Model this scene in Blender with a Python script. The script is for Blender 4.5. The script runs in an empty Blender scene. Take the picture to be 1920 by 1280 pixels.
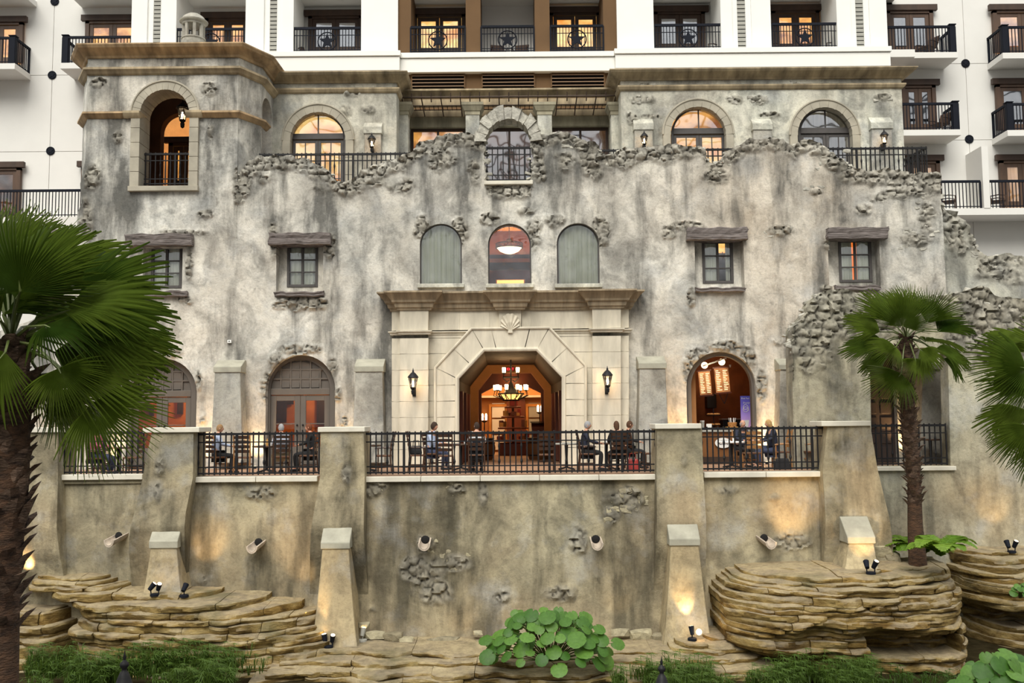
import bpy, math, random
import numpy as np
from mathutils import Vector, Matrix
from mathutils.geometry import delaunay_2d_cdt, tessellate_polygon
R_ = random.Random(7)
PI = math.pi
S = bpy.context.scene
C = S.collection
# ------------------------------------------------------------------ camera
FPX, PITCH, ROLL, CZ = 1800.0, math.radians(4.76), math.radians(0.5), 6.4
_F = Vector((0, math.cos(PITCH), math.sin(PITCH)))
_R0 = Vector((1, 0, 0)); _U0 = Vector((0, -math.sin(PITCH), math.cos(PITCH)))
_U = _U0 * math.cos(ROLL) + _R0 * math.sin(ROLL)
_R = _R0 * math.cos(ROLL) - _U0 * math.sin(ROLL)
cam = bpy.data.objects.new('camera', bpy.data.cameras.new('camera')); C.objects.link(cam)
cam.matrix_world = Matrix(((_R.x, _U.x, -_F.x, 0), (_R.y, _U.y, -_F.y, 0), (_R.z, _U.z, -_F.z, CZ), (0, 0, 0, 1)))
cam.data.sensor_width = 36; cam.data.lens = FPX / 1920 * 36
cam.data.clip_end = 500
S.camera = cam
# ------------------------------------------------------------------ daylight and exposure
S.view_settings.view_transform = 'Standard'; S.view_settings.look = 'None'
S.view_settings.gamma = 1; S.view_settings.use_curve_mapping = False
S.view_settings.exposure = 0.52
wd = bpy.data.worlds.new('atrium_sky'); S.world = wd; wd.use_nodes = True
wn = wd.node_tree; bg = wn.nodes['Background']
tcw = wn.nodes.new('ShaderNodeTexCoord'); spx = wn.nodes.new('ShaderNodeSeparateXYZ'); rmp = wn.nodes.new('ShaderNodeValToRGB')
wn.links.new(tcw.outputs['Generated'], spx.inputs[0]); wn.links.new(spx.outputs['Z'], rmp.inputs[0])
wn.links.new(rmp.outputs[0], bg.inputs[0])
rmp.color_ramp.elements[0].position = 0.0; rmp.color_ramp.elements[0].color = (.17, .165, .155, 1)
rmp.color_ramp.elements[1].position = 0.7; rmp.color_ramp.elements[1].color = (.97, .97, .93, 1)
bg.inputs[1].default_value = 1.0
sun = bpy.data.objects.new('daylight', bpy.data.lights.new('daylight', 'SUN')); C.objects.link(sun)
sun.data.energy = 2.4; sun.data.angle = math.radians(40); sun.data.color = (1, .96, .87)
sun.rotation_euler = (math.radians(42), 0, math.radians(-14))

def at(px, py, Y):
    u = (px - 960) / FPX; v = (640 - py) / FPX
    d = _F + _R * u + _U * v
    t = Y / d.y
    return Vector((d.x * t, Y, CZ + d.z * t))
def atz(px, py, Z):
    u = (px - 960) / FPX; v = (640 - py) / FPX
    d = _F + _R * u + _U * v
    t = (Z - CZ) / d.z
    return Vector((d.x * t, d.y * t, Z))
def X_(px, Y, py=640): return at(px, py, Y).x
def Z_(py, Y, px=960): return at(px, py, Y).z
def rc(x0, y0, x1, y1, Y):   # x range and z range of a patch on plane Y
    a = at(x0, (y0 + y1) / 2, Y).x; b = at(x1, (y0 + y1) / 2, Y).x
    return a, at((x0 + x1) / 2, y1, Y).z, b, at((x0 + x1) / 2, y0, Y).z
# ------------------------------------------------------------------ mesh helper
class MB:
    def __init__(s): s.v = []; s.f = []
    def add(s, vs, fs):
        n = len(s.v); s.v += [tuple(p) for p in vs]; s.f += [tuple(i + n for i in f) for f in fs]; return s
    def box(s, x0, x1, y0, y1, z0, z1):
        return s.add([(x0,y0,z0),(x1,y0,z0),(x1,y1,z0),(x0,y1,z0),(x0,y0,z1),(x1,y0,z1),(x1,y1,z1),(x0,y1,z1)],
            [(0,3,2,1),(4,5,6,7),(0,1,5,4),(1,2,6,5),(2,3,7,6),(3,0,4,7)])
    def hexa(s, b, t):  # bottom quad, top quad (ccw from above)
        return s.add(list(b) + list(t), [(0,3,2,1),(4,5,6,7),(0,1,5,4),(1,2,6,5),(2,3,7,6),(3,0,4,7)])
    def prism(s, poly, y0, y1):   # poly in (x,z), extruded in y
        n = len(poly)
        vs = [(x, y0, z) for x, z in poly] + [(x, y1, z) for x, z in poly]
        tr = tessellate_polygon([[Vector((x, z, 0)) for x, z in poly]])
        fs = [tuple(t) for t in tr] + [tuple(i + n for i in t) for t in tr] + [(i, (i+1) % n, (i+1) % n + n, i + n) for i in range(n)]
        return s.add(vs, fs)
    def plan(s, poly, z0, z1):    # poly in (x,y), extruded in z
        n = len(poly)
        vs = [(x, y, z0) for x, y in poly] + [(x, y, z1) for x, y in poly]
        tr = tessellate_polygon([[Vector((x, y, 0)) for x, y in poly]])
        fs = [tuple(t) for t in tr] + [tuple(i + n for i in t) for t in tr] + [(i, (i+1) % n, (i+1) % n + n, i + n) for i in range(n)]
        return s.add(vs, fs)
    def tube(s, pts, r, n=6, cap=True):
        pts = [Vector(p) for p in pts]; rs = r if isinstance(r, (list, tuple)) else [r] * len(pts)
        n0 = len(s.v); m = len(pts)
        up = None
        for i, p in enumerate(pts):
            t = (pts[min(i+1, m-1)] - pts[max(i-1, 0)])
            if t.length < 1e-9: t = Vector((0, 0, 1))
            t.normalize()
            if up is None: up = Vector((0, 0, 1)) if abs(t.z) < .9 else Vector((0, 1, 0))
            up = up - t*up.dot(t)
            if up.length < 1e-3: up = Vector((0, 1, 0)) if abs(t.y) < .9 else Vector((1, 0, 0)); up = up - t*up.dot(t)
            up.normalize(); a = t.cross(up).normalized(); b = up
            for k in range(n):
                q = 2 * PI * k / n
                s.v.append(tuple(p + (a * math.cos(q) + b * math.sin(q)) * rs[i]))
        for i in range(m - 1):
            for k in range(n):
                s.f.append((n0+i*n+k, n0+i*n+(k+1)%n, n0+(i+1)*n+(k+1)%n, n0+(i+1)*n+k))
        if cap:
            s.f.append(tuple(n0 + k for k in range(n))[::-1]); s.f.append(tuple(n0+(m-1)*n+k for k in range(n)))
        return s
    def lathe(s, prof, c=(0,0,0), n=12, sx=1, sy=1, cap=True):   # prof (r,z)
        n0 = len(s.v); m = len(prof)
        for r, z in prof:
            for k in range(n):
                q = 2 * PI * k / n; s.v.append((c[0]+r*sx*math.cos(q), c[1]+r*sy*math.sin(q), c[2]+z))
        for i in range(m-1):
            for k in range(n):
                s.f.append((n0+i*n+k, n0+i*n+(k+1)%n, n0+(i+1)*n+(k+1)%n, n0+(i+1)*n+k))
        if cap:
            s.f.append(tuple(n0+k for k in range(n))[::-1]); s.f.append(tuple(n0+(m-1)*n+k for k in range(n)))
        return s
    def sweep(s, path, prof, closed=False):   # path (x,y); prof (out,z) with out to the right-hand normal of the path direction
        P = [Vector(p) for p in path]; n = len(P); n0 = len(s.v); m = len(prof)
        for i, p in enumerate(P):
            a = (p - P[i-1]).normalized() if (i or closed) else (P[1] - p).normalized()
            b = (P[(i+1) % n] - p).normalized() if (i < n-1 or closed) else a
            na = Vector((a.y, -a.x)); nb = Vector((b.y, -b.x)); q = (na + nb)
            if q.length < 1e-6: q = na
            q.normalize(); q /= max(.35, q.dot(na))
            for o, z in prof: s.v.append((p.x + q.x*o, p.y + q.y*o, z))
        for i in range(n if closed else n-1):
            for k in range(m-1):
                A = n0+i*m+k; B = n0+((i+1) % n)*m+k
                s.f.append((A, B, B+1, A+1))
        if not closed:
            s.f.append(tuple(n0+k for k in range(m))); s.f.append(tuple(n0+(n-1)*m+k for k in range(m))[::-1])
        return s
    def sphere(s, c, r, n=10, m=7, sx=1, sy=1, sz=1):
        return s.lathe([(max(1e-4, r*math.sin(PI*i/m)), -r*sz*math.cos(PI*i/m)) for i in range(m+1)], c, n, sx, sy, cap=False)
    def build(s, name, mat, parent=None, smooth=False, bev=0, ang=35, kind=None, subd=0):
        me = bpy.data.meshes.new(name); me.from_pydata(s.v, [], s.f); me.validate()
        me.update()
        o = bpy.data.objects.new(name, me); C.objects.link(o)
        me.materials.append(mat)
        if smooth:
            me.polygons.foreach_set('use_smooth', [True] * len(me.polygons)); me.set_sharp_from_angle(angle=math.radians(ang))
        if parent: o.parent = parent
        if bev:
            b = o.modifiers.new('b', 'BEVEL'); b.width = bev; b.segments = 2; b.limit_method = 'ANGLE'; b.angle_limit = math.radians(40)
        if subd:
            q = o.modifiers.new('s', 'SUBSURF'); q.levels = subd; q.render_levels = subd
        if kind: o['kind'] = kind
        return o
def tag(o, label=None, cat=None, group=None, kind=None):
    if label: o['label'] = label
    if cat: o['category'] = cat
    if group: o['group'] = group
    if kind: o['kind'] = kind
    return o
def thing(name, label, cat, loc=(0,0,0), rz=0, group=None):
    o = bpy.data.objects.new(name, None); C.objects.link(o); o.location = loc; o.rotation_euler = (0,0,rz); o.empty_display_size = .1
    return tag(o, label, cat, group)
def dup(o, loc=None, rz=None, label=None, group=None, parent=None):
    c = o.copy(); C.objects.link(c)
    if parent: c.parent = parent
    if loc is not None: c.location = loc
    if rz is not None: c.rotation_euler = (0, 0, rz)
    if label: c['label'] = label
    if group: c['group'] = group
    for ch in list(o.children): dup(ch, parent=c)
    return c
def inst(src, parent, loc=None, rot=None, scale=None, name=None):
    c = bpy.data.objects.new(name or src.name.split('.')[0], src.data); C.objects.link(c); c.parent = parent
    if loc is not None: c.location = loc
    if rot is not None: c.rotation_euler = rot
    if scale is not None: c.scale = scale if hasattr(scale, '__len__') else (scale,)*3
    return c
def struct(mb, name, mat, parent=None, **k):
    o = mb.build(name, mat, parent, **k)
    if parent is None: o['kind'] = 'structure'
    return o
# ------------------------------------------------------------------ numpy noise
def _hash(ix, iz, seed):
    h = (ix.astype(np.int64) * 374761393 + iz.astype(np.int64) * 668265263 + seed * 974711) & 0x7fffffff
    h = ((h ^ (h >> 13)) * 1274126177) & 0x7fffffff
    h = (h ^ (h >> 16)) & 0xffffff
    return h / float(0xffffff)
def vn(x, z, s, seed=0):
    x = np.asarray(x, float) * s; z = np.asarray(z, float) * s
    ix = np.floor(x); iz = np.floor(z); fx = x - ix; fz = z - iz
    fx = fx*fx*(3-2*fx); fz = fz*fz*(3-2*fz)
    a = _hash(ix, iz, seed); b = _hash(ix+1, iz, seed); c = _hash(ix, iz+1, seed); d = _hash(ix+1, iz+1, seed)
    return (a*(1-fx)+b*fx)*(1-fz) + (c*(1-fx)+d*fx)*fz
def fbm(x, z, s, seed=0, o=4):
    r = 0; a = .5
    for i in range(o): r = r + a * (vn(x, z, s, seed+i*17) - .5) * 2; a *= .5; s *= 2.03
    return r
def voro(x, z, s, seed=0):
    x = np.asarray(x, float) * s; z = np.asarray(z, float) * s
    ix = np.floor(x); iz = np.floor(z); f1 = np.full(x.shape, 9.); f2 = f1.copy(); cid = np.zeros(x.shape)
    for dx in (-1, 0, 1):
        for dz in (-1, 0, 1):
            cx = ix + dx; cz = iz + dz
            px = cx + .1 + .8 * _hash(cx, cz, seed); pz = cz + .1 + .8 * _hash(cx, cz, seed+5)
            d = np.hypot(x - px, z - pz); h = _hash(cx, cz, seed+9)
            m = d < f1
            f2 = np.where(m, f1, np.minimum(f2, d)); cid = np.where(m, h, cid); f1 = np.where(m, d, f1)
    return f1, f2 - f1, cid
# ------------------------------------------------------------------ materials
class NT:
    def __init__(s, name):
        s.m = bpy.data.materials.new(name); s.m.use_nodes = True; s.t = s.m.node_tree
        s.b = s.t.nodes['Principled BSDF']; s.pos = None
    def n(s, typ, **k):
        o = s.t.nodes.new('ShaderNode' + typ)
        for a, v in k.items(): setattr(o, a, v)
        return o
    def l(s, a, b): s.t.links.new(a, b)
    def coords(s, scale=(1,1,1), obj=False):
        if obj: src = s.n('TexCoord').outputs['Object']
        else: src = s.n('NewGeometry').outputs['Position']
        if tuple(scale) == (1,1,1): return src
        q = s.n('VectorMath', operation='MULTIPLY'); s.l(src, q.inputs[0]); q.inputs[1].default_value = scale
        return q.outputs[0]
    def noise(s, scale, detail=4, vs=(1,1,1), rough=.55, dist=0, obj=False):
        q = s.n('TexNoise'); q.inputs['Scale'].default_value = scale; q.inputs['Detail'].default_value = detail
        q.inputs['Roughness'].default_value = rough; q.inputs['Distortion'].default_value = dist
        s.l(s.coords(vs, obj), q.inputs['Vector']); return q.outputs[0]
    def ramp(s, src, stops, interp='LINEAR'):
        q = s.n('ValToRGB'); q.color_ramp.interpolation = interp; e = q.color_ramp.elements
        while len(e) < len(stops): e.new(.5)
        for i, (p, c) in enumerate(stops):
            e[i].position = p
            c = (c, c, c) if not hasattr(c, '__len__') else c
            e[i].color = (*c[:3], 1)
        s.l(src, q.inputs[0]); return q.outputs[0]
    def mix(s, f, a, b, mode='MIX'):
        q = s.n('Mix', data_type='RGBA', blend_type=mode)
        for i, v in ((0, f), (6, a), (7, b)):
            if hasattr(v, 'is_linked') or hasattr(v, 'links'): s.l(v, q.inputs[i])
            elif i == 0: q.inputs[0].default_value = v
            else: q.inputs[i].default_value = (*v[:3], 1)
        return q.outputs[2]
    def math(s, op, a, b=0, clamp=False):
        q = s.n('Math', operation=op); q.use_clamp = clamp
        for i, v in ((0, a), (1, b)):
            if hasattr(v, 'links'): s.l(v, q.inputs[i])
            else: q.inputs[i].default_value = v
        return q.outputs[0]
    def attr(s, name):
        return s.n('Attribute', attribute_name=name).outputs['Fac']
    def bump(s, h, strength=.3, dist=.05):
        q = s.n('Bump'); q.inputs['Strength'].default_value = strength; q.inputs['Distance'].default_value = dist
        s.l(h, q.inputs['Height']); s.l(q.outputs[0], s.b.inputs['Normal'])
    def fin(s, color=None, rough=.8, metal=0, spec=None):
        if color is not None:
            if hasattr(color, 'links'): s.l(color, s.b.inputs['Base Color'])
            else: s.b.inputs['Base Color'].default_value = (*color, 1)
        s.b.inputs['Roughness'].default_value = rough; s.b.inputs['Metallic'].default_value = metal
        if spec is not None: s.b.inputs['Specular IOR Level'].default_value = spec
        return s.m
def srgb(r, g, b):
    return tuple(((c/255)/12.92 if c <= 10 else ((c/255+.055)/1.055)**2.4) for c in (r, g, b))
def plain(name, col, rough=.7, metal=0, var=.18, scale=3, bump=.15, spec=None, vs=(1,1,1)):
    t = NT(name); a = t.noise(scale, 5, vs)
    c = t.ramp(a, [(.3, tuple(x*(1-var) for x in col)), (.7, tuple(min(1, x*(1+var*.6)) for x in col))])
    if bump: t.bump(t.noise(scale*8, 4, vs), bump, .02)
    return t.fin(c, rough, metal, spec)
def plaster(name, light, mid, dark, grime=.5, bs=.5, warm=(.62,.49,.35)):
    t = NT(name)
    n1 = t.noise(.55, 7, rough=.62); n2 = t.noise(.9, 6, (1.5, 1, .28), .6); n3 = t.noise(3.2, 8, (1, 1, .8), .7); n4 = t.noise(14, 6, rough=.7)
    c = t.ramp(n1, [(.33, mid), (.5, light), (.62, tuple(x*1.12 for x in light)), (.75, mid)])
    n5 = t.noise(1.15, 9, (1, 1, .75), .62, .9)
    c = t.mix(.68, c, t.ramp(n5, [(.36, (.35,.36,.365)), (.45, (.66,.665,.655)), (.53, (1,.99,.97)), (.66, (1.14,1.12,1.06))]), 'MULTIPLY')
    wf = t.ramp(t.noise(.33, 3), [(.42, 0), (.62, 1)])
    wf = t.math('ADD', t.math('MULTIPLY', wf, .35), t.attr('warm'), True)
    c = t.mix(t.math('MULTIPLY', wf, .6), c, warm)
    cool = t.ramp(t.noise(.8, 5, rough=.6), [(.52, 0), (.68, 1)])
    c = t.mix(t.math('MULTIPLY', cool, .4), c, (.52, .54, .55))
    # stains
    st = t.ramp(n2, [(.47, 0), (.64, 1)])
    st = t.math('MULTIPLY', st, grime)
    dn = t.math('MULTIPLY', t.attr('dirt'), t.math('ADD', t.math('MULTIPLY', n3, 2.7), -.72, True))
    st = t.math('ADD', st, dn, True)
    c = t.mix(t.math('MULTIPLY', st, .84), c, dark)
    # blotches
    c = t.mix(.38, c, t.ramp(n3, [(.36, .40), (.47, .86), (.56, 1.0)]), 'MULTIPLY')
    c = t.mix(.28, c, t.ramp(n4, [(.38, .5), (.52, 1.)]), 'MULTIPLY')
    # exposed rubble: crevice shade is painted dark where the stones part
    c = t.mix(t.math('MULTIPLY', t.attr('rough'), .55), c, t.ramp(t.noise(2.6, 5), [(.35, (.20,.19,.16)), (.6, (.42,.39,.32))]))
    c = t.mix(t.attr('crack_shade'), c, (.055, .05, .042))
    hb = t.math('ADD', t.math('MULTIPLY', n3, .6), t.math('MULTIPLY', n4, .25))
    hb = t.math('ADD', hb, t.math('MULTIPLY', t.noise(45, 3), .08))
    t.bump(hb, bs, .12)
    return t.fin(c, .93, spec=.2)
# ------------------------------------------------------------------ palette
M = {}
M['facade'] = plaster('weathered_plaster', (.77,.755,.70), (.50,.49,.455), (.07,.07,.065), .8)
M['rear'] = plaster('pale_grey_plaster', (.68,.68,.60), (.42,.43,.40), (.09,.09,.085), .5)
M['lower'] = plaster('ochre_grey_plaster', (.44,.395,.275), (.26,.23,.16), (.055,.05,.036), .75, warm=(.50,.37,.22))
M['white'] = plain('white_stucco', (.83,.83,.80), .9, var=.02, scale=1.5, bump=.05)
M['offwhite'] = plain('off_white_stucco', (.74,.73,.70), .9, var=.03, scale=1.2, bump=.05)
M['brownwall'] = plain('brown_stucco', (.135,.075,.032), .9, var=.1, scale=1.5, bump=.05)
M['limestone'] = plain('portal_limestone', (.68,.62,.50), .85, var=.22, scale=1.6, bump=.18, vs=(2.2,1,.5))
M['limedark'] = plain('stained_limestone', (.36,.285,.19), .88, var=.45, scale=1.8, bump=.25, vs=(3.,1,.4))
M['cap'] = plain('cast_stone_cap', (.72,.68,.58), .85, var=.15, scale=2, bump=.12)
M['cornice'] = plain('stained_cornice_stone', (.42,.335,.215), .88, var=.6, scale=1.1, bump=.2, vs=(2.5,1,.6))
M['corniceg'] = plain('grey_cornice_stone', (.34,.31,.22), .88, var=.45, scale=1.1, bump=.2, vs=(2.5,1,.6))
M['arch'] = plain('arch_trim_stone', (.42,.385,.31), .88, var=.25, scale=1.5, bump=.2)
M['butt'] = plaster('grey_buttress_plaster', (.42,.41,.37), (.31,.31,.28), (.10,.10,.09), .3)
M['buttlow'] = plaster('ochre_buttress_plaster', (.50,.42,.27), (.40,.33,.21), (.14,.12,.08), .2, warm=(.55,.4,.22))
M['iron'] = plain('black_iron', (.014,.014,.016), .5, .0, var=.2, scale=9, bump=.1, spec=.25)
M['navy'] = plain('dark_blue_grey_metal', (.010,.012,.019), .7, .0, var=.1, bump=.03, spec=.12)
M['doorwood'] = plain('taupe_painted_wood', (.125,.105,.088), .6, var=.12, scale=4, bump=.1, vs=(1,1,.3))
M['darkwood'] = plain('dark_brown_wood', (.045,.022,.012), .55, var=.3, scale=4, bump=.1, vs=(1,1,.3))
M['midwood'] = plain('brown_door_wood', (.085,.045,.026), .5, var=.3, scale=4, bump=.1, vs=(1,1,.3))
M['frame'] = plain('slate_grey_frame', (.075,.068,.066), .6, var=.15, scale=5, bump=.08)
M['tile'] = plain('terracotta_tile', (.38,.23,.15), .5, var=.2, scale=3, bump=.05)
M['black'] = plain('cavity_shade', (.006,.005,.005), .9, var=.1, bump=0)  # near-black that stands in for shade inside vents and spouts
def timber():
    t = NT('weathered_grey_timber'); a = t.noise(2.5, 8, (.5,1,9), .7, 1.2)
    c = t.ramp(a, [(.36, (.045,.038,.036)), (.47, (.16,.135,.125)), (.62, (.27,.235,.225))]); t.bump(a, .8, .06)
    return t.fin(c, .85)
M['timber'] = timber()
def emis(name, col, st):
    t = NT(name); t.b.inputs['Base Color'].default_value = (*col, 1); t.b.inputs['Emission Color'].default_value = (*col, 1)
    t.b.inputs['Emission Strength'].default_value = st; return t.m
M['bulb'] = emis('glowing_bulb', (1., .66, .32), 14)
M['glow'] = emis('warm_glow', (1., .50, .13), 1.6)
def litroom(name, a, b, st, sc=1.2):
    t = NT(name); n = t.noise(sc, 3, (1, 1, 1.6)); c = t.ramp(n, [(.35, a), (.62, b)])
    t.l(c, t.b.inputs['Emission Color']); t.b.inputs['Emission Strength'].default_value = st
    return t.fin((.05,.03,.02), .9)
M['lit'] = litroom('lit_orange_room', (.30,.08,.015), (1.,.46,.10), 1.0)
M['litbright'] = litroom('bright_lit_room', (.75,.25,.03), (1.,.66,.22), 1.15)
M['litdim'] = litroom('dim_room', (.02,.012,.008), (.16,.07,.03), .6)
def glassm(name, refl=.5, tint=(.02,.02,.02), wav=.06, sc=1.6):
    t = NT(name); o = t.t.nodes['Material Output']
    gl = t.n('BsdfGlossy'); gl.inputs['Roughness'].default_value = .03; gl.inputs['Color'].default_value = (.9,.93,1,1)
    tr = t.n('BsdfTransparent'); mx = t.n('MixShader')
    q = t.n('Bump'); q.inputs['Strength'].default_value = 1; q.inputs['Distance'].default_value = wav
    t.l(t.noise(sc, 1, (1,1,.8)), q.inputs['Height']); t.l(q.outputs[0], gl.inputs['Normal'])
    fr = t.n('Fresnel'); fr.inputs[0].default_value = 1.5
    t.l(t.math('ADD', fr.outputs[0], refl, True), mx.inputs[0]); t.l(tr.outputs[0], mx.inputs[1]); t.l(gl.outputs[0], mx.inputs[2])
    t.l(mx.outputs[0], o.inputs['Surface']); return t.m
M['glass'] = glassm('window_glass', .10)
M['glassr'] = glassm('reflective_glass', .30, wav=.02, sc=1.0)
M['cap2'] = plain('grey_cast_cap', (.40,.385,.31), .85, var=.25, scale=2.5, bump=.15)
M['ruinr'] = plaster('greenish_ruin_plaster', (.53,.51,.40), (.32,.31,.24), (.07,.068,.055), .65, warm=(.50,.37,.21))
M['towcor'] = plain('orange_stained_cornice', (.47,.33,.19), .88, var=.6, scale=1.3, bump=.2, vs=(2.5,1,.6))
M['glassc'] = glassm('clear_glass', .03, wav=.01)
def fabric(name, a, b, sc=16, em=0):
    t = NT(name); n = t.noise(sc, 2, (1,.2,.02)); c = t.ramp(n, [(.3, a), (.65, b)]); t.l(c, t.b.inputs['Emission Color']); t.b.inputs['Emission Strength'].default_value = em
    return t.fin(c, .9)
M['curtain'] = fabric('pale_green_curtain', (.66,.70,.52), (.95,.97,.82), 12)
M['curtainw'] = fabric('cream_curtain', (.4,.36,.25), (.75,.68,.5))
M['bulbsoft'] = emis('soft_bulb', (1., .74, .42), 2.6)
M['orangelit'] = emis('orange_lamp', (1., .22, .03), .8)
M['menutext'] = emis('menu_lettering', (1., .75, .45), .9)
M['counter'] = plain('brown_counter', (.19,.075,.02), .5, var=.15)
M['taupedark'] = plain('dark_taupe_door', (.075,.055,.05), .6, var=.15)
M['vent'] = plain('light_brown_metal', (.27,.17,.10), .7, var=.05)
M['slatgrey'] = plain('grey_slat', (.34,.335,.30), .7, var=.08)
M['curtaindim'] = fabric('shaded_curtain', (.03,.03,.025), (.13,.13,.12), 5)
M['curtlit'] = fabric('backlit_cream_curtain', (.5,.27,.12), (.8,.5,.27), 7, .35)
# ------------------------------------------------------------------ wall builder
def resamp(poly, sp, jag=0, seed=0):
    out = []; n = len(poly)
    for i in range(n):
        a = Vector(poly[i]); b = Vector(poly[(i+1) % n]); k = max(1, int((b-a).length / sp))
        for j in range(k): out.append(a + (b-a) * j / k)
    return out
def pip(x, z, poly):
    ins = np.zeros(x.shape, bool); n = len(poly); j = n-1
    for i in range(n):
        xi, zi = poly[i]; xj, zj = poly[j]
        if zi != zj:
            c = ((zi > z) != (zj > z)) & (x < (xj-xi)*(z-zi)/(zj-zi)+xi); ins ^= c
        j = i
    return ins
def gs(x, z, items, Y):     # sum of soft ellipses given as picture position and size (on plane Y)
    r = np.zeros(x.shape)
    for px, py, w, h, s in items:
        c = at(px, py, Y); k = Y / FPX
        d = ((x - c.x) / (w*k))**2 + ((z - c.z) / (h*k))**2
        r = np.maximum(r, s * np.exp(-d))
    return r
def wall(name, outline, holes, Y, sp, th, mat, dirt=(), rough=(), warm=(), amp=.03, stone=3.3, yf=None, edge=None, kind='structure', jamb=None, rdepth=.09):
    ol = resamp(outline, sp); hs = [resamp(h, sp) for h in holes]
    xs = [p[0] for p in ol]; zs = [p[1] for p in ol]
    gx, gz = np.meshgrid(np.arange(min(xs), max(xs), sp), np.arange(min(zs), max(zs), sp))
    gx[::2] += sp * .5
    gx = gx.ravel() + (vn(gx.ravel(), gz.ravel(), 37) - .5) * sp*.3; gz = gz.ravel()
    keep = pip(gx, gz, ol)
    for h in hs:
        hx = [p[0] for p in h]; hz = [p[1] for p in h]
        bb = (gx > min(hx)-.2) & (gx < max(hx)+.2) & (gz > min(hz)-.2) & (gz < max(hz)+.2)
        idx = np.where(bb)[0]; keep[idx] &= ~pip(gx[idx], gz[idx], h)
    gx = gx[keep]; gz = gz[keep]
    # drop interior points too close to boundaries
    cell = {}
    for lp in [ol] + hs:
        for p in lp: cell[(int(p[0]//sp), int(p[1]//sp))] = 1
    cx = (gx // sp).astype(int); cz = (gz // sp).astype(int)
    k2 = np.array([(a, b) not in cell for a, b in zip(cx.tolist(), cz.tolist())], bool)
    gx = gx[k2]; gz = gz[k2]
    pts = []; edges = []; loops = []
    for lp in [ol] + hs:
        n0 = len(pts); pts += [Vector((p[0], p[1])) for p in lp]; m = len(lp)
        edges += [(n0+i, n0+(i+1) % m) for i in range(m)]; loops.append((n0, m))
    pts += [Vector(p) for p in zip(gx.tolist(), gz.tolist())]
    vo, eo, fo, ov, oe, of = delaunay_2d_cdt(pts, edges, [], 0, 1e-6)
    V = np.array([(v.x, v.y) for v in vo]); F = np.array([f for f in fo if len(f) == 3])
    cen = V[F].mean(axis=1); ok = pip(cen[:, 0], cen[:, 1], ol)
    for h in hs:
        hx = [p[0] for p in h]; hz = [p[1] for p in h]
        idx = np.where((cen[:,0] > min(hx)) & (cen[:,0] < max(hx)) & (cen[:,1] > min(hz)) & (cen[:,1] < max(hz)))[0]
        ok[idx] &= ~pip(cen[idx, 0], cen[idx, 1], h)
    F = F[ok]
    x = V[:, 0]; z = V[:, 1]
    rg = gs(x, z, rough, Y)
    if edge is not None: rg = np.maximum(rg, edge(x, z))
    rg = np.clip((rg - .42 + .38 * fbm(x, z, 2.2, 3, 4)) * 4.5, 0, 1)
    f1, fe, cid = voro(x + .12*fbm(x, z, 2, 8), z*1.35 + .1*fbm(x, z, 2.3, 12), stone, 4)
    g1, ge, gid = voro(x, z*1.7, stone*2.1, 14)
    ston = np.clip(fe*3.2, 0, 1)**.6 * (.5 + .9*cid) + .35*np.clip(ge*3, 0, 1)*(.3+gid)
    d = amp * fbm(x, z, .55, 21, 6) + .012*fbm(x, z, 5, 33, 3)
    d = d + rg * (rdepth*(.55 - ston*1.1) + .085*fbm(x, z*1.5, 5, 41, 4))
    lip = np.exp(-((rg - .5)/.32)**2); d = d - .022*lip*(rg > .02)
    crack_shade = rg * np.clip(1 - fe*5.5, 0, 1) * .95; crack_shade = np.maximum(crack_shade, rg * np.clip(1 - ge*6, 0, 1)*.5)
    ff = np.abs(fbm(x, z, .9, 55, 4)); crack_shade = np.maximum(crack_shade, np.clip(1 - ff*60, 0, 1) * .35 * (fbm(x, z, .5, 71, 2) > .12))
    yy = Y + d + (yf(x, z) if yf else 0)
    dt = gs(x, z, dirt, Y); wm = gs(x, z, warm, Y)
    dt = np.clip(dt + rg*.15, 0, 1)
    nv = len(V); vs = [tuple(p) for p in np.stack([x, yy, z], 1).tolist()]; fs = [tuple(f) for f in F.tolist()]
    # orientation: front faces look to -Y
    a, b, c = V[F[0]]
    if (b[0]-a[0])*(c[1]-a[1]) - (b[1]-a[1])*(c[0]-a[0]) < 0: fs = [f[::-1] for f in fs]
    # map input loop verts to output
    inmap = {}
    for i, lst in enumerate(ov):
        for q in lst: inmap[q] = i
    for li, (n0, m) in enumerate(loops):
        t2 = th if (li == 0 or jamb is None) else jamb
        base = len(vs)
        idx = [inmap.get(n0+i, n0+i) for i in range(m)]
        for i in idx: vs.append((float(x[i]), Y + t2, float(z[i])))
        for i in range(m):
            j = (i+1) % m; fs.append((idx[i], idx[j], base+j, base+i))
    me = bpy.data.meshes.new(name); me.from_pydata(vs, [], fs); me.update()
    ex = len(vs) - nv
    for an, arr in (('dirt', dt), ('rough', rg), ('warm', wm), ('crack_shade', crack_shade)):
        A = me.attributes.new(an, 'FLOAT', 'POINT'); A.data.foreach_set('value', np.concatenate([arr, np.zeros(ex)]).astype(np.float32))
    me.polygons.foreach_set('use_smooth', [True] * len(me.polygons)); me.set_sharp_from_angle(angle=math.radians(50))
    me.materials.append(mat)
    o = bpy.data.objects.new(name, me); C.objects.link(o)
    if kind: o['kind'] = kind
    return o
def archpoly(x0, z0, x1, zt, zs=None, n=18):   # semicircular-headed opening
    r = (x1-x0)/2; cx = (x0+x1)/2
    if zs is None: zs = zt - r
    pts = [(x0, z0), (x1, z0)]
    for i in range(n+1):
        q = PI*i/n; pts.append((cx + r*math.cos(q), zs + (zt-zs)*math.sin(q)))
    return pts
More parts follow.
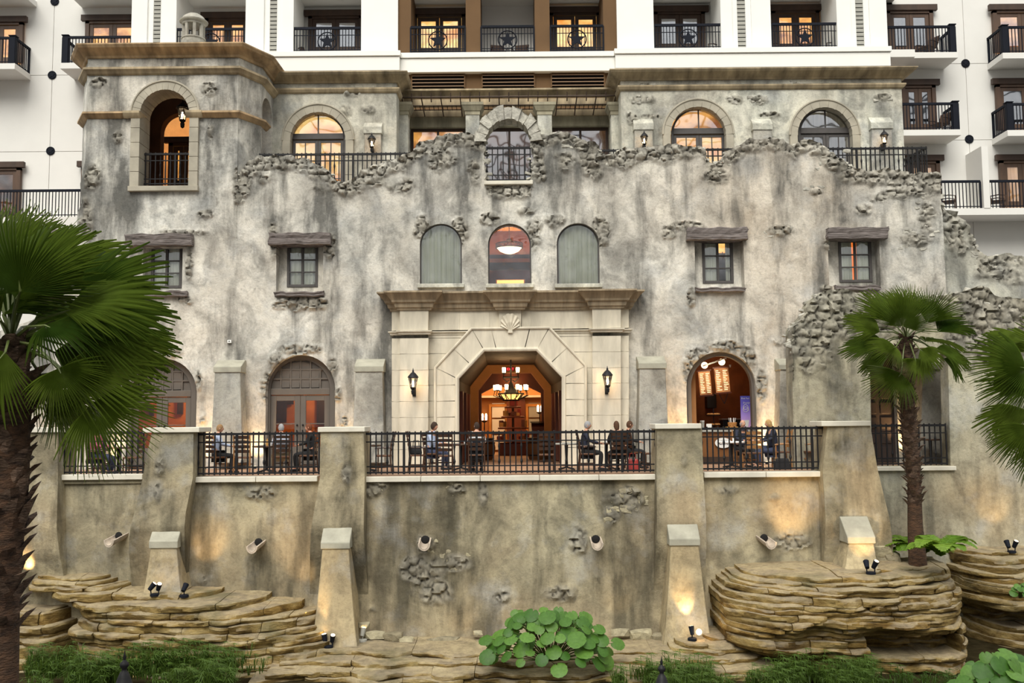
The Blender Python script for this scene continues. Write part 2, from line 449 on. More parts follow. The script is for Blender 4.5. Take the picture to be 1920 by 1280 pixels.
def archring(x0, x1, zs, zt, w, y0, y1, n=13, legs=0):   # list of voussoir polygons
    r = (x1-x0)/2; cx = (x0+x1)/2; k = (zt-zs)/r; out = []
    for i in range(n):
        q0 = PI*i/n+.004; q1 = PI*(i+1)/n-.004; P = []
        for q in (q0, (q0+q1)/2, q1): P.append((cx+(r+w)*math.cos(q), zs+(r+w)*k*math.sin(q)))
        for q in (q1, (q0+q1)/2, q0): P.append((cx+r*math.cos(q), zs+r*k*math.sin(q)))
        out.append(P)
    return out
stone_src = []
def mkstones():
    import bmesh
    for i in range(7):
        bm = bmesh.new(); bmesh.ops.create_icosphere(bm, subdivisions=2 if i < 4 else 1, radius=.5)
        r = random.Random(i+3)
        off = Vector((r.random()*9, r.random()*9, r.random()*9))
        from mathutils import noise as mn
        for v in bm.verts:
            f = 1 + .55*mn.noise(v.co*1.9+off) + .22*mn.noise(v.co*5+off)
            v.co *= f; v.co.x = max(-.40, min(.38, v.co.x)); v.co.z = max(-.30, min(.33, v.co.z)); v.co.y = max(-.36, min(.36, v.co.y))
        me = bpy.data.meshes.new('stone'); bm.to_mesh(me); bm.free()
        me.polygons.foreach_set('use_smooth', [True]*len(me.polygons)); me.set_sharp_from_angle(angle=math.radians(38))
        stone_src.append(me)
mkstones()
def stonemat(name, a, b, c):
    t = NT(name); oi = t.n('ObjectInfo').outputs['Random']
    col = t.ramp(oi, [(0, a), (.5, b), (1, c)]); col = t.mix(.6, col, t.ramp(t.noise(7, 6), [(.35, .45), (.6, 1.05)]), 'MULTIPLY')
    t.bump(t.noise(16, 5), .5, .06); return t.fin(col, .92, spec=.2)
M['stone'] = stonemat('rubble_stone', (.40,.385,.34), (.50,.48,.42), (.58,.56,.49))
M['stonel'] = stonemat('ochre_rubble_stone', (.25,.215,.14), (.38,.34,.24), (.47,.42,.28))
stone_mats = {}
def stone(parent, p, w, h, d=.2, mat='stone', rot=None):
    k = R_.randrange(len(stone_src)); key = (k, mat)
    if key not in stone_mats:
        me = stone_src[k].copy(); me.materials.append(M[mat]); stone_mats[key] = me
    o = bpy.data.objects.new('stone', stone_mats[key]); C.objects.link(o); o.parent = parent
    o.location = p; o.scale = (w*1.2, d*1.2, h*1.25)
    o.rotation_euler = (R_.uniform(-.2,.2), R_.uniform(-.35,.35) if rot is None else rot, R_.uniform(-.2,.2)+(PI if R_.random()<.5 else 0))
    return o
# ------------------------------------------------------------------ main levels
FY, TY, RY, WY = 29.7, 25.0, 32.0, 26.9         # facade, terrace front, upper rear wall, right hand ruin
ZF = at(960, 889, TY).z                        # terrace floor
ZU = 13.93                                     # upper terrace floor
def pz(pts, Y): return [(at(a, b, Y).x, at(a, b, Y).z) for a, b in pts]
sil = [(1764,384),(1763,345),(1762,327),(1745,323),(1706,325),(1686,318),(1672,320),(1660,314),(1649,319),(1630,322),(1613,316),(1592,312),(1581,299),(1566,293),(1550,279),(1540,270),(1529,266),(1516,262),(1501,263),(1492,270),(1490,276),(1482,271),(1469,260),(1457,261),(1443,257),(1425,262),(1406,258),(1396,266),(1383,273),(1372,279),(1362,284),(1352,297),(1344,306),(1339,309),(1327,301),(1323,284),(1312,273),(1295,275),(1276,273),(1260,270),(1245,274),(1229,271),(1208,277),(1187,279),(1172,276),(1156,286),(1146,290),(1135,289),(1125,284),(1122,271),(1113,267),(1095,263),(1080,257),(1067,248),(1057,250),(1047,245),(1036,252),(1020,251),(1006,249),(999,262),(995,341),(912,341),(908,262),(904,250),(888,253),(870,247),(853,253),(840,250),(830,256),(820,255),(813,263),(797,265),(780,273),(777,283),(762,290),(743,298),(728,300),(713,307),(697,312),(677,320),(668,331),(660,338),(645,341),(627,337),(620,326),(617,320),(600,312),(583,303),(572,296),(556,298),(545,291),(533,293),(515,289),(503,295),(483,293),(475,300),(467,300),(458,313),(451,322),(445,345)]
random.seed(5)
def jagged(pts, step, amp, seed):
    r = random.Random(seed); out = []
    for i in range(len(pts)-1):
        a, b = Vector(pts[i]), Vector(pts[i+1]); k = max(1, int((b-a).length/step)); n = Vector((-(b-a).y, (b-a).x)).normalized()
        for j in range(k): out.append(tuple(a+(b-a)*j/k + (n*r.uniform(-amp, amp) if j else Vector((0, 0)))))
    return out + [pts[-1]]
silz = jagged(pz(sil, FY), .11, .05, 3)
outF = [(X_(-70, FY, 800), ZF-.1), (X_(1790, FY, 873), ZF-.1), (X_(1772, FY, 500), Z_(400, FY, 1769))] + silz \
    + pz([(447, 103)], FY) + pz([(165, 105)], FY) + pz([(163,150),(166,250),(160,300),(150,345),(153,380),(145,400),(140,520),(112,560),(60,600),(-60,640)], FY)
def opn(x0, y0, x1, y1, Y=FY): a = rc(x0, y0, x1, y1, Y); return [(a[0],a[1]),(a[2],a[1]),(a[2],a[3]),(a[0],a[3])]
def opa(x0, y0, x1, y1, Y=FY, spring=None):
    a = rc(x0, y0, x1, y1, Y); zs = None if spring is None else Z_(spring, Y, (x0+x1)/2)
    return archpoly(a[0], a[1], a[2], a[3], zs)
H_tower = opa(262, 168, 358, 350)
H_win = [opn(268,463,342,545), opn(518,458,606,547), opn(1303,450,1395,540), opn(1553,448,1650,536)]
H_arch = [opa(787,419,866,534), opa(915,419,996,534), opa(1044,418,1124,533)]
H_door = [opa(240,672,368,873), opa(498,665,628,873)]
H_cafe = opa(1288,659,1418,880)
H_oct = pz([(853,880),(853,712),(908,655),(1010,655),(1064,710),(1064,878)], FY)
H_ruin = opa(912,226,995,341, spring=262)
def z0fix(h): return [(x, ZF if i < 2 else z) for i, (x, z) in enumerate(h)]
H_door = [z0fix(h) for h in H_door]; H_cafe = z0fix(H_cafe)
H_oct = [(x, ZF if i in (0, 5) else z) for i, (x, z) in enumerate(H_oct)]
H_niche = opn(1612,640,1682,880)
H_niche = z0fix(H_niche)
dirtF = [(215,260,28,75,1),(190,165,25,50,.7),(240,390,30,40,.8),(228,330,20,90,1),(300,120,90,22,.55),(150,340,14,90,.6),(385,240,22,95,1),(390,330,18,60,.8),(372,185,30,30,.6),(275,120,30,20,.5),(440,230,10,80,.5),
 (470,345,28,50,.8),(560,335,30,25,.6),(640,365,40,22,.7),(600,400,45,60,.9),(560,310,60,18,.5),(690,345,55,22,.8),(730,430,70,60,.75),(760,390,14,90,.8),(520,420,30,26,.8),(620,455,30,45,.9),(640,560,20,40,.5),(700,560,60,50,.6),(660,500,45,60,.6),(580,560,60,20,.7),(770,480,30,60,.55),
 (830,300,60,26,.8),(890,300,16,80,.95),(875,390,14,90,.9),(1010,300,14,80,.9),(1040,330,30,60,.7),(1110,300,30,45,.85),(1060,270,60,16,.7),(1140,430,28,70,.9),(1150,500,20,50,.7),(1160,310,45,18,.7),(990,390,30,20,.5),(940,365,50,16,.45),
 (1195,560,28,60,.6),(1240,290,70,18,.6),(1330,330,22,60,.8),(1300,520,12,60,.7),(1290,590,12,40,.8),(1340,400,50,30,.6),(1275,440,40,24,.6),(1400,300,40,30,.7),(1475,310,22,70,.8),(1460,440,30,20,.6),(1580,330,25,60,.8),(1585,400,40,50,.9),(1560,450,20,40,.7),(1540,520,20,60,.5),(1640,330,100,14,.7),(1700,440,60,26,.6),(1750,360,20,70,.7),(1700,380,50,30,.5),
 (380,400,16,40,.7),(340,440,60,14,.7),(355,500,12,60,.6),(330,560,30,14,.7),(420,500,26,60,.35),(470,640,50,60,.3),(560,650,60,14,.6),(720,690,16,80,.7),(1225,630,30,60,.5),(1340,655,70,18,.5),(1450,560,40,60,.25),(1470,700,14,80,.5),(250,640,60,30,.5),(1150,560,50,20,.5)]
roughF = [(455,345,22,45,.9),(385,400,16,10,1),(395,165,26,18,.9),(395,250,12,30,.8),(186,155,20,14,.9),(222,255,18,18,.8),(175,330,22,40,.8),(165,400,18,60,.8),(345,437,50,10,.9),(355,500,9,36,.9),(345,562,22,12,.9),
 (515,450,14,45,.85),(618,465,14,30,.9),(565,568,55,16,1),(500,330,40,30,.5),(600,350,40,30,.55),(690,340,40,16,.8),(750,345,50,26,.6),(830,300,40,30,.8),(890,330,20,40,.75),(1010,310,16,50,.9),(1060,300,40,30,.7),(1110,300,34,45,.9),
 (790,425,20,30,.8),(860,432,22,34,.95),(920,410,20,16,.9),(1000,432,22,30,.95),(1045,412,30,16,.9),(1125,430,24,34,1),(985,395,20,10,.7),
 (1170,300,36,18,.8),(1260,285,70,16,.75),(1340,330,34,20,.9),(1420,275,50,16,.8),(1290,425,40,14,1),(1255,435,24,18,.9),(1465,432,28,12,1),(1555,455,14,18,.9),(1540,275,40,26,.8),(1560,300,30,26,.9),(1530,360,16,8,1),(1620,335,60,18,.8),(1640,370,40,14,.7),(1700,360,60,18,.75),(1740,420,26,90,.75),(1720,450,50,16,.95),(1620,390,30,20,.7),(1294,555,10,26,.9),(1545,540,14,8,1),
 (500,720,16,40,.85),(515,680,22,22,.9),(565,655,50,12,1),(622,690,18,30,.9),(634,740,12,40,.6),(1290,700,14,34,.9),(1310,665,26,20,.95),(1355,648,40,12,1),(1405,672,22,26,.95),(1428,720,12,40,.9),(1450,640,30,16,.6),(320,660,30,12,.9),(372,710,12,30,.9),(380,780,12,20,.6),(645,790,12,20,.7),(300,655,30,10,.6)]
warmF = [(1350,380,180,120,.7),(1500,560,180,160,.6),(1250,640,80,80,.4),(470,560,90,90,.3),(350,640,120,60,.45),(1560,360,70,60,.5),(480,760,200,70,.6),(1290,780,150,80,.6)]  # pigment tones; the marks by the door feet paint uplight glow
silpx = [p for p in sil if p[0] < 1763]
sxw = np.array([at(a, b, FY).x for a, b in silpx][::-1]); szw = np.array([at(a, b, FY).z for a, b in silpx][::-1])
def edgeF(x, z):
    top = np.interp(x, sxw, szw); d = top - z; r = np.exp(-(d/ (.38+.35*vn(x, x*0, .6, 77)))**2) * .95
    return np.where((x > sxw[0]-.1) & (x < sxw[-1]+.1), r, 0)
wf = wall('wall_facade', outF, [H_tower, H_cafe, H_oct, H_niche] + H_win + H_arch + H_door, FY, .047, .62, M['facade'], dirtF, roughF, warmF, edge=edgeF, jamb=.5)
# loose rubble along the broken crest of the facade
def crest(parent, pts, Y, n, mat='stone', s=(.11,.29), rows=2, dz=.0, depth=.45):
    L = [(Vector(pts[i+1])-Vector(pts[i])).length for i in range(len(pts)-1)]; T = sum(L)
    for k in range(n):
        t = (k+.5)/n*T; i = 0
        while t > L[i] and i < len(L)-1: t -= L[i]; i += 1
        p = Vector(pts[i]).lerp(Vector(pts[i+1]), min(1, t/L[i]))
        for r in range(rows):
            w = R_.uniform(*s); h = w*R_.uniform(.38,.66)
            stone(parent, (p.x+R_.uniform(-.12,.12), Y+R_.uniform(.03,.09)+(R_.random()*depth if r == 0 else 0), p.y - r*R_.uniform(.12,.42)-h*.35+dz), w, h, R_.uniform(.08,.13) if r else .16, mat)
crest(wf, silz[::-1], FY, 125, rows=2)
for px, py, w, h, n in ((1700,470,40,14,0),(1715,450,40,20,12),(1560,300,30,25,12),(1600,320,25,16,8),(1530,358,18,8,4),(1462,432,22,9,8),(1290,428,22,14,0),(1640,372,26,10,5),(1680,362,26,12,7),(1735,370,14,20,6),(1745,420,14,40,8),(1555,455,10,18,4),(1085,265,30,12,4)):
    for k in range(n):
        a = at(px+R_.uniform(-w,w), py+R_.uniform(-h,h), FY); ww = R_.uniform(.16,.34)
        stone(wf, (a.x, FY+.04, a.z), ww, ww*R_.uniform(.4,.7), .11)
# ruin beyond, stepping down to the right
sil2 = [(1766,384),(1771,393),(1793,398),(1805,412),(1816,426),(1824,446),(1830,466),(1841,474),(1856,480),(1869,480),(1886,474),(1900,479),(1914,480),(1925,483),(1990,500)]
Y2 = 30.2; s2z = jagged(pz(sil2, Y2), .12, .05, 9)
x2 = np.array([p[0] for p in s2z]); z2 = np.array([p[1] for p in s2z])
def edge2(x, z):
    d = np.interp(x, x2, z2) - z; return np.exp(-(d/.55)**2)*.95
wr2 = wall('wall_ruin', [(X_(1766,Y2,700), ZF-.1), (X_(1995,Y2,700), ZF-.1)] + s2z[::-1], [], Y2, .06, .6, M['rear'], [(1800,470,40,60,.7),(1850,520,50,30,.6),(1900,560,40,40,.5)], [(1790,450,30,60,.8),(1870,510,60,26,.9),(1900,530,40,20,.7)], [], edge=edge2)
crest(wr2, s2z, Y2, 34, rows=3, s=(.2,.42))
# right hand ruin wall with the recessed balcony, standing in front
sil3 = [(1484,640),(1486,612),(1500,600),(1508,590),(1513,577),(1520,562),(1535,553),(1548,545),(1565,543),(1580,541),(1600,546),(1640,552),(1690,556),(1740,556),(1775,552),(1802,547),(1812,545),(1824,540),(1841,536),(1852,541),(1866,553),(1883,557),(1906,559),(1930,562),(1995,566)]
s3z = jagged(pz(sil3, WY), .1, .045, 12); x3 = np.array([p[0] for p in s3z]); z3 = np.array([p[1] for p in s3z])
def edge3(x, z):
    d = np.interp(x, x3, z3) - z; return np.clip(np.exp(-(d/(.7+.9*vn(x, z, .7, 5)))**2)*1.05, 0, 1)
H_bal = [(X_(1632,WY,800), Z_(872,WY,1700)-.02), (X_(1779,WY,800), Z_(872,WY,1700)-.02), (X_(1779,WY,700), Z_(652,WY,1700)), (X_(1632,WY,700), Z_(652,WY,1700))]
wr3 = wall('wall_balcony_ruin', [(X_(1486,WY,880), ZF-5.2), (X_(2000,WY,880), ZF-5.2)] + s3z[::-1], [H_bal], WY, .052, .6, M['ruinr'], [(1560,690,30,60,.5),(1610,620,40,40,.4),(1830,640,60,50,.5),(1650,1000,30,60,1),(1690,950,16,90,.9),(1770,960,60,30,.6),(1530,720,30,30,.5)],
    [(1530,650,45,60,.85),(1600,620,80,60,.75),(1550,600,60,50,.9),(1860,630,90,90,.9),(1800,600,60,60,.8),(1900,600,60,80,.8),(1640,640,60,50,.6)], [(1800,930,80,60,.9),(1720,1000,80,60,.7),(1880,960,80,60,.6),(1850,600,80,60,.5)], edge=edge3, stone=3.0, jamb=.5, rdepth=.085)
crest(wr3, s3z, WY, 60, rows=2, s=(.12,.34))
# ------------------------------------------------------------------ terrace retaining wall
dirtL = [(700,920,50,22,.8),(640,1010,30,90,.75),(650,1080,25,90,.7),(840,930,40,40,.7),(905,930,26,45,1),(930,970,20,50,.7),(795,1040,40,40,.9),(800,1090,60,55,.8),(880,1060,40,30,.7),(1120,1070,22,55,.9),(1070,975,30,28,.6),(1180,940,40,40,.75),(1150,1080,40,60,.5),(1040,1090,40,40,.5),(1000,1080,60,30,.5),(480,920,45,16,.8),(205,1040,22,30,.6),(475,1050,24,40,.6),(290,900,26,40,.7),(90,950,30,60,.5),(520,1120,50,50,.4),(1370,960,20,50,.5),(1450,1050,22,60,.7),(1560,960,22,60,.8),(1400,920,60,20,.4),(1230,1080,30,70,.4),(150,1040,60,40,.4),(1200,1120,60,40,.4),(860,1150,50,50,.4)]
roughL = [(700,915,36,18,.95),(490,925,45,14,.9),(795,1020,24,26,.85),(790,1065,50,34,1),(860,1055,34,22,.9),(820,1110,46,30,.8),(905,925,16,32,.95),(860,915,26,14,.9),(1175,930,40,26,.95),(1150,965,22,30,.8),(1080,1010,26,34,.7),(1045,1110,55,22,.8),(940,1115,26,14,.8),(300,915,20,24,.8),(1480,1010,40,26,.75),(1450,935,30,12,.6),(1360,915,40,14,.5),(395,1085,30,22,.6),(700,1140,14,8,.8),(80,900,20,20,.6)]
warmL = [(560,1010,60,80,.6),(400,1010,50,60,.6),(1480,950,90,60,.7),(1300,940,60,50,.5),(300,1000,200,60,.3),(800,1180,400,60,.5),(1340,1120,60,60,.4)]  # ochre tones, with warm spotlight glow painted into the wall colour
yL = lambda x, z: -.05*np.clip((ZF-z), 0, 8)
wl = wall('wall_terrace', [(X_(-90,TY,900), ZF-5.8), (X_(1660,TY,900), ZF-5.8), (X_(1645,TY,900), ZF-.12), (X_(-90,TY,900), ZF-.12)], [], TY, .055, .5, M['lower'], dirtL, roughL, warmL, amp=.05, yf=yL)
for px, py, w, h, n, mt in ((700,912,32,14,12,'stonel'),(862,915,20,12,5,'stonel'),(1170,935,36,20,12,'stonel'),(845,1055,44,22,10,'stonel'),(800,1020,16,16,4,'stonel'),(1150,965,14,20,4,'stonel'),(500,1170,60,20,6,'stonel'),(470,922,40,9,6,'stonel')):
    for k in range(n):
        a = at(px+R_.uniform(-w,w), py+R_.uniform(-h,h), TY-.05*0); ww = R_.uniform(.16,.36)
        stone(wl, (a.x, TY - .05*max(0, ZF-a.z)+.03, a.z), ww, ww*R_.uniform(.5,.75), .12, mt)
# stones along the foot of the wall
foot = [(640,1185,.5),(700,1195,.55),(735,1198,.5),(760,1205,.4),(830,1212,.9),(876,1212,.35),(905,1208,.4),(895,1190,.25),(1165,1190,.5),(1205,1195,.6),(1240,1200,.5),(510,1140,.7),(555,1160,.6),(530,1165,.5),(680,1175,.3)]
for px, py, w in foot:
    a = at(px, py, 24.2); stone(wl, (a.x, 24.45, a.z), w, w*.55, .35, 'stonel', rot=0)
fl = MB().box(X_(-90,TY), X_(1600,TY), TY+.02, FY+.7, ZF-.35, ZF).box(X_(1600,TY)+.001, X_(1800,FY), WY+.3, FY+.7, ZF-.35, ZF); struct(fl, 'floor_terrace', M['tile'])
# sills: cast stone slabs under each run of railing
def sill(x0, x1, py, Y, n, label, h=.14, th=.34):
    t = thing('stone_sill', label, 'sill', (0,0,0)); a = X_(x0, Y, py); b = X_(x1, Y, py); z = Z_(py, Y, (x0+x1)/2)
    for i in range(n):
        MB().box(a+(b-a)*i/n+.006, a+(b-a)*(i+1)/n-.006, Y-.06, Y+th, z-h, z).build('slab', M['cap'], t, bev=.015)
sill(108, 269, 889, 24.9, 2, 'pale stone sill under the railing behind the low palm frond, far left')
sill(365, 596, 893, 24.9, 2, 'pale stone sill under the railing below the seated man in the striped shirt')
sill(678, 1234, 891, 24.9, 5, 'long pale stone sill under the central terrace railing')
sill(1319, 1552, 884, 24.9, 2, 'pale stone sill under the railing in front of the cafe arch')
sill(1634, 1792, 874, 26.84, 1, 'pale stone sill of the recessed balcony behind the slender palm', h=.12)
struct(MB().box(X_(104,24.95), X_(275,24.95), 24.93, 25.4, ZF-.14, Z_(889,24.9,188)-.14), 'trim_curb', M['lower'])
# piers
def pier(pts, yt, yb, capx, capy, label, dirt=(), warm=(), rough=(), mat='lower', front=24.62):
    t = thing('terrace_pier', label, 'pier')
    o = wall('pier_body', pz(pts, front), [], front, .06, 1.0, M[mat], dirt, rough, warm, amp=.03, kind=None,
        yf=lambda x, z: -np.clip((ZF - z)*.16, 0, .3)+np.clip((ZF-1.2 - z)*.30, 0, .8))
    o.parent = t
    a = X_(capx[0], front-.05, capy); b = X_(capx[1], front-.05, capy); z = Z_(capy, front-.05, sum(capx)/2)
    MB().box(a, b, front-.07, front+.95, z-.13, z).build('pier_cap', M['cap'], t, bev=.015)
    return t
pier([(40,1240),(46,806),(107,806),(108,895),(125,1240)], 0, 0, (44,119), 801, 'stone terrace pier beside the left palm trunk', [(90,860,20,40,.5)], [(90,1000,50,60,.5)])
pier([(236,1260),(246,1010),(262,930),(272,870),(285,808),(363,806),(362,895),(352,960),(340,1260)], 0, 0, (268,374), 801, 'flaring terrace pier above the leftmost capped buttress', [(300,880,26,60,.9),(330,840,30,30,.5),(350,1020,20,60,.8)], [(270,1050,30,60,.5)], [(300,870,14,30,.75),(300,920,12,26,.7)])
pier([(568,1260),(585,1000),(600,895),(601,805),(682,805),(684,895),(684,1000),(692,1260)], 0, 0, (596,684), 800, 'terrace pier with a black water streak left of the central railing', [(650,840,14,30,1),(655,880,16,30,1),(640,940,22,50,.7),(600,1040,24,90,.9),(670,1050,22,90,.9)], [], [(650,880,14,34,.8)])  # dirt list holds the black streak and painted shadow beside the lower shaft
pier([(1226,1260),(1232,800),(1316,799),(1330,1260)], 0, 0, (1228,1315), 794, 'terrace pier between the central railing and the cafe railing', [(1285,850,20,45,.7),(1250,820,20,20,.5)], [(1290,950,40,60,.6)], [(1285,860,12,34,.6)])
pier([(1545,1230),(1543,880),(1552,795),(1631,794),(1646,880),(1664,980),(1705,1230)], 0, 0, (1540,1632), 789, 'wide leaning terrace pier beside the slender palm', [(1580,835,30,24,.9),(1565,960,20,60,.8)], [(1620,900,36,90,.9),(1600,1000,60,40,.6)], [])  # warm marks paint the spotlight glow onto the pier
# buttresses with sloping caps
def buttress(front, back, bot, yf, label, mat='buttlow', capm='cap2', name='capped_buttress', flare=.35):
    # front=(x0,x1,ytop,ybot) of the cap's upright face, back=y of cap top at the wall, bot=(x0,x1,y) foot
    t = thing(name, label, 'buttress'); Yf, Yb = yf
    x0 = X_(front[0], Yf, front[2]); x1 = X_(front[1], Yf, front[2]); cx = (front[0]+front[1])/2
    z1 = Z_(front[2], Yf, cx); z0 = Z_(front[3], Yf, cx); zb = Z_(back, Yb, cx)
    MB().add([(x0,Yf,z0),(x1,Yf,z0),(x1,Yb+.3,z0),(x0,Yb+.3,z0),(x0,Yf,z1),(x1,Yf,z1),(x1,Yb,zb),(x0,Yb,zb),(x1,Yb+.3,zb),(x0,Yb+.3,zb)],
        [(0,3,2,1),(0,1,5,4),(4,5,6,7),(7,6,8,9),(1,2,8,6,5),(0,4,7,9,3),(2,3,9,8)]).build('sloping_cap', M[capm], t, bev=.02)
    Yq = Yf - flare; a0 = X_(bot[0], Yq, bot[2]); a1 = X_(bot[1], Yq, bot[2]); zf = Z_(bot[2], Yq, cx); i = .035
    n = 9; vs = []; mb = MB()
    for k in range(n):
        s = k/(n-1); u = s**.75; xx0 = a0+(x0+i-a0)*u; xx1 = a1+(x1-i-a1)*u; yy = Yq+(Yf+i-Yq)*u; z = zf+(z0-zf)*s
        vs += [(xx0,yy,z),(xx1,yy,z),(xx1,Yb+.4,z),(xx0,Yb+.4,z)]
    fs = []
    for k in range(n-1):
        for q in range(4): fs.append((k*4+q, k*4+(q+1)%4, k*4+4+(q+1)%4, k*4+4+q))
    mb.add(vs, fs + [(0,3,2,1)]); mb.build('shaft', M[mat], t, smooth=True, ang=40, bev=.02)
    return t
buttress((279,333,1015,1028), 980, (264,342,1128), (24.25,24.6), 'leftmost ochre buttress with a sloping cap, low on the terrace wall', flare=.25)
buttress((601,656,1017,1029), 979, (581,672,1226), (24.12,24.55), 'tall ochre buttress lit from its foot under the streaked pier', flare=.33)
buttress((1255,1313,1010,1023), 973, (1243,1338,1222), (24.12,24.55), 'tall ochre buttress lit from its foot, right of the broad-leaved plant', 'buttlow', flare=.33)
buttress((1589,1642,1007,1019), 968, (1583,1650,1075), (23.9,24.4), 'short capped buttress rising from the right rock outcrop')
U = 'butt'
buttress((400,452,687,698), 675, (392,456,868), (29.15,29.6), 'grey buttress between the two panelled arched doors', U, flare=.2)
buttress((664,719,686,697), 673, (658,721,868), (29.15,29.6), 'grey buttress left of the limestone portal', U, flare=.2)
buttress((1197,1250,680,691), 668, (1196,1257,868), (29.15,29.6), 'grey buttress between the limestone portal and the cafe arch', U, flare=.2)
buttress((1461,1500,683,693), 672, (1459,1500,868), (29.15,29.6), 'narrow buttress half hidden where the cafe bay meets the ruin', U, flare=.2)
buttress((166,188,737,748), 726, (160,190,868), (29.15,29.6), 'grey buttress seen between fronds of the left palm', U, flare=.2)
buttress((1728,1786,683,693), 672, (1724,1790,868), (29.0,29.6), 'grey buttress inside the recessed balcony', U, flare=.2)
# ------------------------------------------------------------------ tower
def tp(px, Y, py=200): return (X_(px, Y, py), Y)
tX0, tX1 = X_(165, FY, 200), X_(446, FY, 200)
cor = (tX1, FY); ch = (X_(490, 30.6, 200), 30.6); bk = (X_(513, RY, 200), RY+.3)
cl = (tX0-.55, FY+.9); bl = (tX0-.6, RY+.3)
ZT0 = Z_(108, FY, 300)     # underside of tower cornice
# side faces of the tower
def face(p, q, z0, z1, hole=None, name='wall_tower', mat='facade', sp=.08):
    p = Vector(p); q = Vector(q); L = (q-p).length
    o = wall(name, [(0, z0), (L, z0), (L, z1), (0, z1)], [hole] if hole else [], 0, sp, .4, M[mat], amp=.03, jamb=.4)
    o.matrix_world = Matrix.Translation((p.x, p.y, 0)) @ Matrix.Rotation(math.atan2(q.y-p.y, q.x-p.x), 4, 'Z')
    return o
face(cor, ch, ZF+4, ZT0+.1)
L = (Vector(bk)-Vector(ch)).length
zsp = Z_(222, FY, 400)
face(ch, bk, ZF+4, ZT0+.1, archpoly(.12, ZU, L-.42, Z_(178, 30.9, 500)))
face(cl, (tX0, FY), ZF, ZT0+.1)
face(bl, cl, ZF, ZT0+.1)
tpath = [bl, cl, (tX0, FY), cor, ch, (bk[0], bk[1]+.3)]
def run(path, prof, name, label, mat, cat='cornice', parent=None):
    o = MB().sweep(path, prof).build(name, M[mat], parent, smooth=True, ang=25)
    if parent is None: tag(o, label, cat)
    return o
CP = [(0,-.0),(.06,.0),(.10,.10),(.13,.12),(.30,.34),(.36,.37),(.42,.50),(.42,.56),(.0,.56)]
def cprof(z, k=1, kz=1): return [(o*k, z+h*kz) for o, h in CP]
run(tpath, cprof(ZT0-.02, 1.0, .62), 'tower_cornice', 'orange-stained moulded cornice crowning the corner tower', 'towcor')
run(tpath, [(0,0),(.08,.04),(.16,.14),(.2,.16),(.2,.22),(0,.22)] and [(o, Z_(141,FY,300)+h) for o, h in ((0,0),(.08,.04),(.15,.13),(.18,.15),(.18,.22),(0,.24))], 'string_course', 'upper narrow string course around the corner tower', 'cornice', 'moulding')
zz = Z_(222, FY, 300)
sp_ = [(o, zz+h) for o, h in ((0,0),(.06,.03),(.13,.11),(.17,.13),(.17,.19),(0,.20))]
run([bl, cl, (tX0, FY), (X_(241, FY, 215), FY)], sp_, 'string_course', 'string course left of the tower opening', 'towcor', 'moulding')
run([(X_(374, FY, 215), FY), cor, ch, (X_(499,31.2,215),31.2)], sp_, 'string_course', 'string course right of the tower opening', 'towcor', 'moulding')
struct(MB().plan([(bl[0],bl[1]),(cl[0],cl[1]),(tX0,FY+.05),(tX1-.05,FY+.05),ch,(bk[0],RY+.5)], ZT0+.3, ZT0+.44), 'ceiling_tower', M['facade'])
# belfry cupola
cu = thing('roof_cupola', 'small domed stone cupola on top of the corner tower', 'cupola', (X_(363, 31.2, 60), 31.2, ZT0+.43))
MB().lathe([(1.35,0),(1.2,.1),(.62,.32),(.5,.36),(.5,.36)], n=24).build('shallow_roof', M['rear'], cu, smooth=True)
MB().lathe([(.38,.3),(.38,.62),(.37,.75),(.40,.75),(.40,.79),(.36,.79)], n=16).build('drum', M['butt'], cu, smooth=True, ang=30)
for k in range(8):
    q = PI/8+k*PI/4; MB().box(-.045,.045,-.05,.05,.79,1.30).build('column', M['butt'], cu, bev=.01).matrix_local = Matrix.Translation((.32*math.cos(q), .32*math.sin(q), 0)) @ Matrix.Rotation(q, 4, 'Z')
MB().lathe([(.38,1.24),(.38,1.32),(.46,1.34),(.47,1.38),(.40,1.42),(.33,1.53),(.2,1.62),(.06,1.67),(.001,1.68)], n=20).build('dome', M['butt'], cu, smooth=True, ang=40)
# stone surround of the tower opening
def archtrim(name, label, x0, x1, ytop, yspr, ybot, w, Y, mat, cat='arch', nv=13, out=.1, legs=4, pxw=True, keystone=False, sillh=0, ind=.25):
    t = thing(name, label, cat); a = rc(x0, ytop, x1, ybot, Y); zs = Z_(yspr, Y, (x0+x1)/2); a = (a[0]+.03, a[1], a[2]-.03, a[3]-.03)
    for P in archring(a[0], a[2], zs, a[3], w, 0, 0, nv): MB().prism(P, Y-out, Y+ind).build('voussoir', M[mat], t, bev=.012)
    for s in (0, 1):
        xa = a[0]-w if s == 0 else a[2]; h = (zs-a[1])/max(legs, 1)
        for k in range(legs): MB().box(xa, xa+w, Y-out, Y+ind, a[1]+h*k+.004, a[1]+h*(k+1)-.004).build('jamb_block', M[mat], t, bev=.012)
    # raised outer rim
    n = 24; r = (a[2]-a[0])/2+w; cx = (a[0]+a[2])/2; kk = (a[3]-zs)/((a[2]-a[0])/2); pts = [(cx+r*math.cos(PI*i/n), Y-out-.0, zs+r*kk*math.sin(PI*i/n)) for i in range(n+1)]
    MB().tube(pts, .035, 6).build('rim', M[mat], t, smooth=True)
    if sillh: MB().box(a[0]-w-.03, a[2]+w+.03, Y-out-.05, Y+ind, a[1]-sillh, a[1]).build('sill', M[mat], t, bev=.012)
    return t
archtrim('tower_arch', 'pale stone arched surround of the tall tower opening', 262, 358, 168, 214, 350, .29, FY, 'arch', nv=15, legs=5, sillh=.16, ind=.75)
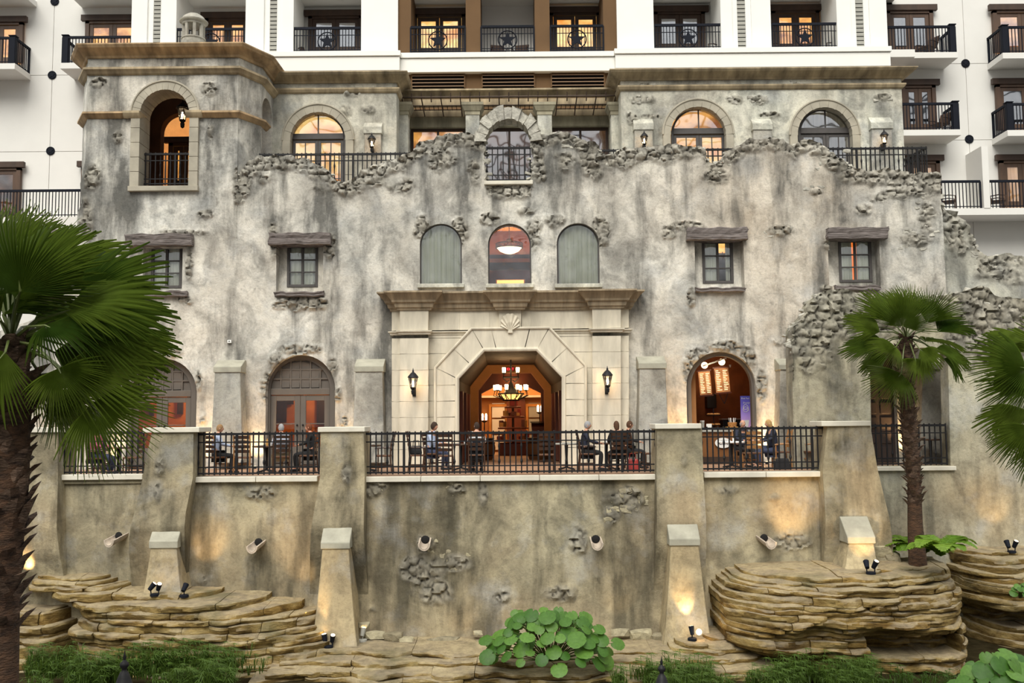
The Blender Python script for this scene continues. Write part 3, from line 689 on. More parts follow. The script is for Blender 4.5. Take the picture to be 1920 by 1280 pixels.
for s in (0, 1):
    xx = X_((250, 366)[s], FY, 215); run([(xx-.26, FY-.1), (xx+.26, FY-.1)], [(0, zz-.02),(.05, zz+.03),(.1, zz+.13),(.1, zz+.2),(-.6, zz+.2)], 'impost', ('left', 'right')[s]+' impost moulding of the tower opening', 'cornice', 'moulding')
# tower room behind the opening
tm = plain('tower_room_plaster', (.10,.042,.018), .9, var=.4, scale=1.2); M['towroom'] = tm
tz0 = Z_(350, FY, 300)
struct(MB().box(tX0+.05, tX1+.4, FY+.62, 32.7, tz0-.15, tz0), 'floor_tower_room', M['tile'])
tw = archpoly(X_(300,32.6,300), tz0, X_(372,32.6,300), Z_(212,32.6,330))
tbk = [(tX0, tz0), (tX1+.5, tz0), (tX1+.5, ZT0+.3), (tX0, ZT0+.3)]
wall('wall_tower_room', tbk, [tw], 32.6, .12, .35, M['towroom'], amp=.02, jamb=.35)
wt2 = MB().box(tX0+.0, tX0+.12, FY+.4, 32.6, tz0, ZT0+.3); struct(wt2, 'wall_tower_inside', M['towroom'])
# ------------------------------------------------------------------ upper rear walls
def opwin(x0, y0, x1, ytrans, Y): a = rc(x0, y0, x1, 300, Y); return archpoly(a[0], ZU, a[2], a[3], a[3]-(a[2]-a[0])/2)
ZC = Z_(157, RY-.05, 620); ZC2 = Z_(147, RY-.05, 1430); ZC = (ZC+ZC2)/2
xl0, xl1 = X_(505, RY, 200), X_(743, RY, 200); xr0, xr1 = X_(1165, RY, 200), X_(1692, RY, 200)
dR = [(560,170,60,14,.5),(700,210,30,20,.5),(650,190,40,16,.5),(735,200,16,50,.5),(620,240,14,60,.5),(1200,170,50,14,.6),(1400,150,80,12,.5),(1600,150,60,12,.6),(1650,200,16,50,.7),(1540,190,20,20,.4),(1230,220,14,50,.5),(1300,150,60,12,.6)]
rR = [(690,205,26,14,.8),(650,210,22,20,.8),(1205,187,24,10,1),(1375,187,22,10,1),(1420,187,22,10,1),(1655,182,20,8,1),(1185,220,14,16,.8),(1235,242,6,30,.5),(1490,160,20,6,.9),(1210,160,24,6,.9),(660,175,24,8,.8),(1440,215,24,6,1),(1225,218,22,5,1)]
wall('wall_upper', [(xl0, ZU-.3), (xl1, ZU-.3), (xl1, ZC+.1), (xl0, ZC+.1)], [opwin(543,210,650,0,RY)], RY, .055, .5, M['rear'], dR, rR, [], amp=.015, jamb=.45)
wu = wall('wall_upper', [(xr0, ZU-.3), (xr1, ZU-.3), (xr1, ZC+.1), (xr0, ZC+.1)], [opwin(1256,200,1363,0,RY), opwin(1494,201,1600,0,RY)], RY, .055, .5, M['rear'], dR, rR, [], amp=.015, jamb=.45, stone=3.4)
for px, py, w, h, n in ((1205,187,20,9,7),(1375,187,18,9,6),(1420,187,18,9,6),(1655,182,16,7,4),(1490,158,16,4,4),(1212,160,18,4,5)):
    for k in range(n):
        a = at(px+R_.uniform(-w,w), py+R_.uniform(-h,h), RY); ww = R_.uniform(.14,.24)
        stone(wu, (a.x, RY+.01, a.z), ww, ww*.65, .09)
for x, s in ((xl1, 1), (xr0, -1)):
    struct(MB().box(min(x+s*.012, x-s*.4), max(x+s*.012, x-s*.4), RY+.03, 35.5, ZU-.3, ZC+.1), 'wall_upper_return', M['rear'])
struct(MB().box(xr1-.4, xr1-.002, RY+.05, 37, ZF+4, ZC+.1), 'wall_upper_return', M['rear'])
struct(MB().box(X_(480,30.4), X_(1764,30.4), FY+.63, 35, ZU-.3, ZU), 'floor_upper_terrace', M['butt'])
pl = [(xl0, RY), (xl1, RY), (xl1, 35.2)]; pr = [(xr0, 35.2), (xr0, RY), (xr1, RY), (xr1, 37)]
for p_, w_ in ((pl, 'left'), (pr, 'right')):
    run(p_, cprof(ZC, 1.0, .50), 'upper_cornice', 'wide moulded cornice over the %s grey upper wall' % ('single-arch' if w_ == 'left' else 'two-arch'), 'cornice', 'cornice')
    zs_ = ZC - .34; run(p_, [(0, zs_-.02), (.07, zs_+.02), (.12, zs_+.1), (.12, zs_+.15), (0, zs_+.17)], 'string_course', 'thin string course under the frieze of the %s grey upper wall' % ('single-arch' if w_ == 'left' else 'two-arch'), 'cornice', 'corniceg')
archtrim('arch_surround', 'stone arch surround of the upper door beside the tower', 543, 650, 210, 264, 395, .27, RY, 'arch', nv=11, legs=4, ind=.2)
archtrim('arch_surround', 'stone arch surround of the upper door with the orange lit fanlight, right half', 1256, 1363, 200, 253, 395, .26, RY, 'arch', nv=11, legs=4, ind=.2)
archtrim('arch_surround', 'stone arch surround of the upper door with curtained fanlight, far right', 1494, 1600, 201, 254, 395, .26, RY, 'arch', nv=11, legs=4, ind=.2)
buttress((681,716,237,250), 230, (679,717,400), (31.75,31.98), 'short grey buttress behind the left upper lantern', U, 'rear', flare=.0)
buttress((1188,1226,231,243), 223, (1187,1227,400), (31.75,31.98), 'short grey buttress right of the pergola, upper wall', U, 'rear', flare=.0)
buttress((1411,1449,231,243), 223, (1410,1450,400), (31.75,31.98), 'short grey buttress between the two right upper arches', U, 'rear', flare=.0)
buttress((1633,1675,229,241), 220, (1631,1676,400), (31.75,31.98), 'short grey buttress behind the rightmost upper lantern', U, 'rear', flare=.0)
# ------------------------------------------------------------------ windows and doors
wcount = [0]; dcount = [0]
def ring(x0, x1, z0, zs, zt, w, y0, y1, n=20):   # arched frame polygon (open at foot)
    r = (x1-x0)/2; cx = (x0+x1)/2; P = [(x0, z0)]
    for i in range(n+1): q = PI - PI*i/n; P.append((cx+r*math.cos(q), zs+(zt-zs)*math.sin(q)))
    P.append((x1, z0)); P.append((x1-w, z0)); r2 = r-w; k = (zt-w-zs)/max(r2, .01)
    for i in range(n+1): q = PI*i/n; P.append((cx+r2*math.cos(q), zs+k*r2*math.sin(q)))
    P.append((x0+w, z0)); return MB().prism(P, y0, y1)
def half(x0, x1, zs, zt, n=18):
    r = (x1-x0)/2; cx = (x0+x1)/2; return [(cx+r*math.cos(PI*i/n), zs+(zt-zs)*math.sin(PI*i/n)) for i in range(n+1)]
def leaf(t, x0, x1, z0, z1, Y, mat, rows=2, cols=1, st=.13, name='door_leaf', glass='glass', low=.0, bar=.03, handle=0):
    m = MB(); m.box(x0, x0+st, Y, Y+.06, z0, z1).box(x1-st, x1, Y, Y+.06, z0, z1).box(x0+st, x1-st, Y+.003, Y+.057, z1-st, z1).box(x0+st, x1-st, Y+.003, Y+.057, z0, z0+max(st*1.6, low))
    zb = z0+max(st*1.6, low); d = m.build(name, M[mat], t, bev=.006)
    for i in range(1, cols): xx = x0+st+(x1-x0-2*st)*i/cols; MB().box(xx-bar/2, xx+bar/2, Y+.01, Y+.05, zb, z1-st).build('muntin', M[mat], d)
    for i in range(1, rows): zz = zb+(z1-st-zb)*i/rows; MB().box(x0+st, x1-st, Y+.012, Y+.048, zz-bar/2, zz+bar/2).build('muntin', M[mat], d)
    MB().box(x0+st, x1-st, Y+.025, Y+.033, zb, z1-st).build('pane', M[glass], d)
    if low > .3: MB().box(x0+st+.05, x1-st-.05, Y-.012, Y+.01, z0+.12, z0+low-.1).build('panel', M[mat], d, bev=.01)
    if handle: MB().tube([(x1-st/2 if handle > 0 else x0+st/2, Y-.06, z0+.95), (x1-st/2 if handle > 0 else x0+st/2, Y-.06, z0+1.15)], .018).sphere((x1-st/2 if handle > 0 else x0+st/2, Y-.03, z0+1.3), .03).build('handle', M['iron'], d)
    return d
def sroot(kind, label):
    cnt = wcount if kind == 'window' else dcount; cnt[0] += 1
    return thing('%s_%d' % (kind, cnt[0]), label, kind)
def archdoor(label, x0, x1, zs, zt, z0, ztr, Y, mat='frame', litm='lit', fan='lit', glass='glassr', back=.5, rows=3, cols=2, cur=None):
    t = sroot('door', label); t['kind'] = 'structure'; w = .07
    ring(x0, x1, z0, zs, zt, w, Y-.03, Y+.1).build('frame', M[mat], t, bev=.008)
    MB().box(x0+w, x1-w, Y-.05, Y+.1, ztr-.1, ztr+.1).build('transom', M[mat], t, bev=.008)
    cx = (x0+x1)/2; MB().box(cx-.02, cx+.02, Y, Y+.05, ztr+.1, zt-w).build('mullion', M[mat], t)
    # fanlight above the transom, following the frame
    zlo = ztr+.1; rr = (x1-x0)/2-w; pts = []
    for i in range(25):
        q = PI*i/24; zz = zs+(zt-w-zs)*math.sin(q); pts.append((cx+rr*math.cos(q), max(zlo, zz)))
    if zlo < zs: pts = [(x1-w, zlo)] + [(a, b) for a, b in pts] + [(x0+w, zlo)]
    MB().prism(pts, Y+.02, Y+.028).build('fanlight_pane', M[glass], t)
    leaf(t, x0+w+.01, cx-.004, z0+.01, ztr-.11, Y, mat, rows, cols, .1, glass=glass, handle=1); leaf(t, cx+.004, x1-w-.01, z0+.01, ztr-.11, Y, mat, rows, cols, .1, glass=glass, handle=-1)
    MB().box(x0+.05, x1-.05, Y+back, Y+back+.05, ztr, zt).build('lit_interior', M[fan], t); MB().box(x0+.05, x1-.05, Y+back, Y+back+.05, z0+.02, ztr-.004).build('lit_interior', M[litm], t)
    return t
def aw(x0, x1, yt): a = rc(x0, yt, x1, 300, RY+.3); r = (a[2]-a[0])/2; return a[0], a[2], a[3]-r, a[3]
q = aw(545, 649, 212); archdoor('arched glazed double door on the upper terrace beside the tower', *q, ZU, Z_(257, RY+.3, 600), RY+.25, fan='litbright', litm='litbright')
q = aw(1258, 1362, 202); archdoor('arched glazed double door with orange lit fanlight on the right upper wall', *q, ZU, Z_(247, RY+.3, 1310), RY+.25, litm='litbright')
q = aw(1496, 1599, 203); archdoor('arched glazed double door with pale curtains on the far right upper wall', *q, ZU, Z_(246, RY+.3, 1547), RY+.25, litm='curtainw', fan='curtainw')
def curtain(label, x0, x1, z0, z1, Y, mat='curtain', wave=.16, amp=.035, group=None, rodz=True, kind=None, arch=None):
    n = max(12, int((x1-x0)/.022)); m = MB(); vs = []
    for j in range(2 if arch is None else 8):
        for i in range(n+1):
            x = x0+(x1-x0)*i/n; f = math.sin(2*PI*x/wave+1.3*math.sin(x*5)) + .4*math.sin(2*PI*x/wave*2.3+x)
            vs.append((x, Y+amp*f*(1 if j else .8), z0+(z1-z0)*(j/(1 if arch is None else 7))))
    R = 2 if arch is None else 8
    m.add(vs, [(j*(n+1)+i, j*(n+1)+i+1, (j+1)*(n+1)+i+1, (j+1)*(n+1)+i) for j in range(R-1) for i in range(n)])
    o = m.build('curtain', M[mat], None, smooth=True, ang=80); return tag(o, label, 'curtain', group)
# four small windows under timber lintels
tm_src = []
def smallwin(fr, lin, sl, cur, label, Yo=FY):
    Y = Yo+.36; t = sroot('window', label); t['kind'] = 'structure'
    a = rc(*fr, Y); x0, z0, x1, z1 = a; st = .085
    MB().box(x0, x0+st, Y, Y+.09, z0, z1).box(x1-st, x1, Y, Y+.09, z0, z1).box(x0+st, x1-st, Y, Y+.09, z1-st, z1).box(x0+st, x1-st, Y, Y+.09, z0, z0+st).build('frame', M['frame'], t, bev=.01)
    cx = (x0+x1)/2; MB().box(cx-.035, cx+.035, Y+.01, Y+.08, z0+st, z1-st).build('mullion', M['frame'], t)
    for k in (1, 2):
        zz = z0+st+(z1-z0-2*st)*k/3; MB().box(x0+st, x1-st, Y+.0, Y+.05, zz-.018, zz+.018).build('muntin', M['frame'], t)
    for i in range(2):
        for k in range(3):
            xa = (x0+st, cx+.035)[i]; xb = (cx-.035, x1-st)[i]; za = z0+st+(z1-z0-2*st)*k/3+.018; zb = z0+st+(z1-z0-2*st)*(k+1)/3-.018
            MB().box(xa, xb, Y+.05, Y+.055, za, zb).build('pane', M['glass'], t)
    # filling between frame and recess
    h = H_win[wins.index(label)]; hx0, hz0 = h[0]; hx1, hz1 = h[2]
    m = MB()
    if x0 > hx0: m.box(hx0-.05, x0, Y+.03, Y+.2, hz0-.05, hz1+.05)
    if hx1 > x1: m.box(x1, hx1+.05, Y+.03, Y+.2, hz0-.05, hz1+.05)
    m.box(x0, x1, Y+.03, Y+.2, z1, hz1+.05).box(x0, x1, Y+.03, Y+.2, hz0-.05, z0); m.build('recess_lining', M['facade'], t)
    for n, (p0, p1) in enumerate(cur):
        curtain('pale green curtain, %s half of the %s' % (('left', 'right')[n], label), x0+st+(x1-x0-2*st)*p0, x0+st+(x1-x0-2*st)*p1, z0+.05, z1-.05, Y+.12, amp=.028, group=None)
    # lintel and sill
    for (px0, py0, px1, py1), nm, d in ((lin, 'timber_lintel', .26), (sl, 'timber_sill', .16)):
        b = rc(px0, py0, px1, py1, Yo-d*.6); n = 16; vs = []; rr = random.Random(px0); pr = [(0,-.0),(.25,-.0),(.5,.0),(.75,.0),(1,.0)]
        m = MB(); rows = 5
        for i in range(n+1):
            x = b[0]+(b[2]-b[0])*i/n; dz = .018*math.sin(i*.9+px0)+rr.uniform(-.008,.008)
            for (o, zf) in [(.3,0),(-d,0),(-d-.01,.25),(-d+.012,.5),(-d-.01,.75),(-d,1),(.3,1)]:
                vs.append((x+(rr.uniform(-.03,.03) if i in (0,n) else 0), Yo+o+(rr.uniform(-.012,.012) if o < 0 else 0), b[1]+(b[3]-b[1])*zf+dz*(1 if 0 < zf <= 1 else .5)))
        m.add(vs, [(i*7+k, (i+1)*7+k, (i+1)*7+k+1, i*7+k+1) for i in range(n) for k in range(6)] + [tuple(range(7))[::-1], tuple(n*7+k for k in range(7))])
        tag(m.build(nm, M['timber'], None, bev=.012), 'weathered grey %s of the %s' % ('timber lintel beam over' if nm == 'timber_lintel' else 'timber sill below', label), 'beam').__class__
wins = ['small window partly behind the left palm', 'small window left of the three arched windows', 'small window with a lit gap, right of centre', 'small window above the slender palm']
smallwin((283,461,341,540), (237,439,360,461), (268,545,352,556), [(0,.46),(.54,1)], wins[0])
smallwin((538,459,596,538), (505,437,621,459), (515,547,607,556), [(0,.47),(.53,1)], wins[1])
smallwin((1317,451,1375,531), (1288,427,1400,450), (1303,539,1396,547), [(0,.5),(.82,1)], wins[2])
smallwin((1573,449,1635,529), (1551,427,1663,448), (1567,535,1650,544), [(0,.42),(.60,1)], wins[3])
# three arched windows above the portal
albl = ['left arched window with drawn curtain above the portal', 'middle arched window with lit chandelier above the portal', 'right arched window with drawn curtain above the portal']
for i, (x0, x1) in enumerate(((787,866), (915,996), (1044,1124))):
    t = sroot('window', albl[i]); t['kind'] = 'structure'; Y = FY+.12; a = rc(x0, 419, x1, 534, Y); r = (a[2]-a[0])/2; zs = a[3]-r
    ring(a[0], a[2], a[1], zs, a[3], .045, Y, Y+.1).build('frame', M['frame'], t); MB().box(a[0], a[2], Y, Y+.1, a[1]-.02, a[1]+.05).build('frame_foot', M['frame'], t)
    MB().prism(archpoly(a[0]+.04, a[1]+.04, a[2]-.04, a[3]-.04), Y+.04, Y+.047).build('pane', M['glass'], t)
    zq = Z_(540, FY, (x0+x1)/2); xa, xb = X_(x0-4, FY, 535), X_(x1+5, FY, 535)
    MB().box(xa, xb, FY-.14, FY+.25, zq-.0, a[1]+.01).build('sill', M['rear'], t, bev=.02)
    if i != 1: curtain('full-length pale green curtain drawn across the ' + albl[i], a[0]-.1, a[2]+.1, a[1]-.1, a[3]+.05, Y+.16, wave=.2, amp=.045)
# ------------------------------------------------------------------ panelled double doors with arched tympanum
def paneldoor(label, x0, x1, yt, Y=FY+.3, ytr=742):
    t = sroot('door', label); t['kind'] = 'structure'; a = rc(x0, yt, x1, 873, Y); z0 = ZF; r = (a[2]-a[0])/2; xa, xb, zt = a[0], a[2], a[3]; zs = zt-r; cx = (xa+xb)/2; w = .16
    ring(xa, xb, z0, zs, zt, w, Y-.04, Y+.12, 24).build('frame', M['doorwood'], t, bev=.012)
    ztr = Z_(ytr, Y, (x0+x1)/2); MB().box(xa+w, xb-w, Y-.035, Y+.12, ztr, ztr+.2).build('transom', M['doorwood'], t, bev=.012)
    hp = [(cx+(r-w)*math.cos(PI*i/20), max(zs+(zt-w-zs)*math.sin(PI*i/20), ztr+.2)) for i in range(21)]
    MB().prism(hp if ztr+.2 >= zs else [(xb-w, ztr+.2)]+hp+[(xa+w, ztr+.2)], Y+.05, Y+.09).build('tympanum_board', M['doorwood'], t)
    g = .02; n = 6; cw = (xb-xa-2*w)/n; zb = ztr+.24; ch_ = .29   # raised square panels in the tympanum
    for j in range(5):
        for i in range(n):
            px0 = xa+w+cw*i; pc = px0+cw/2; zz0 = zb+ch_*j; zz1 = zz0+ch_-.06
            def top(x): d = (r-w-.07)**2-(x-cx)**2; return zs+math.sqrt(d) if d > 0 else -1
            tl, tr = top(px0+.04), top(px0+cw-.04)
            if min(tl, tr) < zz0+.05: continue
            P = [(px0+.035, zz0), (px0+cw-.035, zz0), (px0+cw-.035, min(zz1, tr)), (px0+.035, min(zz1, tl))]
            pp = MB().prism(P, Y+.02, Y+.06).build('tympanum_panel', M['doorwood'], t, bev=.012)
    for i in range(1, n): x = xa+w+cw*i; MB().box(x-.022, x+.022, Y+.0, Y+.06, ztr+.2, max(ztr+.25, zs+math.sqrt(max(0, (r-w)**2-(x-cx)**2)))).build('muntin', M['doorwood'], t)
    for j in range(1, 4):
        z = zb+ch_*j-.03; hw = math.sqrt(max(.01, (r-w)**2-max(0, z-zs)**2)); MB().box(cx-hw, cx+hw, Y+.003, Y+.057, z-.022, z+.022).build('muntin', M['doorwood'], t)
    leaf(t, xa+w, cx-.005, z0+.01, ztr-.01, Y, 'doorwood', 2, 1, .17, glass='glassc', low=.62, bar=.025, handle=1)
    leaf(t, cx+.005, xb-w, z0+.01, ztr-.01, Y, 'doorwood', 2, 1, .17, glass='glassc', low=.62, bar=.025, handle=-1)
paneldoor('taupe double door with panelled tympanum, half behind the left palm', 240, 368, 672, ytr=744)
paneldoor('taupe double door with panelled tympanum behind the diners, left of the portal', 498, 628, 665, ytr=740)
# cafe arch lining
t = sroot('door', 'open taupe arched frame of the cafe'); t['kind'] = 'structure'; a = rc(1288, 659, 1418, 873, FY+.2); r = (a[2]-a[0])/2
ring(a[0], a[2], ZF, a[3]-r, a[3], .14, FY+.16, FY+.4, 24).build('frame', M['doorwood'], t, bev=.015)
# ------------------------------------------------------------------ limestone portal
pt = thing('stone_portal', 'carved limestone portal with octagonal opening and deep cornice', 'portal')
PY = FY-.45
def blk(P, y0, y1=FY+.1, mat='limestone', name='stone_block', bev=.012): return MB().prism(P, y0, y1).build(name, M[mat], pt, bev=bev)
def rect(x0, y0, x1, y1, Y, g=.006): a = rc(x0, y0, x1, y1, Y); return [(a[0]+g, a[1]+g), (a[2]-g, a[1]+g), (a[2]-g, a[3]-g), (a[0]+g, a[3]-g)]
rows = [627, 634, 663, 693, 722, 752, 782, 812, 842, 873]
def yr(py, px): return py - (px-800)*.012    # slight tilt of the courses in the picture
for side in (0, 1):
    def sx(x): return x if side == 0 else 1914-x
    def sr(x0, y0, x1, y1, Y, yo=PY, **k):
        xa, xb = sorted((sx(x0), sx(x1))); xm = (xa+xb)/2; return blk(rect(xa, yr(y0, xm), xb, yr(y1, xm), Y), yo, **k)
    for i in range(1, len(rows)-1):
        sr(750, rows[i], 803, rows[i+1], FY-.5, FY-.5)              # pilaster face
        sr(735, rows[i], 750, rows[i+1], FY-.28, FY-.28)            # outer wing
    sr(750, 581, 803, 619, FY-.5, FY-.5); sr(735, 581, 750, 619, FY-.28, FY-.28)
    # necking moulding
    ym = yr(623, sx(770)); zm = Z_(ym, FY-.55, sx(770)); xa, xb = sorted((X_(sx(748), FY-.5, 620), X_(sx(805), FY-.5, 620))); xo = X_(sx(733), FY-.28, 620); xi = X_(sx(893), FY-.2, 620)
    ends = sorted((xo, xi))
    path = [(xo, FY+.05), (xo, FY-.28), (xa, FY-.28), (xa, FY-.5), (xb, FY-.5), (xb, FY-.2), (xi, FY-.2)] if side == 0 else [(xi, FY-.2), (xa, FY-.2), (xa, FY-.5), (xb, FY-.5), (xb, FY-.28), (xo, FY-.28), (xo, FY+.05)]
    MB().sweep(path, [(-.05, zm-.06), (.02, zm-.05), (.03, zm-.01), (.08, zm+.03), (.08, zm+.06), (-.05, zm+.07)]).build('moulding', M['limestone'], pt)
    # field blocks between pilaster and octagon surround
    def oct_o(py):   # outer edge of the surround
        return 818 if py > 690 else 818+(690-py)*(885-818)/(690-619)
    for i in range(len(rows)-1):
        y0, y1 = rows[i], rows[i+1]; xs0 = 803; e0, e1 = oct_o(y0)-1, oct_o(y1)-1
        P4 = []
        for x, y in ((xs0, y1), (e1, y1), (e0, y0), (xs0, y0)):
            p = at(sx(x), yr(y, sx(x)), FY-.2); P4.append((p.x, p.z))
        if side: P4 = P4[::-1]
        blk(P4, FY-.2, bev=.008)
    sr(803, 581, 862, 619, FY-.2, FY-.2); sr(862, 581, 918, 619, FY-.2, FY-.2); sr(918, 581, 936, 619, FY-.2, FY-.2)
    # octagon surround
    O = [(818,873),(818,690),(885,619),(957,619)]; I = [(855,873),(855,709),(906,655),(957,655)]
    segs = [((818,y),(855,y)) for y in (873,842,812,782,752,722)] + [((818,690),(855,709)), ((851,655),(880,682)), ((885,619),(906,655)), ((921,619),(930,655)), ((957,619),(957,655))]
    for k in range(len(segs)-1):
        if k == len(segs)-2 and side: continue
        (a0, b0), (a1, b1) = segs[k], segs[k+1]
        P4 = [at(sx(q[0]), yr(q[1], sx(q[0])), FY-.33) for q in (a0, a1, b1, b0)]
        if k == len(segs)-2:   # keystone across the middle
            P4 = [at(q[0], yr(q[1], q[0]), FY-.33) for q in ((921,619),(993,619),(984,655),(930,655))]
        P4 = [(p.x, p.z) for p in P4]; blk(P4, FY-.33, FY+.35)
    # raised outer fillet and inner roll
    for L_, rr, yy, nm in (([(816,873),(816,689),(884,617),(957,617)], .045, FY-.34, 'fillet'), ([(857,873),(857,710),(907,657),(957,657)], .07, FY-.33, 'roll_moulding')):
        MB().tube([(lambda p: (p.x, p.y, p.z))(at(sx(x), yr(y, sx(x)), yy)) for x, y in L_], rr, 8).build(nm, M['limestone'], pt, smooth=True)
blk(rect(936, 579, 977, 619, FY-.3), FY-.3)
# portal cornice, breaking forward over the pilasters and the shell
zc0 = Z_(579, FY-.6, 957)
cpz = lambda z: [(-.1,z),(.05,z),(.07,z+.06),(.11,z+.08),(.14,z+.2),(.2,z+.23),(.22,z+.29),(.36,z+.46),(.42,z+.50),(.42,z+.55),(-.25,z+.62)]
def bx_(px, Y): return X_(px, Y, 560)
a0, a1 = bx_(735, FY-.28), bx_(1180, FY-.28)
path = [(a0, FY+.3), (a0, FY-.28), (bx_(748,FY-.5), FY-.28), (bx_(748,FY-.5), FY-.5), (bx_(805,FY-.5), FY-.5), (bx_(805,FY-.5), FY-.22), (bx_(932,FY-.4), FY-.22), (bx_(932,FY-.4), FY-.4), (bx_(981,FY-.4), FY-.4), (bx_(981,FY-.4), FY-.22), (bx_(1109,FY-.5), FY-.22), (bx_(1109,FY-.5), FY-.5), (bx_(1166,FY-.5), FY-.5), (bx_(1166,FY-.5), FY-.28), (a1, FY-.28), (a1, FY+.3)]
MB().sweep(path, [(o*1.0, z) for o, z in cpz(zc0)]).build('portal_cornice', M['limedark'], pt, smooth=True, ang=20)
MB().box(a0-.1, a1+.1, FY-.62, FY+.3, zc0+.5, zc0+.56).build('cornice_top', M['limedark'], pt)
# scallop shell
sh = MB(); c = at(956.5, 606, FY-.32); vs = [(c.x, c.y-.05, c.z-.24)]; n = 28
for i in range(n+1):
    q = PI*(-.12) + PI*1.24*i/n; rib = .5+.5*math.cos(i*PI/2); rr = .29+.025*rib
    vs.append((c.x+rr*.95*math.cos(q), c.y-.03-.05*rib, c.z+.02+rr*math.sin(q)*.92))
vs2 = [(c.x+(v[0]-c.x)*.5, c.y-.09-.03*(.5+.5*math.cos(i*PI/2)), c.z-.24+(v[2]-c.z+.24)*.5) for i, v in enumerate(vs[1:])]
nn = len(vs); sh.add(vs+vs2, [(0, nn+i, nn+i+1) for i in range(n)] + [(nn+i, 1+i, 2+i, nn+i+1) for i in range(n)]); sh.box(c.x-.07, c.x+.07, c.y-.08, c.y+.1, c.z-.30, c.z-.22)
sh.box(c.x-.3, c.x-.2, c.y-.03, c.y+.1, c.z-.09, c.z+.05).box(c.x+.2, c.x+.3, c.y-.03, c.y+.1, c.z-.09, c.z+.05)
so = sh.build('shell_carving', M['limestone'], pt)
# ------------------------------------------------------------------ ruined stone arch over the balcony window
ra = thing('rubble_arch', 'broken arch of pale rough voussoirs standing on the crest of the ruin', 'arch'); Yr = FY-.06
ca = at(953, 262, Yr); r1 = (X_(996, Yr, 262)-X_(911, Yr, 262))/2; r2 = (X_(1016, Yr, 262)-X_(889, Yr, 262))/2
for i in range(11):
    rr = random.Random(i+40); q0 = PI*(i/11)+.012; q1 = PI*((i+1)/11)-.012; P = []
    e = rr.uniform(-.07, .07)
    for q in (q0, (q0+q1)/2, q1): P.append((ca.x+(r2+e+rr.uniform(-.03,.03))*math.cos(q), ca.z-.05+(r2*1.03+e)*math.sin(q)))
    for q in (q1, (q0+q1)/2, q0): P.append((ca.x+(r1+rr.uniform(-.03,.02))*math.cos(q), ca.z-.05+r1*.98*math.sin(q)))
    MB().prism(P, Yr-.06+rr.uniform(-.06,.04), Yr+.6).build('voussoir', M['stone'], ra, bev=.03)
zs_ = Z_(344, FY, 953); tag(MB().box(X_(908,FY,344), X_(999,FY,344), FY-.16, FY+.3, zs_-.06, zs_+.06).build('stone_sill', M['cap'], None, bev=.015), 'stone sill under the railing of the ruined arch', 'sill')
# ------------------------------------------------------------------ railings
bar_cache = {}
def barmesh(kind, h, mat, w=.014):
    key = (kind, round(h, 2), mat)
    if key not in bar_cache:
        m = MB()
        if kind == 'plain': m.box(-w/2, w/2, -w/2, w/2, 0, h)
        elif kind == 'post': m.box(-.03, .03, -.03, .03, 0, h)
        else:
            N = 14; pr = []
            for i in range(N+1):
                s = i/N; r = w*.55
                for c in (.30, .62): r += w*.75*math.exp(-((s-c)/.035)**2)
                pr.append((r, s*h))
            m.lathe(pr, n=5)
        me = bpy.data.meshes.new('baluster'); me.from_pydata(m.v, [], m.f); me.materials.append(M[mat]); bar_cache[key] = me
    return bar_cache[key]
def railing(p, q, z0, z1, label, sp=.14, mat='iron', style='terrace', name='railing', off=(0,0), group=None, tagit=True, parent=None):
    p = Vector(p); q = Vector(q); L = (q-p).length; ang = math.atan2(q.y-p.y, q.x-p.x)
    t = thing(name, label if tagit else None, name.split('_')[-1] if tagit else None, (p.x, p.y, z0), ang, group)
    if parent is not None: t.parent = parent
    h = z1-z0; w = .022
    if style == 'terrace':
        for nm, zz, ww in (('top_rail', h-.025, .034), ('middle_rail', h-.235, .017), ('lower_rail', .20, .017), ('bottom_rail', .045, .022)):
            MB().box(0, L, -ww, ww, zz-ww*.9, zz+ww*.9).build(nm, M[mat], t)
        n = int(L/sp)
        for i in range(n+1):
            x = L*i/n; k = 'post' if i % 13 == 7 else ('twist' if i % 4 == 0 else 'plain')
            o = bpy.data.objects.new('baluster', barmesh(k, h+(.03 if k != 'post' else .0), mat, .033)); C.objects.link(o); o.parent = t; o.location = (x, 0, -.0)
    else:
        MB().box(0, L, -.04, .04, h-.09, h).build('top_rail', M[mat], t); MB().box(0, L, -.014, .014, .07, .10).build('bottom_rail', M[mat], t)
        if style == 'star': MB().box(0, L, -.012, .012, h-.34, h-.315).build('middle_rail', M[mat], t); MB().box(0, L, -.012, .012, .17, .19).build('lower_rail', M[mat], t)
        n = max(2, int(L/sp))
        for i in range(n+1):
            o = bpy.data.objects.new('baluster', barmesh('plain' if 0 < i < n else 'post', h-.05, mat, .027)); C.objects.link(o); o.parent = t; o.location = (L*i/n, 0, 0)
        if style == 'star':
            rx, rz, r = L*.5+off[0], h*.47, .36
            MB().tube([(rx+r*math.cos(2*PI*k/28), -.03, rz+r*math.sin(2*PI*k/28)) for k in range(29)], .024, 6).build('star_ring', M[mat], t, smooth=True)
            P = []
            for k in range(10):
                q_ = PI/2+k*PI/5; rr = (.325 if k % 2 == 0 else .14); P.append((rx+rr*math.cos(q_), rz+rr*math.sin(q_)))
            MB().prism(P, -.05, -.01).build('star', M[mat], t)
    return t
def rrun(x0, x1, y1, h, Y, label, sp=.142):
    z = Z_(y1, Y, (x0+x1)/2); return railing((X_(x0, Y, y1), Y), (X_(x1, Y, y1), Y), z, z+h, label, sp)
rrun(120, 268, 888, 1.07, 24.98, 'black iron terrace railing behind the low palm frond, far left')
rrun(371, 598, 890, 1.08, 24.98, 'black iron terrace railing in front of the panelled door, between two piers')
rrun(684, 1230, 887, 1.07, 24.98, 'long black iron terrace railing in front of the limestone portal')
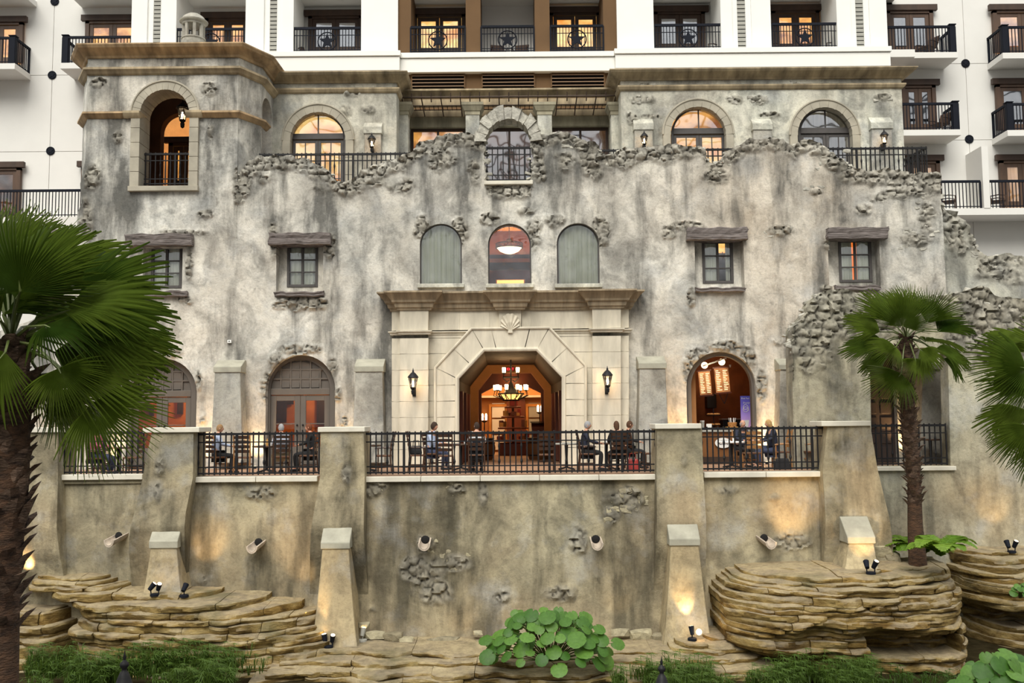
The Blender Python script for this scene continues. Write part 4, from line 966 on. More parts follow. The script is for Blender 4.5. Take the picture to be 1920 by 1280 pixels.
rrun(1317, 1545, 881, 1.10, 24.98, 'black iron terrace railing in front of the cafe arch')
rrun(1634, 1776, 872, 1.13, 26.98, 'black iron railing of the recessed balcony behind the slender palm')
def urail(x0, x1, Y, y_top, label, h=1.07): zt = Z_(y_top, Y, (x0+x1)/2); return railing((X_(x0, Y, 290), Y), (X_(x1, Y, 290), Y), ZU, zt, label, .15)
urail(487, 776, 30.55, 288, 'black railing behind the broken crest near the tower', 1.12)
urail(1124, 1168, 30.6, 281, 'short black railing showing between crest stones, right of the pergola')
urail(1318, 1384, 30.6, 279, 'short black railing in the dip below the orange lit upper door')
urail(1545, 1737, 30.6, 277, 'black railing above the right crest of the ruin', 1.0)
zt = Z_(277, 30.6, 1640); railing((X_(1737,30.6,290), 30.6), (X_(1737,30.6,290)-.25, 33.2), ZU, zt, 'black return railing at the right end of the upper terrace')
# balcony window inside the ruined arch
zq = Z_(340, FY+.1, 953); tr_ = railing((X_(913, FY+.1, 300), FY+.1), (X_(994, FY+.1, 300), FY+.1), zq, zq+1.1, 'black iron guard railing inside the ruined stone arch', .155)
# tower opening railing
zq = Z_(347, FY+.35, 310); railing((X_(264, FY+.35, 300), FY+.35), (X_(357, FY+.35, 300), FY+.35), zq, zq+1.03, 'black iron railing across the tall tower opening', .155)
# ------------------------------------------------------------------ recessed centre with pergola
CYb = 34.6
xa_, xb_ = xl1, xr0
lz0, lz1 = Z_(237, CYb-.3, 950), Z_(217, CYb-.3, 950)
def winblock(x0, x1, label, inner='lit'):
    t = sroot('window', label); t['kind'] = 'structure'; a, b = X_(x0, CYb, 260), X_(x1, CYb, 260); z1 = lz0; z0 = ZU
    MB().box(a, a+.09, CYb-.1, CYb, z0, z1).box(b-.09, b, CYb-.1, CYb, z0, z1).box(a+.09, b-.09, CYb-.1, CYb, z1-.1, z1).box((a+b)/2-.04, (a+b)/2+.04, CYb-.1, CYb, z0, z1-.1).build('frame', M['darkwood'], t)
    MB().box(a+.09, (a+b)/2-.04, CYb-.05, CYb-.04, z0, z1-.1).build('pane', M['glassr'], t); MB().box((a+b)/2+.04, b-.09, CYb-.05, CYb-.04, z0, z1-.1).build('pane', M['glassr'], t)
    MB().box(a, b, CYb+.3, CYb+.35, z0, z1).build('lit_interior', M[inner], t)
winblock(771, 872, 'wide dark-framed window under the pergola, left bay')
winblock(900, 1010, 'wide dark-framed window seen through the ruined arch', 'litdim')
winblock(1036, 1140, 'wide dark-framed window under the pergola, right bay', 'litdim')
struct(MB().box(xa_, xb_, CYb-.3, CYb+.1, lz0, lz1), 'trim_lintel', M['corniceg'])
for a, b in ((740,771),(872,900),(1010,1036),(1140,1170)): struct(MB().box(X_(a,CYb,260), X_(b,CYb,260), CYb-.05, CYb+.2, ZU, lz0), 'wall_window_pier', M['rear'])
zcb, zct = Z_(184, 33.3, 950), Z_(167, 33.0, 950)
cr = MB().sweep([(xa_-.1, 33.3), (xb_+.1, 33.3)], [(0, zcb), (.1, zcb), (.12, zcb+.12), (.22, zcb+.2), (.26, zct-.06), (.34, zct-.04), (.34, zct+.02), (0, zct+.02)]).build('pergola_cornice', M['cornice'], None, smooth=True, ang=25)
tag(cr, 'long straight cornice beam over the recessed pergola bay', 'cornice')
fas = MB()
for k, (y0, y1, Y) in enumerate(((185,196,33.7),(205,217,34.2))): fas.box(xa_, xb_, Y, Y+.25, Z_(y1, Y, 950), Z_(y0, Y, 950))
struct(fas, 'trim_fascia', M['cornice'])
struct(MB().box(xa_, xb_, 34.3, 36, lz1, lz1+.1), 'ceiling_upper', M['cornice'])
tl = thing('pergola_trellis', 'rust-dark iron trellis of rods sloping under the pergola cornice', 'trellis')
n = 23; M['rod'] = plain('rusty_rod', (.07,.045,.032), .7, .2)
for i in range(n):
    x = xa_+.1+(xb_-xa_-.2)*i/(n-1); zA = Z_(178, 32.8, 950)
    if i % 2 == 0: pts = [(x, 32.75, zA+.1), (x, 32.82, zA-.1), (x, 34.15, Z_(217,34.15,950))]
    else: pts = [(x, 32.75, zA+.08), (x, 32.82, zA-.12), (x, 32.9, zA-.2)]
    MB().tube(pts, .022, 5).build('rod', M['rod'], tl)
for Y, y, r in ((32.8,181,.028),(33.65,197,.02),(34.0,205,.018)): MB().tube([(xa_-.1, Y, Z_(y,Y,950)), (xb_+.1, Y, Z_(y,Y,950))], r, 6).build('long_rod', M['rod'], tl)
for i in range(n*2):
    x = xa_+.15+(xb_-xa_-.3)*i/(n*2-1); MB().tube([(x, 33.65, Z_(196,33.65,950)), (x, 34.0, Z_(206,34.0,950))], .012, 4).build('short_rod', M['rod'], tl)
for px0, px1, lb in ((741,765,'leftmost pergola column against the left upper wall'),(873,899,'pergola column left of the ruined arch'),(1008,1035,'pergola column right of the ruined arch'),(1146,1169,'rightmost pergola column against the right upper wall')):
    t = thing('pergola_column', 'square plastered ' + lb, 'column'); Y = 32.85; a, b = X_(px0, Y, 240), X_(px1, Y, 240); z = Z_(193, Y, (px0+px1)/2)
    MB().box(a, b, Y, Y+.5, ZU, z-.42).build('shaft', M['rear'], t, bev=.01)
    MB().sweep([(a,Y),(b,Y),(b,Y+.5),(a,Y+.5)], [(-.1,z-.44),(.02,z-.42),(.02,z-.3),(.05,z-.28),(.12,z-.12),(.14,z-.1),(.14,z),(-.1,z+.01)], closed=True).box(a,b,Y,Y+.5,z-.4,z).build('capital', M['corniceg'], t)
# ------------------------------------------------------------------ hotel behind
HP, HW = 36.2, 38.2
zt_ = Z_(-70, HP, 960); zb_ = Z_(98, HP, 960)   # balcony floor level of the centre
def zband(px, py): return Z_(py, HP, px)
struct(MB().box(X_(235,HW), X_(1700,HW), HW, HW+.3, zb_-.5, zt_), 'wall_hotel_recess', M['offwhite'])
struct(MB().box(X_(235,HW), X_(1700,HW), HP+.05, HW, zb_-.3, zb_-.004), 'floor_hotel_balcony', M['offwhite'])
struct(MB().box(X_(235,HW), X_(1700,HW), HP+.02, HW, zb_+2.75, zb_+3.05), 'ceiling_hotel_balcony', M['offwhite'])
# projecting white band
bandz0 = Z_(133, HP-.3, 650); bandz1 = Z_(97, HP-.3, 650)
for a, b, pr_, lb in ((235,751,.35,'left'), (751,1152,.1,'centre'), (1152,1663,.35,'right')):
    m = MB().box(X_(a,HP,110), X_(b,HP,110), HP-pr_, HP+.2, bandz0, bandz1-.22).box(X_(a,HP,110)-.04*(a>300), X_(b,HP,110)+.04, HP-pr_-.06, HP+.2, bandz1-.2, bandz1)
    struct(m, 'trim_band', M['white'], bev=.01)
struct(MB().box(X_(235,HP), X_(752,HP), HP-.02, HP+.3, ZC-.5, bandz0), 'wall_hotel_base', M['white'])
struct(MB().box(X_(1152,HP), X_(1664,HP), HP-.02, HP+.3, ZC-.5, bandz0), 'wall_hotel_base', M['white'])
struct(MB().box(X_(752,HP), X_(1152,HP), HP+.15, HP+.4, ZC-.2, bandz0+.1), 'wall_hotel_brown', M['brownwall'])
for k, (a, b) in enumerate(((773,870),(905,1001),(1035,1132))):
    t = thing('louver_vent', ('left','middle','right')[k]+' brown louvered vent above the pergola', 'vent'); Y = HP+.1; r = rc(a, 139-k*1, b, 165-k*1, Y)
    m = MB(); w = .05; m.box(r[0]-w, r[0], Y-.03, Y+.05, r[1], r[3]).box(r[2], r[2]+w, Y-.03, Y+.05, r[1], r[3]).box(r[0], r[2], Y-.03, Y+.05, r[3]-.02, r[3]+w); m.build('frame', M['brownwall'], t)
    MB().box(r[0], r[2], Y+.035, Y+.045, r[1], r[3]).build('dark_backing', M['black'], t)
    for i in range(4):
        z = r[1]+(r[3]-r[1])*(i+.5)/4; MB().hexa([(r[0],Y-.06,z-.03),(r[2],Y-.06,z-.03),(r[2],Y+.03,z+.02),(r[0],Y+.03,z+.02)], [(r[0],Y-.06,z+.0),(r[2],Y-.06,z+.0),(r[2],Y+.03,z+.035),(r[0],Y+.03,z+.035)]).build('slat', M['vent'] if 'vent' in M else M['brownwall'], t)
for a, b, y, lb in ((521,663,134,'left'),(1203,1342,127,'right')):
    t = thing('linear_grille', 'thin linear ventilation grille under the %s white band' % lb, 'vent'); Y = HP-.05; r = rc(a, y-4, b, y+5, Y); xm = r[0]+(r[2]-r[0])*.3
    MB().box(r[0], xm, Y-.01, Y+.02, r[1], r[3]).build('dark_opening', M['black'], t)
    for i in range(3): z = r[1]+(r[3]-r[1])*(i+.2)/3; MB().box(xm, r[2], Y-.03, Y+.02, z, z+.03).build('slat', M['offwhite'], t)
    MB().box(xm, r[2], Y, Y+.015, r[1], r[3]).build('dark_backing', M['black'], t)
# pilasters
for k, (a, b, la, lb_) in enumerate(((246,330,286,299),(460,550,505,518),(677,746,0,0),(1157,1226,0,0),(1352,1446,1384,1399),(1570,1664,1607,1621))):
    x0, x1 = X_(a, HP, 60), X_(b, HP, 60)
    m = MB()
    if la:
        l0, l1 = X_(la, HP, 60), X_(lb_, HP, 60)
        m.box(x0, l0-.22, HP, HW, bandz1-.05, zt_).box(l1+.22, x1, HP, HW, bandz1-.05, zt_).box(l0-.22, l0, HP+.08, HW, bandz1-.05, zt_).box(l1, l1+.22, HP+.08, HW, bandz1-.05, zt_)
        t = thing('louver_strip', 'vertical grey louver strip in the %s white pilaster' % {0:'first',1:'second',4:'fifth',5:'last'}[k], 'vent')
        MB().box(l0, l1, HP+.22, HP+.24, bandz1, zt_).build('dark_backing', M['black'], t)
        z = bandz1+.1
        while z < zt_:
            MB().hexa([(l0,HP+.06,z),(l1,HP+.06,z),(l1,HP+.2,z+.06),(l0,HP+.2,z+.06)], [(l0,HP+.06,z+.13),(l1,HP+.06,z+.13),(l1,HP+.2,z+.17),(l0,HP+.2,z+.17)]).build('slat', M['slatgrey'] if 'slatgrey' in M else M['offwhite'], t); z += .165
    else: m.box(x0, x1, HP, HW, bandz1-.05, zt_)
    struct(m, 'wall_pilaster', M['white'])
for a, b in ((746,770),(873,901),(1003,1031),(1132,1157)): struct(MB().box(X_(a,HP,60), X_(b,HP,60), HP+.12, HW, bandz1-.05, zt_), 'wall_brown_pier', M['brownwall'])
def hoteldoor(label, x0, x1, ylin, ybot, Y, panes, inner, glass='glass', lin=(0,0), cols=1, mat='midwood'):
    t = sroot('door', label); t['kind'] = 'structure'; a = X_(x0, Y, (ylin+ybot)/2); b = X_(x1, Y, (ylin+ybot)/2); z1 = Z_(ylin+11, Y-.1, (x0+x1)/2); z0 = Z_(ybot, Y, (x0+x1)/2)
    zl = Z_(ylin, Y-.1, (x0+x1)/2); MB().box(a-.16, b+.16, Y-.12, Y+.05, z1, zl).build('lintel', M['darkwood'], t, bev=.01)
    MB().box(a-.0, a+.16, Y-.05, Y+.1, z0, z1).box(b-.16, b, Y-.05, Y+.1, z0, z1).box(a, b, Y-.05, Y+.1, z1-.1, z1-.001).build('frame', M[mat], t)
    cx = (a+b)/2; leaf(t, a+.17, cx-.005, z0, z1-.11, Y, mat, 1, 1, .15, glass=glass); leaf(t, cx+.005, b-.17, z0, z1-.11, Y, mat, 1, 1, .15, glass=glass)
    if inner: MB().box(a+.1, b-.1, Y+.085, Y+.12, z0, z1-.05).build('lit_interior', M[inner], t)
    return t
E0 = HW-.15
hoteldoor('dark balcony door behind the cupola', 384, 470, 22, 98, E0, 0, 'lit', mat='darkwood')
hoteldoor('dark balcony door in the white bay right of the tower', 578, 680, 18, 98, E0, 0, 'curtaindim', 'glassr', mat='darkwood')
hoteldoor('lit balcony door in the left brown bay', 775, 873, 15, 100, E0, 0, 'litbright', mat='darkwood')
hoteldoor('lit balcony door in the right brown bay', 1030, 1126, 12, 98, E0, 0, 'litbright', mat='darkwood')
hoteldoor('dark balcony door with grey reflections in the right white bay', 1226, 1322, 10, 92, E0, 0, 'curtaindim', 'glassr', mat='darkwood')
hoteldoor('amber lit balcony door in the far right white bay', 1447, 1537, 8, 92, E0, 0, 'lit', mat='darkwood')
for k, (x0, x1, y0, y1) in enumerate(((332,459,52,92),(551,677,42,95),(770,872,43,100),(902,1001,42,98),(1032,1131,40,98),(1227,1353,32,89),(1447,1570,36,91))):
    z = Z_(y1, HP+.12, (x0+x1)/2); nm = ('behind the cupola','in the white bay left of the brown piers','in the left brown bay','in the middle brown bay','in the right brown bay','in the white bay right of the brown piers','in the far right white bay')[k]
    railing((X_(x0, HP+.12, 60), HP+.12), (X_(x1, HP+.12, 60), HP+.12), zb_+.02, zb_+1.12, 'dark railing with a ringed star ' + nm, .115, 'navy', 'star', 'balcony_railing')
# side wings: panelled stucco with joints
LW = 38.2
def wing(pxs, pys, Y, name):
    xs = [X_(p, Y, 140) for p in pxs]; zs = [Z_(p, Y, (pxs[0]+pxs[-1])/2) for p in pys]; g = .012
    t = MB().box(xs[0], xs[-1], Y+.04, Y+.3, zs[-1], zs[0]); o = struct(t, name, M['offwhite'])
    for i in range(len(xs)-1):
        for j in range(len(zs)-1): MB().box(xs[i]+g, xs[i+1]-g, Y, Y+.05, zs[j+1]+g, zs[j]-g).build('panel', M['offwhite'], o)
wing([-120, 98, 300], [-80, 141, 284, 900], LW, 'wall_hotel_left')
wing([1640, 1811, 2030], [-80, 119, 262, 520], LW, 'wall_hotel_right')
for k, (px, py) in enumerate(((103,3),(98,141),(95,283),(1810,119),(1817,261))):
    lb = ('top left','middle left','lower left','upper right','lower right')[k]; c = at(px, py, LW)
    t = thing('wall_medallion', 'round dark metal medallion with a star relief, %s on the hotel wall' % lb, 'medallion', (c.x, LW, c.z)); r = .175
    m = MB().lathe([(r,0),(r,.03),(r*.88,.045),(r*.84,.03),(.001,.03)], n=20, cap=False); d = m.build('disc', M['navy'], t, smooth=True, ang=30); d.rotation_euler = (PI/2, 0, 0)
    P = [(r*(.75 if i % 2 == 0 else .32)*math.cos(PI/2+i*PI/5), r*(.75 if i % 2 == 0 else .32)*math.sin(PI/2+i*PI/5)) for i in range(10)]; MB().prism(P, -.045, -.03).build('star', M['navy'], t)
def balcony(label, x0, x1, yb, ends, Y0=LW, dep=1.25, post=1, slabh=.24, hgt=1.1):
    Yf = Y0-dep; z = Z_(yb, Yf, (x0+x1)/2); a, b = X_(x0, Yf, yb), X_(x1, Yf, yb)
    t = thing('hotel_balcony', label, 'balcony'); MB().box(a, b, Yf, Y0, z-slabh, z).build('slab', M['offwhite'], t, bev=.01)
    q = railing((a+.05, Yf+.07), (b-.05, Yf+.07), z, z+hgt, None, .125, 'navy', 'plain', 'railing', tagit=False); q.parent = t
    for e in ends:
        xx = a+.07 if e < 0 else b-.07
        s_ = railing((xx, Yf+.1), (xx, Y0), z, z+hgt, None, .125, 'navy', 'plain', 'railing', tagit=False); s_.parent = t
        if post:
            MB().box(xx-.2 if e > 0 else xx-.03, xx+.03 if e > 0 else xx+.2, Yf+.02, Yf+.25, z, z+hgt+.02).box(xx-.23 if e > 0 else xx-.06, xx+.06 if e > 0 else xx+.23, Yf-.01, Yf+.28, z+hgt+.021, z+hgt+.06).build('corner_post', M['navy'], t, bev=.008)
    return t
balcony('white slab balcony cut by the left edge of the picture', -120, 28, 119, [1])
balcony('white slab balcony directly left of the tower', 113, 275, 117, [-1])
balcony('white slab balcony touching the right end of the star balconies, upper', 1625, 1796, 98, [1])
balcony('white slab balcony at the right picture edge, upper', 1880, 2050, 98, [-1])
balcony('white slab balcony just right of the far right upper cornice, lower row', 1640, 1802, 243, [1])
balcony('white slab balcony at the right picture edge, lower row', 1889, 2060, 243, [-1])
balcony('white slab underside at the top left corner', -120, 40, -22, [])
balcony('white slab underside above the tower balcony door', 128, 280, -22, [])
balcony('broad ground balcony with thin rails above the left palm', -120, 153, 407, [], post=0, slabh=.5)
# third row at the right: divider wall and two rails
t = thing('hotel_balcony', 'low right balcony with a white divider wall and two lounge chairs', 'balcony'); Yf = LW-1.3; z = Z_(390, Yf, 1850); MB().box(X_(1700,Yf,390), X_(2060,Yf,390), Yf, LW, z-.27, z).build('slab', M['offwhite'], t, bev=.01)
MB().box(X_(1842,Yf,330), X_(1854,Yf,330), Yf-.02, LW, z, Z_(274, Yf, 1848)).build('divider_wall', M['offwhite'], t)
for a, b in ((1762,1841),(1857,2050)): q = railing((X_(a,Yf,390), Yf+.06), (X_(b,Yf,390), Yf+.06), z, z+1.12, None, .13, 'navy', 'plain', 'railing', tagit=False); q.parent = t
struct(MB().box(X_(1640,LW+.0), X_(2060,LW), LW+.31, LW+.6, ZF, z-.2), 'wall_hotel_lower', M['offwhite'])
hoteldoor('wooden balcony door cut by the left picture edge, upper row', -45, 43, 30, 118, LW-.16, 0, 'lit')
hoteldoor('wooden balcony door left of the tower, upper row', 160, 262, 27, 117, LW-.16, 0, 'lit', 'glass')
hoteldoor('dark wooden door cut by the left picture edge, lower row', -70, 38, 303, 407, LW-.16, 0, 'litdim')
hoteldoor('wooden door peeking out left of the tower, lower row', 152, 250, 301, 407, LW-.16, 0, 'litdim')
hoteldoor('wooden balcony door with a gathered curtain, right wing upper row', 1662, 1750, 8, 98, LW-.16, 0, 'curtaindim', 'glassr')
hoteldoor('wooden balcony door at the right edge, upper row', 1862, 1970, 7, 98, LW-.16, 0, 'lit', 'glassr')
hoteldoor('wooden balcony door, right wing middle row', 1690, 1755, 148, 243, LW-.16, 0, 'curtaindim', 'glassr')
hoteldoor('wooden balcony door at the right edge, middle row', 1868, 1980, 146, 243, LW-.16, 0, 'curtaindim', 'glassr')
hoteldoor('lit wooden door behind the upper terrace railing end', 1700, 1763, 290, 385, LW-.16, 0, 'curtlit')
hoteldoor('wooden door with a lit cream curtain at the right edge, low row', 1875, 1960, 289, 388, LW-.16, 0, 'curtlit')
# balcony chairs
M['wicker'] = plain('dark_wicker', (.06,.032,.02), .8, var=.4, scale=20, bump=.4)
def lounge(label, loc, rz):
    t = thing('balcony_chair', label, 'chair', loc, rz)
    MB().box(-.26,.26,-.25,.28,.30,.37).build('seat', M['wicker'], t, bev=.02)
    m = MB(); m.hexa([(-.27,.22,.34),(.27,.22,.34),(.27,.28,.34),(-.27,.28,.34)], [(-.29,.42,.86),(.29,.42,.86),(.29,.47,.86),(-.29,.47,.86)]); m.build('backrest', M['wicker'], t, bev=.02)
    for s in (-1, 1):
        MB().tube([(s*.3,-.25,.0),(s*.3,-.24,.52),(s*.3,.0,.56),(s*.29,.32,.52)], .022, 6).build('armrest', M['wicker'], t, smooth=True); MB().tube([(s*.27,.26,.36),(s*.28,.33,0)], .02, 5).build('leg', M['wicker'], t)
    return t
lz = zb_
lounge('dark wicker chair, left of the pair in the middle brown bay', (X_(936,37.2,80), 37.2, lz), .2); lounge('dark wicker chair, right of the pair in the middle brown bay', (X_(975,37.2,80), 37.2, lz), -.2)
lounge('wicker chair at the left of the white bay right of the tower', (X_(573,37.2,80), 37.2, lz), .9); lounge('wicker chair at the right of the white bay right of the tower', (X_(668,37.2,80), 37.2, lz), -.9)
lounge('wicker chair at the left of the bay right of the brown piers', (X_(1240,37.2,80), 37.2, lz), .9); lounge('wicker chair at the right of the bay right of the brown piers', (X_(1330,37.2,80), 37.2, lz), -1.2)
lounge('wicker chair at the left of the far right star bay', (X_(1455,37.2,80), 37.2, lz), .9); lounge('wicker chair at the right of the far right star bay', (X_(1550,37.2,80), 37.2, lz), -1.2)
lounge('wicker chair on the upper right wing balcony', (X_(1738,37.4,90), 37.4, Z_(98,36.95,1710)), -1.1); lounge('wicker chair on the middle right wing balcony', (X_(1762,37.4,235), 37.4, Z_(243,36.95,1720)), -1.1)
lounge('brown chair left of the white divider wall', (X_(1778,37.3,385), 37.3, z), 1.2); lounge('brown chair right of the white divider wall', (X_(1872,37.3,385), 37.3, z), 1.2)
# ------------------------------------------------------------------ shell fix-ups and interiors
M['lobby'] = plain('amber_lobby_plaster', (.50,.22,.075), .8, var=.1)
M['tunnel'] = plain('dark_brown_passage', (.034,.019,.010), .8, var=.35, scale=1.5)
M['redwood'] = plain('red_brown_wood', (.13,.03,.012), .5, var=.3, scale=3, vs=(1,1,.3))
M['orangewall'] = plain('orange_room_plaster', (.60,.26,.06), .8, var=.15)
M['cafewall'] = plain('cafe_brown_plaster', (.18,.06,.018), .8, var=.3)
M['paper'] = plain('white_card', (.8,.8,.78), .8, var=.02)
def light(name, kind, loc, e, col=(1,.62,.30), size=.3, rot=None, spot=None, blend=.6, sy=None):
    l = bpy.data.lights.new(name, kind); o = bpy.data.objects.new(name, l); C.objects.link(o); o.location = loc; l.energy = e; l.color = col
    if kind == 'AREA':
        l.size = size
        if sy: l.shape = 'RECTANGLE'; l.size_y = sy
    elif kind != 'SUN': l.shadow_soft_size = size
    if kind == 'SPOT': l.spot_size = math.radians(spot or 60); l.spot_blend = blend
    if rot is not None: o.rotation_euler = rot
    return o
def aim(o, tgt):
    d = Vector(tgt) - o.location; o.rotation_euler = d.to_track_quat('-Z', 'Y').to_euler(); return o
# octagonal passage
def octpts(x0, x1, xa, xb, yt, ys, Y, z0=None):
    p = [at(x0, 800, Y).x, at(x1, 800, Y).x]; z = Z_(yt, Y, 957); zs = Z_(ys, Y, 957)
    return [(p[0], ZF), (p[0], zs), (X_(xa,Y,yt), z), (X_(xb,Y,yt), z), (p[1], zs), (p[1], ZF)]
T0 = octpts(855, 1062, 907, 1010, 656, 710, FY); T1 = octpts(882, 1034, 914, 1001, 684, 724, 36.0); 
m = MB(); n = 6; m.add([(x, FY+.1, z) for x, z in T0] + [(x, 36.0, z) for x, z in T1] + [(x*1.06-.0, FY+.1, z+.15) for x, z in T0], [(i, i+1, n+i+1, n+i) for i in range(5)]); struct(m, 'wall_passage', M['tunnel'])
struct(MB().box(-5.8, 5.8, FY+.7, 45, ZF-.3, ZF-.001), 'floor_lobby', M['tile'])
T2 = octpts(897, 1021, 922, 996, 699, 731, 36.0)
def frame_between(A, B, y0, y1, name, mat):
    P = list(A) + list(B)[::-1]; o = MB().prism(P, y0, y1); struct(o, name, mat)
frame_between([(x-.0,z) for x,z in T1], T2, 35.95, 36.5, 'trim_inner_arch', M['lobby'])
T3 = octpts(903, 1015, 926, 990, 725, 737, 37.5); T3o = octpts(880, 1040, 905, 1008, 670, 720, 37.5)
frame_between(T3o, T3, 37.4, 37.8, 'trim_dark_arch', M['redwood'])
o_ = [(T0[0][0]-1.2, ZF), (T0[0][0]-1.2, T0[2][1]+1), (T0[5][0]+1.2, T0[2][1]+1), (T0[5][0]+1.2, ZF)]
LZ = ZF+4.3
struct(MB().box(-5.6, 5.6, 43.5, 43.8, ZF, LZ), 'wall_lobby_back', M['lobby'])
struct(MB().box(-5.8, -5.6, FY+.7, 43.8, ZF, LZ).box(5.6, 5.8, FY+.7, 43.8, ZF, LZ), 'wall_lobby_side', M['lobby'])
struct(MB().box(-14, 14, FY+.65, 43.8, LZ, LZ+.25), 'ceiling_lobby', M['lobby'])
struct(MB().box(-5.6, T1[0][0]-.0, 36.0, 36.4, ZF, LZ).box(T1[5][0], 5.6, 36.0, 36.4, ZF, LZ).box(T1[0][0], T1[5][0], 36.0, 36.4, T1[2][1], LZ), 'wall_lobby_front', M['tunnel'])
# pilasters in the passage walls
for s in (-1, 1):
    for k in range(3):
        Y = 31.2+k*1.6; u = (Y-FY)/(36-FY); xw = (T0[0][0] if s < 0 else T0[5][0])*(1-u)+(T1[0][0] if s < 0 else T1[5][0])*u
        MB().box(min(xw-s*.1, xw+s*.02), max(xw-s*.1, xw+s*.02), Y, Y+.5, ZF+.02, ZF+2.35).build('wall_panel', M['redwood'], bpy.data.objects['wall_passage'], bev=.01)
# back of the lobby: glazed doors, panels
for k, (a, b, lb) in enumerate(((921,948,'left'), (990,1014,'right'))):
    t = sroot('door', lb + ' glazed lobby door far behind the portal'); t['kind'] = 'structure'; x0, x1 = X_(a,43.4,780), X_(b,43.4,780); z1 = Z_(762,43.4,957)
    MB().box(x0-.1,x1+.1,43.38,43.48,z1,z1+.12).box(x0-.1,x0,43.38,43.48,ZF,z1).box(x1,x1+.1,43.38,43.48,ZF,z1).build('frame', M['orangewall'], t)
    for j in range(3): MB().box(x0+.04,x1-.04,43.4,43.43,ZF+.1+j*.72,ZF+.75+j*.72).build('pane', M['paper'] if k == 0 else M['slatgrey'], t)
struct(MB().box(X_(950,43.3,760), X_(985,43.3,760), 43.3, 43.5, ZF, Z_(745,43.3,960)), 'trim_lobby_panel', M['redwood'])
struct(MB().box(-4, 4, 43.2, 43.5, Z_(745,43.2,960)+.0, Z_(741,43.2,960)), 'trim_lobby_cornice', M['cap'])
light('lobby_ceiling_light', 'AREA', (0, 40.2, LZ-.1), 130, (1,.62,.30), 4); light('passage_light', 'POINT', (0, 37.0, ZF+2.9), 10, (1,.5,.2), .2)
light('lobby_wash_light', 'AREA', (0, 42.4, LZ-.3), 60, (1,.55,.22), 3, (math.radians(20),0,0), sy=.4)
# chandelier in the passage
chd = thing('iron_chandelier', 'wrought iron two-tier chandelier with glowing candle shades inside the portal', 'chandelier'); cc = at(958, 722, 33.6)
m = MB(); m.tube([(cc.x, cc.y, T0[2][1]+.35), (cc.x, cc.y, cc.z-.3)], .03).lathe([(.10,-.5),(.2,-.46),(.28,-.34),(.22,-.2),(.1,-.05),(.05,.1)], tuple(cc), 10); m.build('stem', M['iron'], chd, smooth=True)
for r, z, nm in ((.44,-.30,'lower_ring'), (.27,-.52,'bowl_ring'), (.27,.28,'upper_ring')): MB().tube([(cc.x+r*math.cos(q), cc.y+r*math.sin(q), cc.z+z) for q in [2*PI*i/20 for i in range(21)]], .028, 6).build(nm, M['iron'], chd, smooth=True)
for i in range(12):
    q = 2*PI*i/12; MB().tube([(cc.x+.44*math.cos(q), cc.y+.44*math.sin(q), cc.z-.30), (cc.x+.27*math.cos(q), cc.y+.27*math.sin(q), cc.z-.52)], .018, 5).build('bowl_rib', M['iron'], chd)
MB().lathe([(.40,-.31),(.25,-.50),(.001,-.52)], tuple(cc), 16, cap=False).build('glass_bowl', M['glow'], chd, smooth=True)
for tier, (r, z, n) in enumerate(((.56,-.12,9), (.34,.48,4))):
    for i in range(n):
        q = 2*PI*(i+(.35 if tier == 0 else .5))/n; x, y, zz = cc.x+r*math.cos(q), cc.y+r*math.sin(q), cc.z+z
        MB().tube([(cc.x+.08*math.cos(q), cc.y+.08*math.sin(q), zz-.3), (cc.x+r*.6*math.cos(q), cc.y+r*.6*math.sin(q), zz-.36), (cc.x+r*1.1*math.cos(q), cc.y+r*1.1*math.sin(q), zz-.24), (x, y, zz-.06)], .016, 5).lathe([(.07,-.07),(.075,-.05),(.02,-.04)], (x, y, zz), 8).build('arm', M['iron'], chd)
        MB().lathe([(.055,-.04),(.062,.10),(.055,.13)], (x, y, zz), 8).build('candle_shade', M['bulb'], chd)
light('chandelier_light', 'POINT', (cc.x, cc.y-.1, cc.z-.1), 15, (1,.60,.26), .4)
# exit sign
def text(body, size, loc, mat, parent=None, name='lettering', ext=.004, rot=(PI/2,0,0), align='CENTER', shear=0):
    cu_ = bpy.data.curves.new(name, 'FONT'); cu_.body = body; cu_.size = size; cu_.extrude = ext; cu_.align_x = align; cu_.align_y = 'CENTER'; cu_.resolution_u = 2; cu_.shear = shear
    o = bpy.data.objects.new(name, cu_); C.objects.link(o); o.rotation_euler = rot; o.location = loc; dg = bpy.context.evaluated_depsgraph_get(); me = bpy.data.meshes.new_from_object(o.evaluated_get(dg)); bpy.data.objects.remove(o)
    ob = bpy.data.objects.new(name, me); C.objects.link(ob); me.materials.clear(); me.materials.append(mat); ob.rotation_euler = rot; ob.location = loc
    if parent: ob.parent = parent
    return ob
M['exitred'] = emis('red_exit_letters', (1,.03,.04), 2.2); M['dkred'] = plain('dark_red', (.16,.01,.012), .6, var=.1)
ce = at(957, 692, 35.9); ex = thing('exit_sign', 'small red EXIT sign over the inner octagonal arch', 'sign', tuple(ce)); MB().box(-.15,.15,-.02,.03,-.08,.08).build('sign_box', M['dkred'], ex); text('EXIT', .13, (0,-.028,0), M['exitred'], ex)
